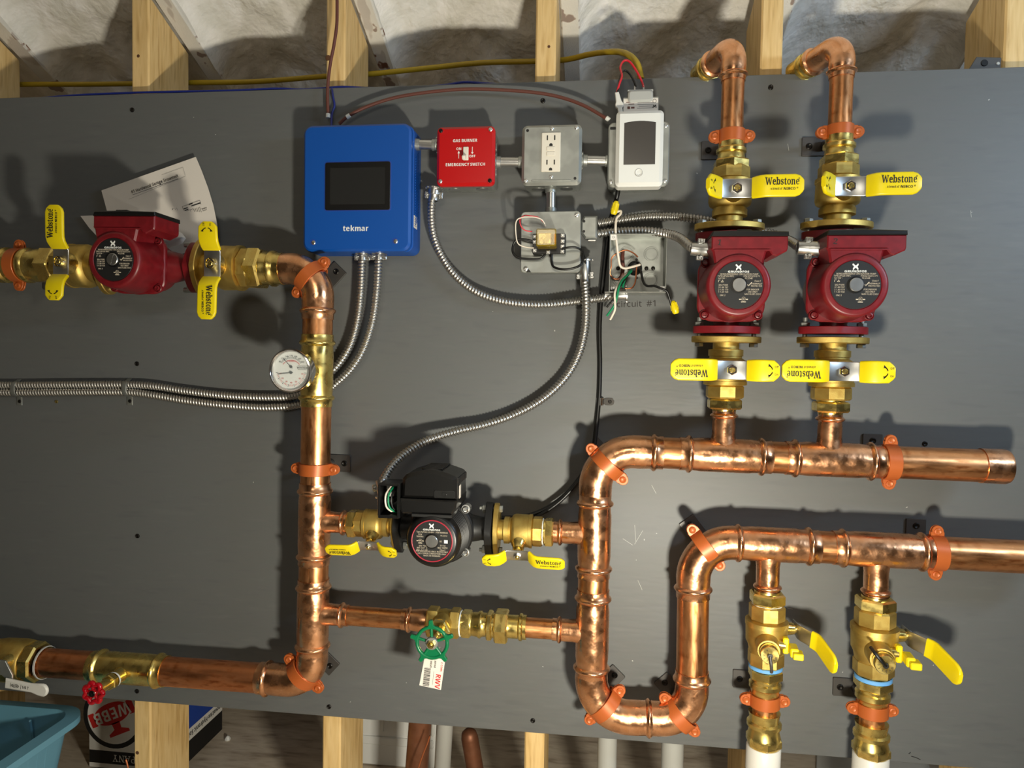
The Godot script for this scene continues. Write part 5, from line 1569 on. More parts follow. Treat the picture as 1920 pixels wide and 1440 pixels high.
func build_controls():
	var Z := along(Vector3.ZERO, Vector3(0, 0, 1))
	# blue controller
	var t := thing("heating_controller", "large blue plastic controller with dark touch screen", "controller", mv(Vector3(0.7478, 1.0149, 0.064).x, Vector3(0.7478, 1.0149, 0.064).y, 0))
	var W: float = Vector3(0.8482, 1.0154, 0.064).x - Vector3(0.6459, 1.0183, 0.064).x
	var H: float = Vector3(0.7469, 1.128, 0.064).y - Vector3(0.7487, 0.8993, 0.064).y
	var st := S()
	slab(st, rr(W + 0.004, H, 0.014, 5), 0.0005, 0.050, 0.001)
	var back := part("case_back", st, M.blue_plastic, t)
	for k in 26:   # slanting vents in the side facing the red box
		st = S()
		box(st, Vector3(0.0014, 0.0024, 0.030), mv(W / 2 + 0.0022, 0.066 - 0.0048 * k, 0.026) * ro(Vector3(1, 0, 0), 38.0), 0.0004)
		part("vent_rib", st, M.blue_plastic, back)
	st = S()
	slab(st, rr(W, H, 0.016, 6), 0.050, 0.064, 0.004)
	var front := part("front_cover", st, M.blue_plastic, t)
	var sc := mv(0.0025, Vector3(0.7485, 1.0178, 0.066).y - Vector3(0.7478, 1.0149, 0.064).y, 0)
	st = S()
	slab(st, rr(0.126, 0.090, 0.005), 0.0636, 0.0643, 0.0004, sc)
	part("screen_groove", st, M.cardboard_blue, t)
	st = S()
	slab(st, rr(0.1225, 0.0865, 0.004), 0.064, 0.0655, 0.0006, sc)
	var bz := part("screen_bezel", st, M.black_plastic, t)
	st = S()
	slab(st, rr(0.103, 0.066, 0.001, 2), 0.0653, 0.0657, 0.0, sc)
	part("touch_screen", st, M.screen, bz)
	write(t, "tekmar", mv(Vector3(0.747, 0.9414, 0.066).x - Vector3(0.7478, 1.0149, 0.064).x, Vector3(0.747, 0.9414, 0.066).y - Vector3(0.7478, 1.0149, 0.064).y, 0.0642), 0.0098, M.print_white, "Droid Sans", true, 1.0, 2.0)
	for x in [580.0, 745.0]:
		pass
	for q in [Vector3(-0.0815, -0.098, 0), Vector3(0.0735, -0.0965, 0)]:
		st = S()
		slab(st, circle(0.0055, 20, Vector2(q.x, q.y)), 0.0636, 0.0644, 0.0002)
		part("screw_recess", st, M.cardboard_blue, front)
		box_screw(front, mv(q.x + 0.0015, q.y - 0.001, 0.0648), 0.0038)
	st = S()
	slab(st, rr(0.022, 0.0225, 0.0006, 1), 0, 0.0006, 0.0, Transform3D(Basis(Vector3.UP, PI / 2), Vector3(W / 2 + 0.0019, -0.058, 0.036)))
	var lb := part("serial_label", st, M.paper, back)
	st = S()
	for k in 5:
		stroke(st, [Vector2(-0.008, 0.007 - 0.0035 * k), Vector2(0.006, 0.007 - 0.0035 * k)], 0.001, Transform3D(Basis(Vector3.UP, PI / 2), Vector3(W / 2 + 0.0024, -0.058, 0.036)))
	part("printed_lines", st, M.ink_grey, lb)
	# red emergency switch
	t = thing("emergency_switch", "square red burner switch box with white lettering", "switch", mv(Vector3(0.9473, 1.0702, 0.058).x, Vector3(0.9473, 1.0702, 0.058).y, 0))
	steel_box(t, 0.103, 0.103, 0.046)
	st = S()
	slab(st, rr(0.1055, 0.1055, 0.009), 0.046, 0.058, 0.005)
	var cov := part("cover_plate", st, M.cover_red, t)
	for q in [Vector2(-0.045, 0.045), Vector2(0.045, 0.045), Vector2(-0.045, -0.045), Vector2(0.045, -0.045)]:
		st = S()
		slab(st, circle(0.0058, 16, q), 0.0565, 0.0583, 0.0008)
		part("screw_seat", st, M.cover_red, cov)
		box_screw(cov, mv(q.x, q.y, 0.0585), 0.0036, M.steel if (q.x > 0) == (q.y > 0) else M.screw_dark)
	write(cov, "GAS BURNER", mv(-0.001, 0.0268, 0.0582), 0.0052, M.print_white, "Droid Sans", true)
	write(cov, "EMERGENCY SWITCH", mv(0, -0.0155, 0.0582), 0.0052, M.print_white, "Droid Sans", true)
	write(cov, "ON", mv(-0.012, 0.0125, 0.0582), 0.0045, M.print_white, "Droid Sans", true)
	write(cov, "OFF", mv(0.0125, -0.001, 0.0582), 0.0045, M.print_white, "Droid Sans", true)
	st = S()
	stroke(st, [Vector2(-0.012, -0.004), Vector2(-0.012, 0.007)], 0.001, mv(0, 0, 0.058))
	slab(st, PackedVector2Array([Vector2(-0.0142, 0.0045), Vector2(-0.0098, 0.0045), Vector2(-0.012, 0.009)]), 0.058, 0.0584)
	stroke(st, [Vector2(0.0125, 0.015), Vector2(0.0125, 0.005)], 0.001, mv(0, 0, 0.058))
	slab(st, PackedVector2Array([Vector2(0.0103, 0.006), Vector2(0.0147, 0.006), Vector2(0.0125, 0.0025)]), 0.058, 0.0584)
	part("printed_arrow", st, M.print_white, cov)
	st = S()
	slab(st, rr(0.0095, 0.0235, 0.0008, 2), 0.057, 0.0605, 0.0006, mv(0.001, 0.0035, 0))
	part("toggle_frame", st, M.ivory, t)
	st = S()
	box(st, Vector3(0.0062, 0.0075, 0.017), mv(-0.0005, -0.004, 0.065) * ro(Vector3(1, 0, 0), 24.0), 0.0012)
	part("toggle", st, M.ivory, t)
	# outlet
	t = thing("outlet_box", "square steel box with white double socket", "outlet", mv(Vector3(1.1015, 1.069, 0.058).x, Vector3(1.1015, 1.069, 0.058).y, 0))
	steel_box(t, 0.1035, 0.1035, 0.046)
	st = S()
	slab(st, rr(0.106, 0.106, 0.010), 0.046, 0.058, 0.005)
	cov = part("cover_plate", st, M.zinc, t)
	st = S()
	slab(st, rr(0.070, 0.003, 0.001, 2), 0.0575, 0.0592, 0.0008, mv(0, -0.045, 0))
	part("pressed_rib", st, M.zinc, cov)
	for q in [Vector2(0.043, 0.046), Vector2(-0.045, -0.045), Vector2(0, 0.0455), Vector2(0, -0.0385)]:
		box_screw(cov, mv(q.x, q.y, 0.0583), 0.0036)
	for q in [Vector2(-0.043, 0.043), Vector2(0.042, -0.042)]:
		st = S()
		slab(st, circle(0.0026, 14, q), 0.0576, 0.0583)
		part("slot_hole", st, M.black_plastic, cov)
	st = S()
	slab(st, rr(0.0335, 0.068, 0.0012, 2), 0.057, 0.0615, 0.001, mv(-0.001, 0.004, 0))
	var soc := part("socket_face", st, M.ivory, t)
	for y in [0.0285, -0.014]:
		for x in [-0.0075, 0.0055]:
			st = S()
			slab(st, rr(0.0022, 0.0085, 0.0004, 1), 0.0612, 0.0617, 0.0, mv(x, y, 0))
			part("blade_slot", st, M.black_plastic, soc)
		st = S()
		var hole := PackedVector2Array()
		for i in 9:
			hole.append(Vector2.from_angle(PI * i / 8) * 0.003 + Vector2(-0.001, y - 0.0125))
		hole.append(Vector2(-0.004, y - 0.0145))
		hole.append(Vector2(0.002, y - 0.0145))
		slab(st, hole, 0.0612, 0.0617)
		part("ground_hole", st, M.black_plastic, soc)
	for y in [0.0095, 0.0005]:
		st = S()
		slab(st, rr(0.0145, 0.007, 0.0008, 2), 0.061, 0.0628, 0.0006, mv(-0.001, y, 0))
		part("test_button", st, M.ivory, soc)
	# thermostat on its own steel box
	t = thing("thermostat_box", "square steel box behind the white thermostat", "junction box", mv(Vector3(1.253, 1.0682, 0.05).x, Vector3(1.253, 1.0682, 0.05).y, 0))
	steel_box(t, 0.104, 0.108, 0.046)
	st = S()
	slab(st, rr(0.106, 0.112, 0.010), 0.046, 0.052, 0.002)
	cov = part("cover_plate", st, M.zinc, t)
	for q in [Vector2(0.046, 0.048), Vector2(-0.047, -0.047), Vector2(0.046, -0.047)]:
		box_screw(cov, mv(q.x, q.y, 0.0525), 0.0036)
	st = S()
	slab(st, rr(0.010, 0.005, 0.001, 1), 0.0518, 0.0523, 0.0, mv(-0.045, 0.046, 0))
	part("slot_hole", st, M.black_plastic, cov)
	t = thing("thermostat", "white upright thermostat with grey screen and round button", "thermostat", mv(Vector3(1.2531, 1.0704, 0.08).x, Vector3(1.2531, 1.0704, 0.08).y, 0.0525))
	var th := PackedVector2Array()
	for p in rr(0.080, 0.126, 0.006, 5):
		th.append(p + Vector2(0, signf(p.y) * 0.004 * (1.0 - pow(p.x / 0.04, 2))))
	st = S()
	slab(st, th, 0, 0.030, 0.006)
	part("case", st, M.white_plastic, t)
	var scr := PackedVector2Array()
	for i in 9:
		var x := lerpf(0.0265, -0.0265, i / 8.0)
		scr.append(Vector2(x, 0.0425 + 0.003 * (1.0 - pow(x / 0.0265, 2))))
	scr.append_array([Vector2(-0.0265, -0.028), Vector2(0.0265, -0.028)])
	st = S()
	slab(st, scr, 0.0295, 0.0304, 0.0002)
	part("screen", st, M.screen_grey, t)
	st = S()
	lathe(st, [Vector2(0.0296, 0.0062), Vector2(0.0312, 0.0060), Vector2(0.0312, 0.0050), Vector2(0.0300, 0.0046), Vector2(0.0304, 0)], mv(-0.0005, -0.0415, 0) * Z, 28)
	part("button", st, M.white_plastic, t)
	st = S()
	lathe(st, [Vector2(0.030, 0.0066), Vector2(0.0305, 0.0064), Vector2(0.0305, 0.0058), Vector2(0.030, 0.0056)], mv(-0.0005, -0.0415, 0) * Z, 28)
	part("button_rim", st, M.dark_steel, t)
	# transformer above it
	t = thing("transformer", "small grey transformer with printed label above the thermostat", "transformer", mv(Vector3(1.2549, 1.1537, 0.05).x, Vector3(1.2549, 1.1537, 0.05).y, 0))
	st = S()
	slab(st, rr(0.061, 0.040, 0.001, 1), 0.022, 0.055, 0.001, mv(0, -0.008, 0))
	part("core", st, M.zinc, t)
	st = S()
	slab(st, rr(0.043, 0.020, 0.006, 4), 0.018, 0.060, 0.003, mv(-0.001, 0.013, 0))
	slab(st, rr(0.044, 0.003, 0.001, 1), 0.022, 0.055, 0.0005, mv(-0.001, 0.0238, 0))
	part("winding_cover", st, M.pvc, t)
	st = S()
	slab(st, rr(0.059, 0.022, 0.0006, 1), 0.0548, 0.0554, 0.0, mv(0, -0.0015, 0))
	var tl := part("data_label", st, M.paper, t)
	for q in [[0.001, 0.0050, 0.016], [0.008, 0.0020, 0.026], [0.008, -0.0010, 0.026], [0.009, -0.0040, 0.024], [0.008, -0.007, 0.028]]:
		st = S()
		stroke(st, [Vector2(q[0] - q[2] / 2, q[1]), Vector2(q[0] + q[2] / 2, q[1])], 0.0009, mv(0, 0, 0.0553))
		part("printed_line", st, M.ink_grey, tl)
	for q in [[-0.018, 0.0036, 0.014, 0.0012], [-0.016, 0.0002, 0.010, 0.0012], [-0.0205, -0.006, 0.0045, 0.0045], [-0.0135, -0.006, 0.006, 0.003]]:
		st = S()
		slab(st, PackedVector2Array([Vector2(q[0] - q[2] / 2, q[1] - q[3] / 2), Vector2(q[0] + q[2] / 2, q[1] - q[3] / 2), Vector2(q[0] + q[2] / 2, q[1] + q[3] / 2), Vector2(q[0] - q[2] / 2, q[1] + q[3] / 2)]), 0.0552, 0.0556)
		part("printed_patch", st, M.wire_brown, tl)
	st = S()
	var ul := []
	for i in 17:
		ul.append(Vector2(0.0235, 0.0045) + Vector2.from_angle(TAU * i / 16) * 0.003)
	stroke(st, ul, 0.0006, mv(0, 0, 0.0553))
	stroke(st, [Vector2(0.021, -0.0065), Vector2(0.0225, -0.0025), Vector2(0.0235, -0.0055), Vector2(0.0255, -0.0025), Vector2(0.0262, -0.0065)], 0.0013, mv(0, 0, 0.0553))
	part("printed_mark", st, M.ink, tl)
	for x in [-0.010, 0.0055]:
		st = S()
		slab(st, rr(0.008, 0.003, 0.0005, 1), 0.03, 0.04, 0.0003, mv(x, 0.0265, 0))
		slab(st, rr(0.0028, 0.012, 0.0008, 1), 0.034, 0.036, 0.0003, mv(x, 0.033, 0))
		part("spade_terminal", st, M.steel, t)
	t = thing("fuse_holder", "translucent white inline connector beside the transformer", "connector", Transform3D(Basis(Vector3(0, 0, 1), 0.16), Vector3(1.217, 1.1567, 0.055)))
	st = S()
	slab(st, PackedVector2Array([Vector2(-0.004, 0.018), Vector2(-0.0045, 0.002), Vector2(-0.0065, -0.003), Vector2(-0.0065, -0.007), Vector2(-0.0035, -0.010), Vector2(-0.0035, -0.018), Vector2(0.0045, -0.018), Vector2(0.0045, -0.010), Vector2(0.0075, -0.007), Vector2(0.0075, -0.003), Vector2(0.005, 0.002), Vector2(0.0025, 0.018)]), -0.004, 0.004, 0.001, Transform3D.IDENTITY, true)
	part("shell", st, M.pex, t)
	# relay box, cover slightly turned
	t = thing("relay_box", "steel box below the socket, its cover carrying a relay", "junction box", Transform3D(Basis(Vector3(0, 0, 1), 0.008), Vector3(Vector3(1.102, 0.917, 0.056).x, Vector3(1.102, 0.917, 0.056).y, 0)))
	steel_box(t, 0.100, 0.102, 0.046)
	st = S()
	slab(st, rr(0.1065, 0.1085, 0.007, 3), 0.048, 0.0515, 0.001)
	cov = part("cover_plate", st, M.zinc, t)
	for q in [Vector2(0.046, 0.047), Vector2(-0.044, -0.047)]:
		box_screw(cov, mv(q.x, q.y, 0.052), 0.0042)
	st = S()
	slab(st, PackedVector2Array([Vector2(-0.040, -0.046), Vector2(-0.034, -0.0535), Vector2(-0.043, -0.0535)]), 0.0512, 0.0518)
	part("slot_hole", st, M.black_plastic, cov)
	t = thing("relay", "clear amber relay plugged in a black screw socket", "relay", mv(Vector3(1.1002, 0.9147, 0.07).x, Vector3(1.1002, 0.9147, 0.07).y, 0.052))
	st = S()
	slab(st, rr(0.058, 0.036, 0.002, 2), 0, 0.014, 0.001, mv(0, -0.003, 0))
	var sk := part("relay_socket", st, M.black_plastic, t)
	for q in [Vector2(-0.025, 0.009), Vector2(-0.025, 0.0), Vector2(-0.025, -0.015), Vector2(0.024, 0.011), Vector2(0.024, 0.001), Vector2(0.024, -0.008), Vector2(0.024, -0.017), Vector2(-0.001, -0.018)]:
		st = S()
		slab(st, rr(0.0065, 0.0062, 0.0005, 1), 0.0135, 0.016, 0.0004, mv(q.x, q.y, 0))
		lathe(st, disc(0.0026, 0.015, 0.018), mv(q.x, q.y, 0) * Z, 10)
		part("screw_terminal", st, M.steel, sk)
	st = S()
	slab(st, rr(0.0345, 0.030, 0.003, 3), 0.014, 0.046, 0.0022, mv(-0.003, 0.003, 0))
	part("relay_case", st, M.amber_case, t)
	st = S()
	slab(st, rr(0.024, 0.020, 0.002, 2), 0.015, 0.034, 0.002, mv(-0.006, 0.003, 0))
	lathe(st, disc(0.0045, 0.034, 0.0365), mv(-0.011, -0.003, 0) * Z, 12)
	part("relay_coil", st, M.brass, t)
	st = S()
	slab(st, rr(0.003, 0.014, 0.0005, 1), 0.016, 0.040, 0.0005, mv(0.0115, 0.003, 0))
	part("relay_flag", st, M.orange, t)
	# open junction box
	t = thing("open_junction_box", "open square steel box without cover, wires hanging out of it", "junction box", mv(Vector3(1.2558, 0.8794, 0.054).x, Vector3(1.2558, 0.8794, 0.054).y, 0))
	st = S()
	slab(st, rr(0.099, 0.102, 0.006, 3), 0.0005, 0.003, 0.0)
	part("box_back", st, M.zinc, t)
	for q in [[0.0, 0.0505, 0.099, 0.0018], [0.0, -0.0505, 0.099, 0.0018], [0.0488, 0.0, 0.0018, 0.101], [-0.0488, 0.0, 0.0018, 0.101]]:
		st = S()
		box(st, Vector3(q[2], q[3], 0.0525), mv(q[0], q[1], 0.0275), 0.0006)
		part("box_side", st, M.zinc, t)
	for q in [Vector2(0.0435, -0.0455), Vector2(-0.0435, 0.0455)]:
		st = S()
		slab(st, rr(0.011, 0.011, 0.001, 1), 0.050, 0.0525, 0.0004, mv(q.x, q.y, 0))
		lathe(st, disc(0.0022, 0.052, 0.0535), mv(q.x, q.y, 0) * Z, 10)
		part("screw_tab", st, M.steel, t)
	for q in [Vector2(0.026, 0.023), Vector2(0.026, -0.024), Vector2(-0.018, 0.024), Vector2(-0.030, -0.022)]:
		st = S()
		lathe(st, [Vector2(0.003, 0.0135), Vector2(0.0042, 0.013), Vector2(0.0042, 0.0115), Vector2(0.0032, 0.011)], mv(q.x, q.y, 0) * Z, 28)
		lathe(st, [Vector2(0.0032, 0.0100), Vector2(0.0038, 0.0096), Vector2(0.0038, 0)], mv(q.x, q.y, 0) * Z, 28)
		part("knockout", st, M.zinc, t)
	for q in [Vector2(0.030, -0.003), Vector2(-0.033, -0.003), Vector2(0.018, -0.003)]:
		box_screw(t, mv(q.x, q.y, 0.0036), 0.0036, M.screw_dark)
	for q in [Vector2(0.0, 0.013), Vector2(0.001, -0.020)]:
		st = S()
		slab(st, circle(0.0026, 12, q), 0.003, 0.0034)
		part("slot_hole", st, M.dark_steel, t)
	st = S()
	lathe(st, [Vector2(0.003, 0.0135), Vector2(0.010, 0.0130), Vector2(0.012, 0.0110), Vector2(0.010, 0.0085), Vector2(0.0034, 0.0080), Vector2(0.0034, 0)], mv(-0.003, -0.003, 0) * Z, 28)
	part("cable_bushing", st, M.black_plastic, t)
	# conduits between the boxes
	conduit_stub("short steel tube between the blue controller and the red switch box", Vector3(0.8465, 1.0991, 0.035), Vector3(0.8925, 1.0971, 0.035))
	conduit_stub("short steel tube between the red switch box and the socket box", Vector3(0.9975, 1.0642, 0.035), Vector3(1.0519, 1.0632, 0.035))
	conduit_stub("short steel tube between the socket box and the thermostat's box", Vector3(1.1534, 1.0641, 0.035), Vector3(1.2072, 1.0621, 0.035))
	conduit_stub("upright steel tube between the socket box and the relay box", Vector3(1.0994, 1.0199, 0.03), Vector3(1.1003, 0.9702, 0.03))


# ---------- armoured cables ----------
func armoured(label: String, pts: Array, r := 0.0073) -> Node3D:
	var o: Vector3 = pts[0]
	var t := thing("armoured_cable", label, "conduit", mv(o.x, o.y, o.z), "flexible steel conduits")
	var p := spaced(spl(pts, 14), 0.0013)
	for i in p.size():
		p[i] -= o
	var st := S()
	tube(st, p, r, 12, 0.0060, 0.0019)
	part("armour", st, M.armour, t)
	return t


func connector(label: String, at: Vector3, d: Vector3, L := 0.030, r := 0.0115, screws := true) -> Node3D:   # local y runs out of the box
	var t := thing("conduit_connector", label, "connector", along(at, d), "screw connectors of the armoured cables")
	var st := S()
	lathe(st, [Vector2(0, r + 0.0035), Vector2(0.003, r + 0.0035), Vector2(0.0035, r), Vector2(L * 0.55, r), Vector2(L * 0.6, r * 0.9), Vector2(L, r * 0.88), Vector2(L, r * 0.6)], Transform3D.IDENTITY, 24)
	for k in 8:
		var f := TAU * k / 8
		box(st, Vector3(0.005, 0.0032, 0.004), Transform3D(Basis(Vector3.UP, f), Vector3.ZERO) * mv(0, 0.0015, r + 0.0035), 0.0006)
	part("body", st, M.steel, t)
	if screws:
		for e in [1, -1]:
			st = S()
			box(st, Vector3(0.007, 0.012, 0.005), mv(e * (r + 0.002), L * 0.6, 0.002), 0.001)
			lathe(st, disc(0.003, 0, 0.004), along(Vector3(e * (r + 0.002), L * 0.6, 0.004), Vector3(0, 0, 1)), 12)
			part("clamp_screw", st, M.steel, t)
	return t


func build_conduits():
	armoured("armoured cable drooping from the red switch box to the open junction box", [Vector3(0.8823, 1.0114, 0.03), Vector3(0.8792, 0.9797, 0.028), Vector3(0.8822, 0.9409, 0.026), Vector3(0.8963, 0.9019, 0.024), Vector3(0.9214, 0.8647, 0.022), Vector3(0.9586, 0.8345, 0.02), Vector3(1.0037, 0.817, 0.02), Vector3(1.0553, 0.8094, 0.02), Vector3(1.1043, 0.8096, 0.021), Vector3(1.1528, 0.8154, 0.024), Vector3(1.2054, 0.8223, 0.024)])
	armoured("long armoured cable sweeping from the relay box down to the black pump", [Vector3(1.1641, 0.8466, 0.038), Vector3(1.1668, 0.8061, 0.045), Vector3(1.1647, 0.7609, 0.038), Vector3(1.1528, 0.7149, 0.028), Vector3(1.1272, 0.6717, 0.022), Vector3(1.0868, 0.6337, 0.022), Vector3(1.0359, 0.605, 0.022), Vector3(0.985, 0.5863, 0.026), Vector3(0.9347, 0.5739, 0.035), Vector3(0.8802, 0.5562, 0.05), Vector3(0.8428, 0.5321, 0.07), Vector3(0.8237, 0.508, 0.095), Vector3(0.8164, 0.4863, 0.115)])
	armoured("inner of two armoured cables from the blue controller, upper one along the board", [Vector3(0.7481, 0.8925, 0.03), Vector3(0.7458, 0.8371, 0.028), Vector3(0.7389, 0.7823, 0.025), Vector3(0.7247, 0.7341, 0.022), Vector3(0.7032, 0.6984, 0.02), Vector3(0.6751, 0.6705, 0.018), Vector3(0.6448, 0.6473, 0.014), Vector3(0.6129, 0.6311, 0.012), Vector3(0.5577, 0.6269, 0.012), Vector3(0.4754, 0.6282, 0.012), Vector3(0.3864, 0.6358, 0.012), Vector3(0.3187, 0.644, 0.012), Vector3(0.2602, 0.646, 0.01), Vector3(0.156, 0.644, 0.01), Vector3(0.026, 0.6404, 0.01), Vector3(-0.0947, 0.6381, 0.01)])
	armoured("outer of two armoured cables from the blue controller, lower one along the board", [Vector3(0.78, 0.8925, 0.03), Vector3(0.7768, 0.8372, 0.028), Vector3(0.768, 0.7775, 0.025), Vector3(0.7498, 0.7243, 0.022), Vector3(0.7243, 0.6845, 0.02), Vector3(0.6943, 0.6566, 0.018), Vector3(0.661, 0.6322, 0.014), Vector3(0.6227, 0.6148, 0.012), Vector3(0.5577, 0.6071, 0.012), Vector3(0.4754, 0.6094, 0.012), Vector3(0.3863, 0.6169, 0.012), Vector3(0.3186, 0.626, 0.012), Vector3(0.2602, 0.6311, 0.01), Vector3(0.1559, 0.629, 0.01), Vector3(0.0258, 0.6252, 0.01), Vector3(-0.0949, 0.6228, 0.01)])
	armoured("upper armoured cable from the twin connector, running behind a valve to the pump marked two", [Vector3(1.1857, 0.9549, 0.026), Vector3(1.2216, 0.9599, 0.028), Vector3(1.2681, 0.9639, 0.034), Vector3(1.3161, 0.9631, 0.036), Vector3(1.361, 0.9592, 0.03), Vector3(1.4076, 0.9511, 0.026), Vector3(1.4531, 0.9413, 0.027), Vector3(1.4881, 0.9295, 0.04), Vector3(1.5057, 0.9143, 0.07), Vector3(1.5114, 0.8989, 0.105), Vector3(1.5202, 0.8914, 0.125)])
	armoured("lower armoured cable from the twin connector to the pump marked one", [Vector3(1.1861, 0.9359, 0.026), Vector3(1.222, 0.9387, 0.03), Vector3(1.2683, 0.9375, 0.04), Vector3(1.304, 0.9299, 0.055), Vector3(1.3233, 0.9182, 0.08), Vector3(1.3352, 0.9007, 0.11), Vector3(1.3464, 0.8904, 0.125)])
	connector("connector under the red switch box", Vector3(0.8852, 1.0211, 0.03), Vector3(-0.06, -1, 0), 0.024)
	connector("connector at the open junction box's lower corner", Vector3(1.2395, 0.8273, 0.024), Vector3(-1, -0.06, 0), 0.040, 0.0105)
	connector("connector with cable at the relay box's lower corner", Vector3(1.1622, 0.8886, 0.03), Vector3(0.05, -1, 0), 0.048, 0.0105)
	connector("steel connector under the blue controller, nearer the dial gauge", Vector3(0.7491, 0.9025, 0.03), Vector3(0, -1, 0), 0.014, 0.010)
	connector("steel connector under the blue controller, nearer the red box", Vector3(0.7809, 0.9033, 0.03), Vector3(0, -1, 0), 0.014, 0.010)
	connector("connector entering the pump marked one's terminal box", Vector3(1.3753, 0.8894, 0.125), Vector3(-1, 0.08, 0), 0.038, 0.0120)
	connector("connector entering the pump marked two's terminal box", Vector3(1.5464, 0.8913, 0.125), Vector3(-1, 0.05, 0), 0.042, 0.0120)
	connector("connector on the black pump's open wiring box", Vector3(0.8224, 0.4639, 0.115), Vector3(-0.25, 1, 0), 0.030, 0.0120)
	var t := thing("twin_connector", "flat steel connector clamping two armoured cables at the relay box", "connector", mv(Vector3(1.1688, 0.9457, 0.03).x, Vector3(1.1688, 0.9457, 0.03).y, 0.03))
	var st := S()
	var o := PackedVector2Array([Vector2(-0.008, 0.019), Vector2(0.015, 0.019), Vector2(0.015, -0.021), Vector2(-0.006, -0.021), Vector2(-0.014, -0.010), Vector2(-0.014, 0.010)])
	slab(st, o, -0.012, 0.012, 0.003, Transform3D.IDENTITY, true)
	part("body", st, M.zinc, t)
	for y in [0.0095, -0.0085]:
		st = S()
		lathe(st, disc(0.0024, 0.0115, 0.0125), along(Vector3(-0.0085, y, 0), Vector3(0, 0, 1)), 12)
		part("screw_hole", st, M.black_plastic, t)
	st = S()
	slab(st, rr(0.014, 0.003, 0.0006, 1), -0.006, 0.012, 0.0005, mv(0.006, -0.0245, 0))
	part("clamp_lip", st, M.steel, t)
	# straps of the pair on the left
	for q in [[28.0, "strap holding the twin cables near the board's far end"], [237.0, "strap holding the twin cables under the sideways pump"]]:
		pass
	cable_strap("two-cable strap nearest the picture's edge", Vector3(0.014, 0.6326, 0.01), Vector3(0.0192, 0.6093, 0).x - Vector3(0.014, 0.6326, 0.01).x)
	cable_strap("two-cable strap below the sideways pump", Vector3(0.2579, 0.6385, 0.01), Vector3(0.2634, 0.6168, 0).x - Vector3(0.2579, 0.6385, 0.01).x)
	t = thing("cable_clip", "small zinc clip holding the black cord, screwed to the board", "clip", mv(Vector3(1.1947, 0.6322, 0.006).x, Vector3(1.1947, 0.6322, 0.006).y, 0))
	st = S()
	var band := PackedVector2Array()
	for i in 13:
		band.append(Vector2.from_angle(PI * i / 12) * Vector2(0.0072, 0.0095))
	for i in 13:
		band.append(Vector2.from_angle(PI - PI * i / 12) * Vector2(0.0062, 0.0085))
	slab(st, band, -0.007, 0.007, 0.0004, Transform3D(Basis(Vector3(1, 0, 0), Vector3(0, 0, 1), Vector3(0, -1, 0)), Vector3.ZERO), true)
	slab(st, rr(0.020, 0.0135, 0.006, 5), 0.0003, 0.0016, 0.0003, mv(0.016, 0, 0))
	part("band", st, M.chrome, t)
	box_screw(t, mv(0.018, 0, 0.002), 0.0034, M.screw_dark)


func cable_strap(label: String, at: Vector3, dx: float):
	var t := thing("cable_strap", label, "strap", mv(at.x, at.y, 0), "two-cable straps")
	var st := S()
	var path := [Vector2(-0.019, 0.001), Vector2(-0.016, 0.006), Vector2(-0.012, 0.0165), Vector2(-0.006, 0.0195), Vector2(0.006, 0.0195), Vector2(0.012, 0.0165), Vector2(0.016, 0.006), Vector2(0.0175, 0.0015), Vector2(0.034, 0.0012)]
	var w := []
	for i in path.size():
		w.append(0.010 if i < 7 else 0.012)
	ribbon(st, path, w, 0.0014, ro(Vector3(0, 0, 1), -90.0) * Transform3D(Basis(Vector3(0, 0, 1), 0.0), Vector3.ZERO))
	part("band", st, M.zinc, t)
	box_screw(t, mv(0.001, -0.026, 0.0022), 0.0036, M.screw_dark)


# ---------- wires and cords ----------
func wire(called: String, label: String, pts: Array, r: float, m: Material, category := "wire", group := "") -> Node3D:
	var o: Vector3 = pts[0]
	var t := thing(called, label, category, mv(o.x, o.y, o.z), group)
	var p := spl(pts, 8)
	for i in p.size():
		p[i] -= o
	var st := S()
	tube(st, p, r, 8)
	part("strand", st, m, t)
	return t


func wire_nut(label: String, at: Vector3, d: Vector3):
	var t := thing("wire_nut", label, "wire connector", along(at, d), "yellow wire nuts")
	var st := S()
	var prof := [Vector2(0, 0), Vector2(0, 0.0042), Vector2(0.003, 0.0060), Vector2(0.009, 0.0064), Vector2(0.019, 0.0050), Vector2(0.0225, 0.0040), Vector2(0.0235, 0.0025), Vector2(0.0238, 0)]
	lathe(st, prof, Transform3D.IDENTITY, 20)
	for k in 8:
		box(st, Vector3(0.0012, 0.013, 0.0016), Transform3D(Basis(Vector3.UP, TAU * k / 8), Vector3.ZERO) * mv(0, 0.0135, 0.0056) * ro(Vector3(1, 0, 0), -5.0), 0.0003)
	part("cap", st, M.yellow, t)


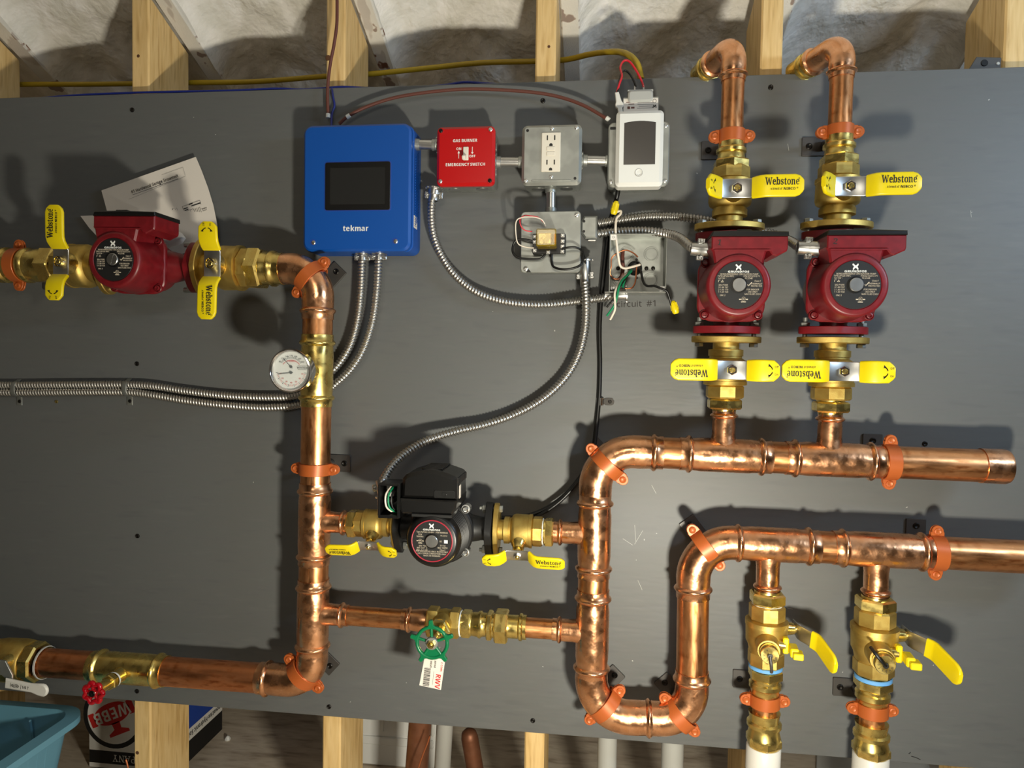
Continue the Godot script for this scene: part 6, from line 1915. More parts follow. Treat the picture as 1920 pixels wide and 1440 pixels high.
func build_wires():
	var o: Node3D
	wire("yellow_cable", "yellow jacketed cable running behind the studs above the board", [Vector3(-0.2403, 1.3208, -0.175), Vector3(-0.1052, 1.3189, -0.175), Vector3(0.0141, 1.3151, -0.175), Vector3(0.1313, 1.3125, -0.175), Vector3(0.2717, 1.3103, -0.175), Vector3(0.4339, 1.3074, -0.175), Vector3(0.5921, 1.3136, -0.175), Vector3(0.6891, 1.3129, -0.17), Vector3(0.8175, 1.3209, -0.17), Vector3(0.9318, 1.3279, -0.17), Vector3(1.0441, 1.3272, -0.17), Vector3(1.1108, 1.326, -0.165), Vector3(1.166, 1.3168, -0.12), Vector3(1.2125, 1.298, -0.07), Vector3(1.2365, 1.2732, -0.03), Vector3(1.2506, 1.249, -0.01), Vector3(1.2575, 1.2195, -0.004)], 0.0058, M.yellow_cable, "cable")
	wire("blue_wire", "thin dark blue wire lying along the board's top edge", [Vector3(-0.0759, 1.219, -0.003), Vector3(0.0192, 1.2187, -0.004), Vector3(0.1028, 1.2223, -0.003), Vector3(0.172, 1.2248, -0.004), Vector3(0.2583, 1.2253, -0.004), Vector3(0.344, 1.2244, -0.003), Vector3(0.4105, 1.2237, -0.004), Vector3(0.4884, 1.223, -0.003), Vector3(0.5642, 1.2241, -0.004), Vector3(0.6078, 1.2203, -0.003), Vector3(0.6502, 1.2214, -0.004), Vector3(0.6931, 1.2227, -0.003), Vector3(0.7454, 1.2194, -0.004), Vector3(0.8166, 1.2204, -0.01), Vector3(0.8903, 1.2198, -0.004), Vector3(0.9311, 1.224, -0.003), Vector3(0.9764, 1.22, -0.004), Vector3(1.0205, 1.2187, -0.012)], 0.0024, M.wire_blue)
	wire("blue_wire", "thin dark blue wire dropping from the board's top into the blue controller", [Vector3(0.6736, 1.2227, -0.004), Vector3(0.6805, 1.2019, 0.008), Vector3(0.6846, 1.1831, 0.01), Vector3(0.6802, 1.1656, 0.012), Vector3(0.6825, 1.138, 0.02)], 0.0022, M.wire_blue)
	o = wire("thermostat_wire", "brown twin wire hanging down over the stud to the blue controller", [Vector3(0.6922, 1.394, 0.02), Vector3(0.6925, 1.3548, 0.02), Vector3(0.6917, 1.3254, 0.02), Vector3(0.6859, 1.292, 0.018), Vector3(0.6791, 1.2635, 0.016), Vector3(0.6747, 1.2343, 0.015), Vector3(0.6727, 1.2046, 0.015), Vector3(0.6744, 1.1664, 0.016)], 0.0032, M.wire_brown)
	o = wire("thermostat_wire", "brown wire arching from the blue controller to the thermostat box", [Vector3(0.6981, 1.1455, 0.02), Vector3(0.7174, 1.1592, 0.022), Vector3(0.7545, 1.1759, 0.022), Vector3(0.8055, 1.1901, 0.022), Vector3(0.8662, 1.198, 0.022), Vector3(0.9362, 1.2017, 0.022), Vector3(0.9956, 1.1989, 0.022), Vector3(1.0643, 1.1912, 0.024), Vector3(1.1128, 1.1805, 0.026), Vector3(1.1562, 1.1627, 0.03), Vector3(1.1964, 1.1377, 0.034)], 0.0032, M.wire_brown)
	for q in [["white tape end of the brown wire above the blue controller's left part", Vector3(0.6745, 1.1624, 0.016), Vector3(0, 1, 0)], ["white tape ring on the arching brown wire at the blue controller", Vector3(0.7164, 1.1582, 0.022), Vector3(1, 0.55, 0)], ["white tape ring on the arching brown wire at the thermostat box", Vector3(1.1992, 1.1366, 0.034), Vector3(0.8, -0.6, 0)]]:
		var t := thing("tape_ring", q[0], "tape", along(q[1], q[2]))
		var st := S()
		lathe(st, disc(0.0042, -0.004, 0.004, 0.0005), Transform3D.IDENTITY, 12)
		part("wrap", st, M.white_plastic, t)
	wire("red_wire", "red looped wire from the white connector to the transformer", [Vector3(1.213, 1.1724, 0.055), Vector3(1.2173, 1.1899, 0.052), Vector3(1.2218, 1.2072, 0.045), Vector3(1.219, 1.2281, 0.03), Vector3(1.2256, 1.2432, 0.02), Vector3(1.236, 1.2409, 0.02), Vector3(1.2484, 1.2216, 0.025), Vector3(1.2569, 1.2026, 0.03), Vector3(1.2605, 1.1895, 0.035)], 0.0019, M.wire_red)
	wire("black_wire", "black looped wire between the white connector and the transformer's first terminal", [Vector3(1.2139, 1.172, 0.056), Vector3(1.2173, 1.1925, 0.05), Vector3(1.22, 1.2111, 0.04), Vector3(1.2266, 1.2223, 0.03), Vector3(1.2352, 1.2164, 0.03), Vector3(1.2427, 1.2025, 0.034), Vector3(1.2466, 1.1914, 0.036)], 0.0019, M.wire_black)
	# black cord from the thermostat down behind the middle riser
	wire("power_cord", "long black cord running from the thermostat under the zinc clip to the black pump", [Vector3(1.2201, 1.0145, 0.045), Vector3(1.2168, 0.9951, 0.04), Vector3(1.2101, 0.9726, 0.022), Vector3(1.2033, 0.9359, 0.014), Vector3(1.1977, 0.8785, 0.012), Vector3(1.193, 0.8206, 0.01), Vector3(1.1912, 0.7624, 0.008), Vector3(1.1933, 0.7038, 0.006), Vector3(1.1933, 0.6548, 0.006), Vector3(1.1919, 0.6253, 0.006), Vector3(1.1887, 0.586, 0.008), Vector3(1.1837, 0.5418, 0.01), Vector3(1.1707, 0.5071, 0.012), Vector3(1.146, 0.4723, 0.016), Vector3(1.1202, 0.4474, 0.02), Vector3(1.0912, 0.4292, 0.024), Vector3(1.0624, 0.4194, 0.03), Vector3(1.0179, 0.4136, 0.03)], 0.0042, M.wire_black, "cable")
	wire("power_cord", "thin black cord curving past the corner elbow to the black pump's brass valve", [Vector3(1.1847, 0.546, 0.02), Vector3(1.1747, 0.5107, 0.022), Vector3(1.154, 0.4813, 0.026), Vector3(1.1304, 0.4546, 0.03), Vector3(1.1065, 0.4345, 0.032), Vector3(1.0892, 0.4234, 0.034), Vector3(1.0678, 0.4107, 0.034)], 0.0035, M.wire_black, "cable")
	# loose wires of the open box
	wire_nut("yellow wire nut on the black cord below the thermostat", Vector3(1.2117, 0.9654, 0.048), Vector3(0.22, 1, 0.1))
	wire_nut("yellow wire nut on the loose black wire beside the open junction box", Vector3(1.324, 0.7917, 0.05), Vector3(-0.32, 1, 0.1))
	wire("white_wire", "stiff cream wire rising from the open box to the upper wire nut", [Vector3(1.2608, 0.8798, 0.03), Vector3(1.2475, 0.8754, 0.035), Vector3(1.2343, 0.8722, 0.038), Vector3(1.2257, 0.8764, 0.042), Vector3(1.2215, 0.8925, 0.048), Vector3(1.2182, 0.9155, 0.05), Vector3(1.2159, 0.9389, 0.05), Vector3(1.2173, 0.9575, 0.05), Vector3(1.2237, 0.9649, 0.05), Vector3(1.2245, 0.9707, 0.049), Vector3(1.2181, 0.97, 0.048), Vector3(1.2144, 0.9672, 0.048)], 0.0022, M.wire_white)
	wire("black_wire", "loose black wire from the open box down to the lower wire nut", [Vector3(1.2599, 0.8761, 0.03), Vector3(1.2626, 0.8658, 0.036), Vector3(1.2663, 0.8482, 0.042), Vector3(1.2725, 0.8399, 0.05), Vector3(1.284, 0.8393, 0.056), Vector3(1.2966, 0.8343, 0.06), Vector3(1.3058, 0.8297, 0.06), Vector3(1.3109, 0.819, 0.056), Vector3(1.3152, 0.8064, 0.052), Vector3(1.3183, 0.801, 0.05)], 0.0021, M.wire_black)
	for q in [["green wire hanging farthest out of the open box", [Vector3(1.2464, 0.8697, 0.02), Vector3(1.2366, 0.8585, 0.034), Vector3(1.2289, 0.8496, 0.046), Vector3(1.2233, 0.8354, 0.056), Vector3(1.2208, 0.8203, 0.058), Vector3(1.2165, 0.8056, 0.055), Vector3(1.2094, 0.7947, 0.05), Vector3(1.2039, 0.7874, 0.046)], 0.0021, M.wire_green, "green_wire"],
			["white wire hanging beside the farthest green wire", [Vector3(1.2445, 0.8688, 0.02), Vector3(1.2329, 0.8585, 0.034), Vector3(1.2234, 0.844, 0.046), Vector3(1.2169, 0.8278, 0.058), Vector3(1.2173, 0.811, 0.058), Vector3(1.2176, 0.7982, 0.054), Vector3(1.2132, 0.7872, 0.05), Vector3(1.2097, 0.7808, 0.046)], 0.0020, M.wire_white, "white_wire"],
			["short black wire hanging at the open box's corner", [Vector3(1.2455, 0.8688, 0.02), Vector3(1.2357, 0.8545, 0.036), Vector3(1.2234, 0.8358, 0.052), Vector3(1.2145, 0.8149, 0.055), Vector3(1.2081, 0.8085, 0.053), Vector3(1.2036, 0.8022, 0.05)], 0.0018, M.wire_black, "black_wire"],
			["short green wire cut off inside the open box", [Vector3(1.2455, 0.8719, 0.018), Vector3(1.2406, 0.8652, 0.026), Vector3(1.2347, 0.8545, 0.036), Vector3(1.2319, 0.8444, 0.042), Vector3(1.231, 0.8384, 0.045)], 0.0022, M.wire_green, "green_wire"],
			["short white wire cut off inside the open box", [Vector3(1.2427, 0.87, 0.018), Vector3(1.233, 0.86, 0.03), Vector3(1.2273, 0.8507, 0.036), Vector3(1.2245, 0.8427, 0.04)], 0.0020, M.wire_white, "white_wire"],
			["bare copper wire looping round inside the open box", [Vector3(1.2567, 0.8931, 0.03), Vector3(1.2482, 0.901, 0.028), Vector3(1.235, 0.9061, 0.026), Vector3(1.221, 0.9017, 0.024), Vector3(1.2107, 0.8925, 0.022), Vector3(1.2101, 0.8774, 0.02), Vector3(1.2085, 0.8664, 0.016), Vector3(1.2145, 0.8573, 0.012), Vector3(1.2241, 0.8565, 0.01)], 0.0013, M.bare_copper, "copper_wire"],
			["bare copper wire hanging straight from the black bushing", [Vector3(1.2553, 0.8782, 0.028), Vector3(1.2542, 0.8659, 0.036), Vector3(1.2532, 0.8538, 0.042), Vector3(1.2514, 0.8441, 0.045), Vector3(1.2458, 0.8363, 0.048), Vector3(1.2346, 0.8351, 0.05)], 0.0013, M.bare_copper, "copper_wire"],
			["brown cable sheath entering the open box's back", [Vector3(1.2309, 0.9082, 0.006), Vector3(1.23, 0.8939, 0.012), Vector3(1.2313, 0.8785, 0.012), Vector3(1.2297, 0.8633, 0.01), Vector3(1.2242, 0.8558, 0.008)], 0.0034, M.wire_brown, "cable_sheath"]]:
		wire(q[4], q[0], q[1], q[2], q[3])
	# relay leads
	for q in [["thin white lead looping round the relay's left side", [Vector3(1.0737, 0.9043, 0.066), Vector3(1.0592, 0.9053, 0.072), Vector3(1.0466, 0.9109, 0.078), Vector3(1.043, 0.9297, 0.082), Vector3(1.0439, 0.9478, 0.084), Vector3(1.0534, 0.9538, 0.086), Vector3(1.074, 0.9541, 0.088), Vector3(1.0887, 0.9498, 0.086), Vector3(1.0949, 0.9398, 0.08)], 0.0011, M.wire_white, "white_wire"],
			["thin red lead looping beside the relay", [Vector3(1.0704, 0.9333, 0.066), Vector3(1.0585, 0.9345, 0.07), Vector3(1.0515, 0.9409, 0.076), Vector3(1.0499, 0.9513, 0.08), Vector3(1.0573, 0.9586, 0.08), Vector3(1.0695, 0.9576, 0.08), Vector3(1.0824, 0.9551, 0.078), Vector3(1.0914, 0.9469, 0.072)], 0.0010, M.wire_red, "red_wire"],
			["black lead leaving the relay socket to the left and returning below", [Vector3(1.0701, 0.9175, 0.06), Vector3(1.0579, 0.92, 0.062), Vector3(1.0436, 0.9201, 0.062), Vector3(1.0359, 0.9101, 0.06), Vector3(1.0361, 0.8969, 0.06), Vector3(1.0458, 0.8884, 0.06), Vector3(1.0677, 0.8855, 0.06), Vector3(1.0848, 0.8864, 0.06), Vector3(1.0923, 0.893, 0.06), Vector3(1.0939, 0.9008, 0.058)], 0.0021, M.wire_black, "black_wire"],
			["black lead bowing from the relay socket to the box's lower corner", [Vector3(1.1054, 0.8986, 0.06), Vector3(1.1049, 0.8833, 0.062), Vector3(1.1091, 0.8715, 0.066), Vector3(1.1253, 0.8663, 0.07), Vector3(1.1439, 0.8682, 0.07), Vector3(1.1576, 0.8761, 0.066), Vector3(1.1599, 0.8912, 0.058), Vector3(1.1586, 0.9036, 0.05)], 0.0022, M.wire_black, "black_wire"],
			["short black lead from the relay's right terminal into the box", [Vector3(1.1236, 0.9029, 0.068), Vector3(1.1349, 0.9043, 0.07), Vector3(1.1478, 0.9046, 0.068), Vector3(1.157, 0.9002, 0.06), Vector3(1.1625, 0.8884, 0.045), Vector3(1.1654, 0.8755, 0.035)], 0.0020, M.wire_black, "black_wire"]]:
		wire(q[4], q[0], q[1], q[2], q[3])


# ---------- small things on the board ----------
func build_small():
	var Z := along(Vector3.ZERO, Vector3(0, 0, 1))
	for q in [["dark screw near the board's top, above the paper sheet", Vector3(0.2644, 1.1902, 0)], ["dark screw between the sideways pump and the twin cables", Vector3(0.2729, 0.6876, 0)], ["dark screw in the bare board between twin cables and return pipe", Vector3(0.2728, 0.3396, 0)], ["dark screw above the socket box", Vector3(1.0799, 1.1841, 0)], ["dark screw near the board's top between the two risers", Vector3(1.4841, 1.1956, 0)], ["dark screw on the board's lower edge beside the U of copper", Vector3(1.0797, 0.0232, 0)], ["dark screw on the board's lower edge above the stud with the white tote", Vector3(0.6774, 0.0196, 0)], ["dark screw under the long return pipe near the drain tee", Vector3(0.2705, 0.0209, 0)], ["small dark screw beside the upper manifold's shadowed top edge", Vector3(1.7614, 0.5703, 0)]]:
		var t := thing("board_screw", q[0], "screw", mv(q[1].x, q[1].y, 0), "screws of the board")
		var st := S()
		lathe(st, [Vector2(0, 0.0046), Vector2(0.0012, 0.0044), Vector2(0.002, 0.0030), Vector2(0.0012, 0.0018), Vector2(0.0012, 0)], Z, 16)
		part("screw_head", st, M.screw_dark, t)
	var b := thing("brass_pin", "tiny bright brass screw below the twin cables", "screw", mv(Vector3(0.0958, 0.6077, 0).x, Vector3(0.0958, 0.6077, 0).y, 0))
	var st := S()
	lathe(st, [Vector2(0, 0.0034), Vector2(0.0016, 0.0030), Vector2(0.002, 0)], Z, 14)
	part("screw_head", st, M.brass, b)
	# handwriting on the board
	var hw := thing("handwriting", "hand-written circuit note on the board under the open junction box", "writing", Transform3D(Basis(Vector3(0, 0, 1), 0.03), Vector3(Vector3(1.2581, 0.8121, 0).x, Vector3(1.2581, 0.8121, 0).y, 0.0001)))
	write(hw, "circuit  #1", Transform3D.IDENTITY, 0.0105, M.marker, "Droid Sans", false, 1.12)
	for q in [["small black scratch line low on the bare board end", [Vector3(1.7574, 0.0113, 0), Vector3(1.7646, 0.0099, 0), Vector3(1.7719, 0.0067, 0)]], ["tiny black nick low on the bare board end", [Vector3(1.7528, 0.0157, 0), Vector3(1.7554, 0.0179, 0)]]]:
		var t := thing("scratch_mark", q[0], "mark", mv(0, 0, 0.0001))
		st = S()
		var pp := []
		for v in q[1]:
			pp.append(Vector2(v.x, v.y))
		stroke(st, pp, 0.0012)
		part("ink_line", st, M.ink, t)
	# chips and scratches of bare paint
	var rng := RandomNumberGenerator.new()
	rng.seed = 7
	for q in [[363,220,"left"],[405,250,"l"],[952,584,"m"],[475,905,"n"],[762,1280,"p"],[657,1316,"q"],[1300,330,"r"],[870,1080,"s"],[1190,1240,"t"],[1580,1258,"u"],[1785,1243,"v"],[1210,960,"w"],[1850,190,"x"],[1100,715,"y"]]:
		pass
	paint_chips()
	# sheet of paper with a diagram
	paper_sheets()
	# black bracket on the corner
	var k := thing("corner_bracket", "black perforated steel bracket above the board's upper corner", "bracket", Transform3D(Basis(Vector3(0, 0, 1), -0.04), Vector3(1.8436, 1.2315, -0.012)))
	st = S()
	slab(st, PackedVector2Array([Vector2(-0.026, -0.012), Vector2(0.025, -0.012), Vector2(0.025, 0.0085), Vector2(-0.015, 0.0095)]), -0.003, 0.0, 0.0006, Transform3D.IDENTITY, true)
	part("plate", st, M.dark_steel, k)
	st = S()
	lathe(st, disc(0.0058, -0.0002, 0.0012), mv(-0.002, -0.001, 0) * Z, 16)
	part("bolt_hole", st, M.black_plastic, k)
	st = S()
	lathe(st, disc(0.003, -0.0002, 0.0012), mv(0.020, -0.002, 0) * Z, 12)
	part("slot_hole", st, M.pvc, k)
	st = S()
	box(st, Vector3(0.051, 0.003, 0.03), mv(-0.0005, -0.0115, -0.016), 0.0006)
	part("foot", st, M.dark_steel, k)


func paint_chips():
	var chips := [Vector3(0.394, 1.1722, 0), Vector3(0.4395, 1.1381, 0), Vector3(0.992, 0.7967, 0), Vector3(0.5192, 0.4579, 0), Vector3(0.8329, 0.0786, 0), Vector3(0.7208, 0.0324, 0), Vector3(1.3602, 1.047, 0), Vector3(1.0972, 0.1281, 0), Vector3(1.2639, 0.1506, 0), Vector3(1.6363, 0.1552, 0), Vector3(1.845, 1.1636, 0), Vector3(1.8244, 0.9727, 0), Vector3(1.735, 0.4572, 0), Vector3(1.1087, 0.7619, 0), Vector3(1.2668, 0.3399, 0), Vector3(1.3026, 0.3913, 0), Vector3(1.2806, 0.3784, 0), Vector3(1.7885, 0.1782, 0), Vector3(1.1599, 0.3849, 0), Vector3(0.6086, 1.328, 0)]
	var t := thing("paint_chips", "scattered pale chips and scratches in the board's grey paint", "marks")
	t.set_meta("kind", "stuff")
	var st := S()
	var rng := RandomNumberGenerator.new()
	rng.seed = 11
	for c in chips:
		if c.y > 1.2:
			continue
		var q := PackedVector2Array()
		var a := rng.randf_range(0, PI)
		var l := rng.randf_range(0.0009, 0.0022)
		for i in 6:
			q.append(Vector2.from_angle(TAU * i / 6) * l * rng.randf_range(0.5, 1.1) * Vector2(1, 0.6))
		slab(st, q, 0.0001, 0.0004, 0.0, mv(c.x, c.y, 0) * Transform3D(Basis(Vector3(0, 0, 1), a), Vector3.ZERO))
	for q in [[Vector3(1.2626, 0.4044, 0), Vector3(1.2652, 0.3747, 0)], [Vector3(1.2774, 0.3951, 0), Vector3(1.2633, 0.3696, 0)], [Vector3(1.2705, 0.3022, 0), Vector3(1.2787, 0.2847, 0)], [Vector3(1.292, 0.4798, 0), Vector3(1.3001, 0.4653, 0)], [Vector3(1.2417, 0.3786, 0), Vector3(1.2595, 0.3675, 0)], [Vector3(1.5375, 0.2658, 0), Vector3(1.5468, 0.2644, 0)], [Vector3(1.8225, 0.9754, 0), Vector3(1.8238, 0.9644, 0)], [Vector3(1.5159, 1.0959, 0), Vector3(1.518, 1.0846, 0)], [Vector3(1.193, 0.4612, 0), Vector3(1.1953, 0.4464, 0)]]:
		stroke(st, [Vector2(q[0].x, q[0].y), Vector2(q[1].x, q[1].y)], 0.0006, mv(0, 0, 0.0001), 0.0002)
	part("chips", st, M.pvc, t)


func paper_sheets():
	var pts := [Vector3(0.2077, 1.0296, 0.014), Vector3(0.4068, 1.0914, 0.014), Vector3(0.4189, 1.0646, 0.014), Vector3(0.4321, 1.0315, 0.014), Vector3(0.4437, 0.9973, 0.015), Vector3(0.4531, 0.9607, 0.018), Vector3(0.4565, 0.9395, 0.022), Vector3(0.4545, 0.9232, 0.028), Vector3(0.4415, 0.9188, 0.03), Vector3(0.4038, 0.909, 0.022), Vector3(0.3319, 0.8897, 0.014), Vector3(0.2548, 0.8667, 0.014)]
	var o: Vector3 = pts[0]
	var t := thing("plan_sheet", "white printed plan sheet tucked behind the sideways pump", "paper", mv(o.x, o.y, o.z))
	var st := S()
	# a fan of strips keeps the curl at the free corner
	var n := pts.size()
	st.set_smooth_group(3)
	var a: Vector3 = pts[0]
	for i in range(1, n - 1):
		st.add_vertex(a - o); st.add_vertex(pts[i] - o); st.add_vertex(pts[i + 1] - o)
		st.add_vertex(a - o + Vector3(0, 0, -0.0003)); st.add_vertex(pts[i + 1] - o + Vector3(0, 0, -0.0003)); st.add_vertex(pts[i] - o + Vector3(0, 0, -0.0003))
	part("sheet", st, M.paper, t)
	var d: Vector3 = (pts[1] - pts[0]).normalized()
	var ang := atan2(d.y, d.x)
	var B := func(v: Vector3): return Transform3D(Basis(Vector3(0, 0, 1), ang), v - o + Vector3(0, 0, 0.0006))
	write(t, "61 Hardwood Garage Snowmelt", B.call(Vector3(0.3214, 1.0403, 0.0145)), 0.0056, M.ink, "Droid Sans", false, 0.92)
	var at: Transform3D = B.call(Vector3(0.3214, 1.0403, 0.0145))
	st = S()
	stroke(st, [Vector2(-0.050, -0.0058), Vector2(0.050, -0.0058)], 0.0006, at, 0.0002)
	part("printed_line", st, M.ink, t)
	st = S()
	for q in [[Vector2(0.066, -0.004), Vector2(0.066, 0.012)], [Vector2(0.066, 0.012), Vector2(0.02, 0.012)], [Vector2(-0.07, -0.012), Vector2(0.066, -0.006)]]:
		stroke(st, q, 0.0003, at, 0.0002)
	part("printed_frame", st, M.ink_grey, t)
	# the schematic: boxes, coils and lines
	st = S()
	var g: Transform3D = B.call(Vector3(0.3944, 0.9906, 0.0155))
	for q in [[Vector2(-0.012, 0.009), Vector2(0.026, 0.009)], [Vector2(-0.012, 0.009), Vector2(-0.012, -0.002)], [Vector2(0.026, 0.009), Vector2(0.026, 0.001)], [Vector2(-0.012, -0.002), Vector2(0.008, -0.002)], [Vector2(0.002, -0.003), Vector2(0.002, -0.022)], [Vector2(-0.004, -0.003), Vector2(-0.004, -0.020)], [Vector2(-0.030, -0.016), Vector2(0.002, -0.022)], [Vector2(-0.012, -0.030), Vector2(0.014, -0.030)], [Vector2(-0.012, -0.030), Vector2(-0.012, -0.036)], [Vector2(0.014, -0.030), Vector2(0.014, -0.036)], [Vector2(-0.085, 0.002), Vector2(-0.045, 0.002)], [Vector2(-0.060, -0.004), Vector2(-0.045, -0.002)], [Vector2(-0.028, 0.010), Vector2(-0.028, -0.018)], [Vector2(-0.024, 0.010), Vector2(-0.024, -0.018)]]:
		stroke(st, q, 0.0005, g, 0.0002)
	part("schematic_line", st, M.ink_line, t)
	st = S()
	stroke(st, [Vector2(0.007, 0.004), Vector2(0.025, 0.004)], 0.0019, g, 0.0002)
	stroke(st, [Vector2(-0.071, 0.0035), Vector2(-0.060, 0.0035)], 0.0022, g, 0.0002)
	stroke(st, [Vector2(0.0155, -0.0165), Vector2(0.0155, -0.025)], 0.0016, g, 0.0002)
	for k in 5:
		stroke(st, [Vector2(0.009 + 0.0032 * k, -0.003), Vector2(0.0095 + 0.0032 * k, -0.014)], 0.0008, g, 0.0002)
	stroke(st, [Vector2(-0.038, 0.003), Vector2(-0.036, 0.008), Vector2(-0.032, 0.011)], 0.0012, g, 0.0002)
	stroke(st, [Vector2(0.003, 0.0085), Vector2(0.009, 0.0085)], 0.0022, g, 0.0002)
	stroke(st, [Vector2(-0.010, 0.0035), Vector2(-0.003, 0.0035)], 0.002, g, 0.0002)
	stroke(st, [Vector2(-0.009, 0.0), Vector2(-0.003, 0.0)], 0.002, g, 0.0002)
	part("schematic_block", st, M.ink, t)
	st = S()
	slab(st, PackedVector2Array([Vector2(-0.041, -0.010), Vector2(-0.031, -0.010), Vector2(-0.031, 0.0), Vector2(-0.041, 0.0)]), 0, 0.0002, 0.0, g)
	part("schematic_patch", st, M.ink_grey, t)
	write(t, "Radiant\nZone 1", g * mv(0.030, -0.010, 0), 0.002, M.ink)
	# the sheet behind it and the curled flap
	var p2 := [Vector3(0.1578, 0.981, 0.008), Vector3(0.1821, 0.9818, 0.008), Vector3(0.2258, 0.9814, 0.008), Vector3(0.2312, 0.9118, 0.008), Vector3(0.198, 0.9363, 0.008), Vector3(0.1773, 0.9565, 0.008)]
	var t2 := thing("plan_sheet", "second white sheet, only its corner showing at the sideways pump's left side", "paper", mv(p2[0].x, p2[0].y, p2[0].z))
	st = S()
	var poly := PackedVector2Array()
	for v in p2:
		poly.append(Vector2(v.x - p2[0].x, v.y - p2[0].y))
	slab(st, poly, 0, 0.0004)
	part("sheet", st, M.paper, t2)
	var f := Vector3(0.3647, 0.9325, 0.03)
	var t3 := thing("plan_sheet", "curled paper flap peeping out between the sideways pump and its valve", "paper", mv(f.x, f.y, f.z))
	st = S()
	var rows := []
	for i in 9:
		var u := i / 8.0
		var row := PackedVector3Array()
		for j in 7:
			var v := j / 6.0
			var half := 0.0175 * sqrt(maxf(0.0, 1.0 - pow(maxf(u - 0.25, 0.0) / 0.75, 2)))
			row.append(Vector3(-0.03 + 0.064 * u, lerpf(-half, half, v) - 0.002 * u, 0.012 * sin(PI * v) + 0.004 * u))
		rows.append(row)
	st.set_smooth_group(4)
	for i in 8:
		for j in 6:
			quad(st, rows[i][j], rows[i + 1][j], rows[i + 1][j + 1], rows[i][j + 1])
	part("sheet", st, M.paper, t3)


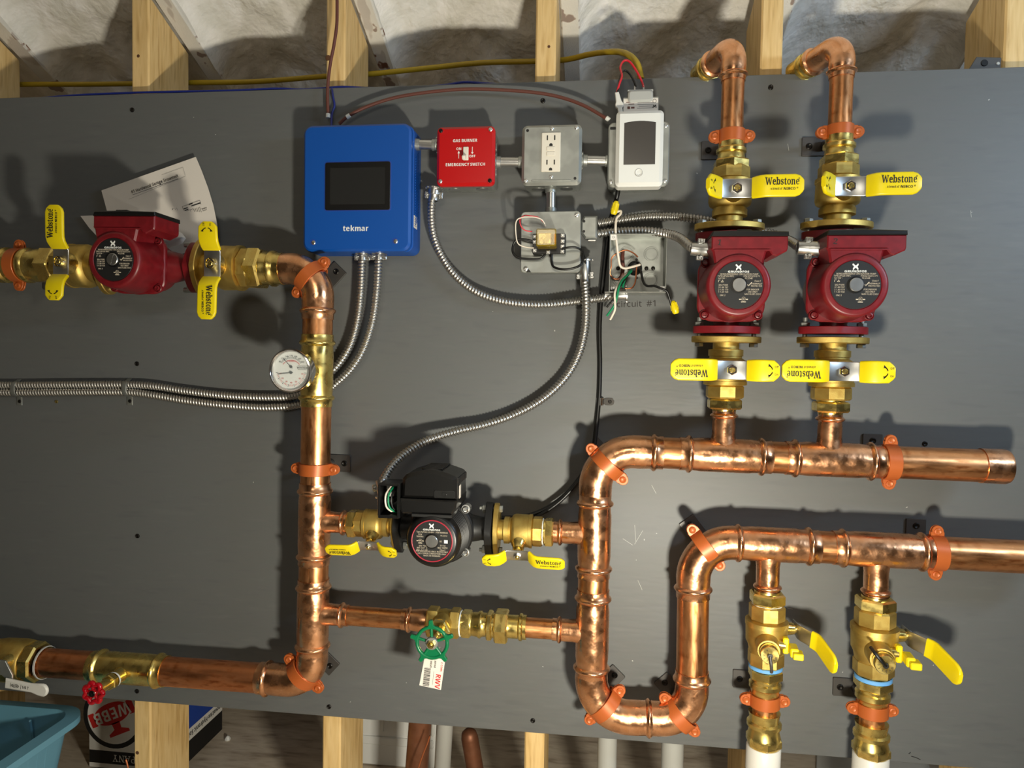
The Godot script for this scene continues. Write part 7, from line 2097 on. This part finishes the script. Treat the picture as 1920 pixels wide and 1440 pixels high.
# ---------- what stands below and behind the board ----------
func build_under():
	var st := S()
	# blue tote in front of the stud wall
	var t := thing("storage_tote", "blue open plastic tote on the floor at the picture's lower corner", "tote", mv(-0.16, FLOOR, 0.20))
	var rimy := -0.028 - FLOOR
	var outer := rr(0.60, 0.40, 0.045, 6)
	var lip := rr(0.64, 0.44, 0.06, 8)
	var n := outer.size()
	# walls: a loft from the smaller floor outline to the rim, inside and outside
	var base := rr(0.52, 0.32, 0.04, 6)
	var inner0 := rr(0.512, 0.312, 0.036, 6)
	var inner1 := rr(0.592, 0.392, 0.041, 6)
	for w in [[base, 0.0, outer, rimy - 0.012, true], [inner0, 0.004, inner1, rimy - 0.002, false]]:
		group_no += 1
		st.set_smooth_group(group_no)
		for i in n:
			var j := (i + 1) % n
			var a := Vector3(w[0][i].x, w[1], -w[0][i].y)
			var b := Vector3(w[0][j].x, w[1], -w[0][j].y)
			var c := Vector3(w[2][j].x, w[3], -w[2][j].y)
			var d := Vector3(w[2][i].x, w[3], -w[2][i].y)
			if w[4]:
				quad(st, a, d, c, b)
			else:
				quad(st, b, c, d, a)
	var RX := Transform3D(Basis(Vector3(1, 0, 0), -PI / 2), Vector3.ZERO)
	slab(st, base, 0.0, 0.004, 0.0, RX)
	part("tub", st, M.tote_blue, t)
	st = S()
	var m := lip.size()
	var in2 := rr(0.592, 0.392, 0.041, 8)
	group_no += 1
	for L in [[in2, rimy - 0.002, in2, rimy], [in2, rimy, lip, rimy - 0.003], [lip, rimy - 0.003, lip, rimy - 0.016], [lip, rimy - 0.016, rr(0.60, 0.40, 0.045, 8), rimy - 0.016]]:
		group_no += 1
		st.set_smooth_group(group_no)
		for i in m:
			var j := (i + 1) % m
			quad(st, Vector3(L[0][i].x, L[1], -L[0][i].y), Vector3(L[0][j].x, L[1], -L[0][j].y), Vector3(L[2][j].x, L[3], -L[2][j].y), Vector3(L[2][i].x, L[3], -L[2][i].y))
	part("rim", st, M.tote_blue, t)
	for x in [-0.08, 0.02, 0.12, 0.21]:
		st = S()
		box(st, Vector3(0.006, 0.17, 0.006), mv(x, rimy - 0.10, -0.190) * ro(Vector3(1, 0, 0), 9.0), 0.002)
		part("inner_rib", st, M.tote_blue, t)
	st = S()
	for k in 12:
		box(st, Vector3(0.004, 0.20, 0.005), mv(0.282, rimy - 0.125, -0.12 + 0.022 * k) * ro(Vector3(0, 0, 1), -8.0), 0.0015)
	part("outer_ribs", st, M.tote_blue, t)
	# carton behind the studs
	t = thing("carton", "black and white carton with red anvil logo standing behind a stud", "box", mv(0.080, FLOOR, -0.36))
	st = S()
	box(st, Vector3(0.228, 0.36, 0.215), mv(0, 0.18, 0), 0.002)
	part("board_shell", st, M.cardboard_black, t)
	var F := mv(0, 0, 0.1078)
	st = S()
	slab(st, PackedVector2Array([Vector2(-0.112, 0.046), Vector2(0.112, 0.046), Vector2(0.112, 0.357), Vector2(-0.112, 0.357)]), 0, 0.0004, 0.0, F)
	slab(st, PackedVector2Array([Vector2(-0.112, 0.003), Vector2(0.112, 0.003), Vector2(0.112, 0.014), Vector2(-0.112, 0.014)]), 0, 0.0004, 0.0, F)
	var fp := part("front_panel", st, M.cardboard_white, t)
	st = S()
	var lc := Vector2(Vector3(0.0326, -0.1768, -0.252).x - 0.080, Vector3(0.0326, -0.1768, -0.252).y - FLOOR)
	var ringo := circle(0.080, 40, lc)
	slab(st, ringo, 0.0003, 0.0008, 0.0, F)
	part("logo_ring", st, M.cardboard_black, fp)
	st = S()
	slab(st, circle(0.0685, 40, lc), 0.0007, 0.0012, 0.0, F)
	part("logo_field", st, M.cardboard_white, fp)
	st = S()
	var A := F * mv(lc.x - 0.004, lc.y + 0.007, 0.0011) * ro(Vector3(0, 0, 1), 24.0) * Transform3D(Basis.from_scale(Vector3(0.82, 0.82, 1)), Vector3.ZERO)
	var el := PackedVector2Array()
	for i in 32:
		el.append(Vector2.from_angle(TAU * i / 32) * Vector2(0.062, 0.032))
	slab(st, el, 0, 0.0004, 0.0, A)
	for e in [1, -1]:
		slab(st, rr(0.020, 0.042, 0.002, 2), 0, 0.0004, 0.0, A * mv(e * 0.066, 0, 0))
	slab(st, PackedVector2Array([Vector2(-0.014, -0.028), Vector2(0.014, -0.028), Vector2(0.012, -0.048), Vector2(0.034, -0.058), Vector2(0.034, -0.066), Vector2(-0.034, -0.066), Vector2(-0.034, -0.058), Vector2(-0.012, -0.048)]), 0, 0.0004, 0.0, A)
	part("logo_anvil", st, M.ink_red, fp)
	write(fp, "WEBB", A * mv(0, 0, 0.0006) * ro(Vector3(0, 0, 1), 180.0), 0.034, M.cardboard_white, "Droid Sans", true, 0.95)
	write(t, "COMPANY", F * mv(0.006, 0.0298, 0.0006) * ro(Vector3(0, 0, 1), 180.0), 0.016, M.cardboard_white, "Droid Serif")
	var SD := Transform3D(Basis(Vector3.UP, PI / 2), Vector3(0.1142, 0, 0))
	st = S()
	slab(st, PackedVector2Array([Vector2(-0.105, 0.085), Vector2(0.105, 0.085), Vector2(0.105, 0.357), Vector2(-0.105, 0.357)]), 0, 0.0004, 0.0, SD)
	part("side_panel", st, M.cardboard_blue, t)
	st = S()
	slab(st, PackedVector2Array([Vector2(-0.105, 0.055), Vector2(0.105, 0.055), Vector2(0.105, 0.085), Vector2(-0.105, 0.085)]), 0, 0.0004, 0.0, SD)
	var sp := part("side_stripe", st, M.cardboard_white, t)
	write(sp, "Innovative Hydronic Solutions®", SD * mv(0, 0.070, 0.0006) * ro(Vector3(0, 0, 1), 180.0), 0.012, M.ink, "Droid Sans", true, 0.85)
	# black tub far back
	t = thing("black_bucket", "black round bucket in the shadow behind the board's corner", "bucket", mv(-0.19, FLOOR, -0.66))
	st = S()
	lathe(st, [Vector2(0, 0), Vector2(0, 0.105), Vector2(0.26, 0.125), Vector2(0.265, 0.132), Vector2(0.28, 0.132), Vector2(0.28, 0.124), Vector2(0.01, 0.10), Vector2(0.01, 0)], Transform3D.IDENTITY, 36)
	part("shell", st, M.black_plastic, t)
	# white tote behind the stud
	t = thing("storage_tote", "white plastic tote with ribbed side behind the stud below the tall riser", "tote", mv(0.705, FLOOR, -0.51))
	st = S()
	slab(st, rr(0.215, 0.34, 0.018, 5), -0.15, 0.15, 0.004, mv(0, 0.172, 0), true)
	var tw := part("tub", st, M.tote_white, t)
	st = S()
	box(st, Vector3(0.200, 0.020, 0.008), mv(0, 0.068, 0.152), 0.002)
	part("horizontal_rib", st, M.tote_white, tw)
	for x in [-0.03, 0.098]:
		st = S()
		box(st, Vector3(0.008, 0.20, 0.008), mv(x, 0.190, 0.152), 0.002)
		part("upright_rib", st, M.tote_white, tw)
	# leaning pipes
	for q in [["old_pipe", "brown old copper pipe leaning behind the board beside the white tote", Vector3(0.815, FLOOR + 0.012, -0.12), Vector3(0.858, 0.13, -0.055), 0.0235, M.old_copper, false],
			["grey_pipe", "grey plastic pipe leaning next to the brown pipe behind the board", Vector3(0.858, FLOOR + 0.01, -0.20), Vector3(0.905, 0.13, -0.055), 0.0175, M.pvc, false],
			["pipe_offcut", "short brown pipe offcut standing on the floor beside the leaning pipes", Vector3(0.955, FLOOR + 0.012, -0.20), Vector3(0.925, FLOOR + 0.215, -0.17), 0.0185, M.old_copper, true],
			["grey_conduit", "plain grey plastic conduit upright behind the board, near the U of copper", Vector3(1.222, FLOOR, -0.075), Vector3(1.222, 0.25, -0.075), 0.019, M.pvc, false],
			["grey_conduit", "grey plastic conduit with a coupling, upright behind the board right of the U", Vector3(1.348, FLOOR, -0.07), Vector3(1.348, 0.25, -0.07), 0.0215, M.pvc, false]]:
		t = thing(q[0], q[1], "pipe", along(q[2], q[3] - q[2]))
		st = S()
		var L: float = q[2].distance_to(q[3])
		if q[6]:
			lathe(st, [Vector2(0, q[4]), Vector2(L - 0.02, q[4]), Vector2(L - 0.008, q[4] * 0.85), Vector2(L - 0.002, q[4] * 0.5), Vector2(L, 0)], Transform3D.IDENTITY, 28)
		else:
			lathe(st, [Vector2(0, 0), Vector2(0, q[4]), Vector2(L, q[4]), Vector2(L, 0)], Transform3D.IDENTITY, 28)
		part("pipe_wall", st, q[5], t)
		if q[1].contains("coupling"):
			st = S()
			lathe(st, [Vector2(0.10, q[4]), Vector2(0.10, 0.0255), Vector2(0.178, 0.0255), Vector2(0.178, q[4])], Transform3D.IDENTITY, 28)
			part("coupling", st, M.pvc, t)
	# thin bare wire ends standing below the board
	wire("copper_wire", "stiff bare copper wire end sticking up in front of the white tote", [Vector3(0.8489, -0.1324, -0.02), Vector3(0.854, -0.0998, -0.02), Vector3(0.8623, -0.0723, -0.02), Vector3(0.8706, -0.0502, -0.02), Vector3(0.8758, -0.0338, -0.02)], 0.0016, M.bare_copper)
	wire("red_wire", "pinkish wire end sticking up in front of the black carton", [Vector3(0.2448, -0.1815, -0.012), Vector3(0.2414, -0.1481, -0.012), Vector3(0.2367, -0.1305, -0.012)], 0.0022, M.bare_copper)
	# white sheet below the bare board end
	t = thing("foam_sheet", "white foam board lying behind the board's bare lower end", "sheet", Transform3D(Basis(Vector3.UP, -0.3), Vector3(1.86, FLOOR + 0.006, -0.42)))
	st = S()
	box(st, Vector3(0.26, 0.012, 0.42), mv(0, 0, 0), 0.002)
	part("foam_core", st, M.tote_white, t)
	var w := thing("debris_crumb", "small pale crumb on the plywood floor beyond the carton", "debris", mv(0.235, FLOOR, -0.42))
	st = S()
	lathe(st, [Vector2(0, 0), Vector2(0, 0.007), Vector2(0.004, 0.008), Vector2(0.010, 0.004), Vector2(0.012, 0)], Transform3D.IDENTITY, 7, true)
	part("crumb", st, M.tote_white, w)
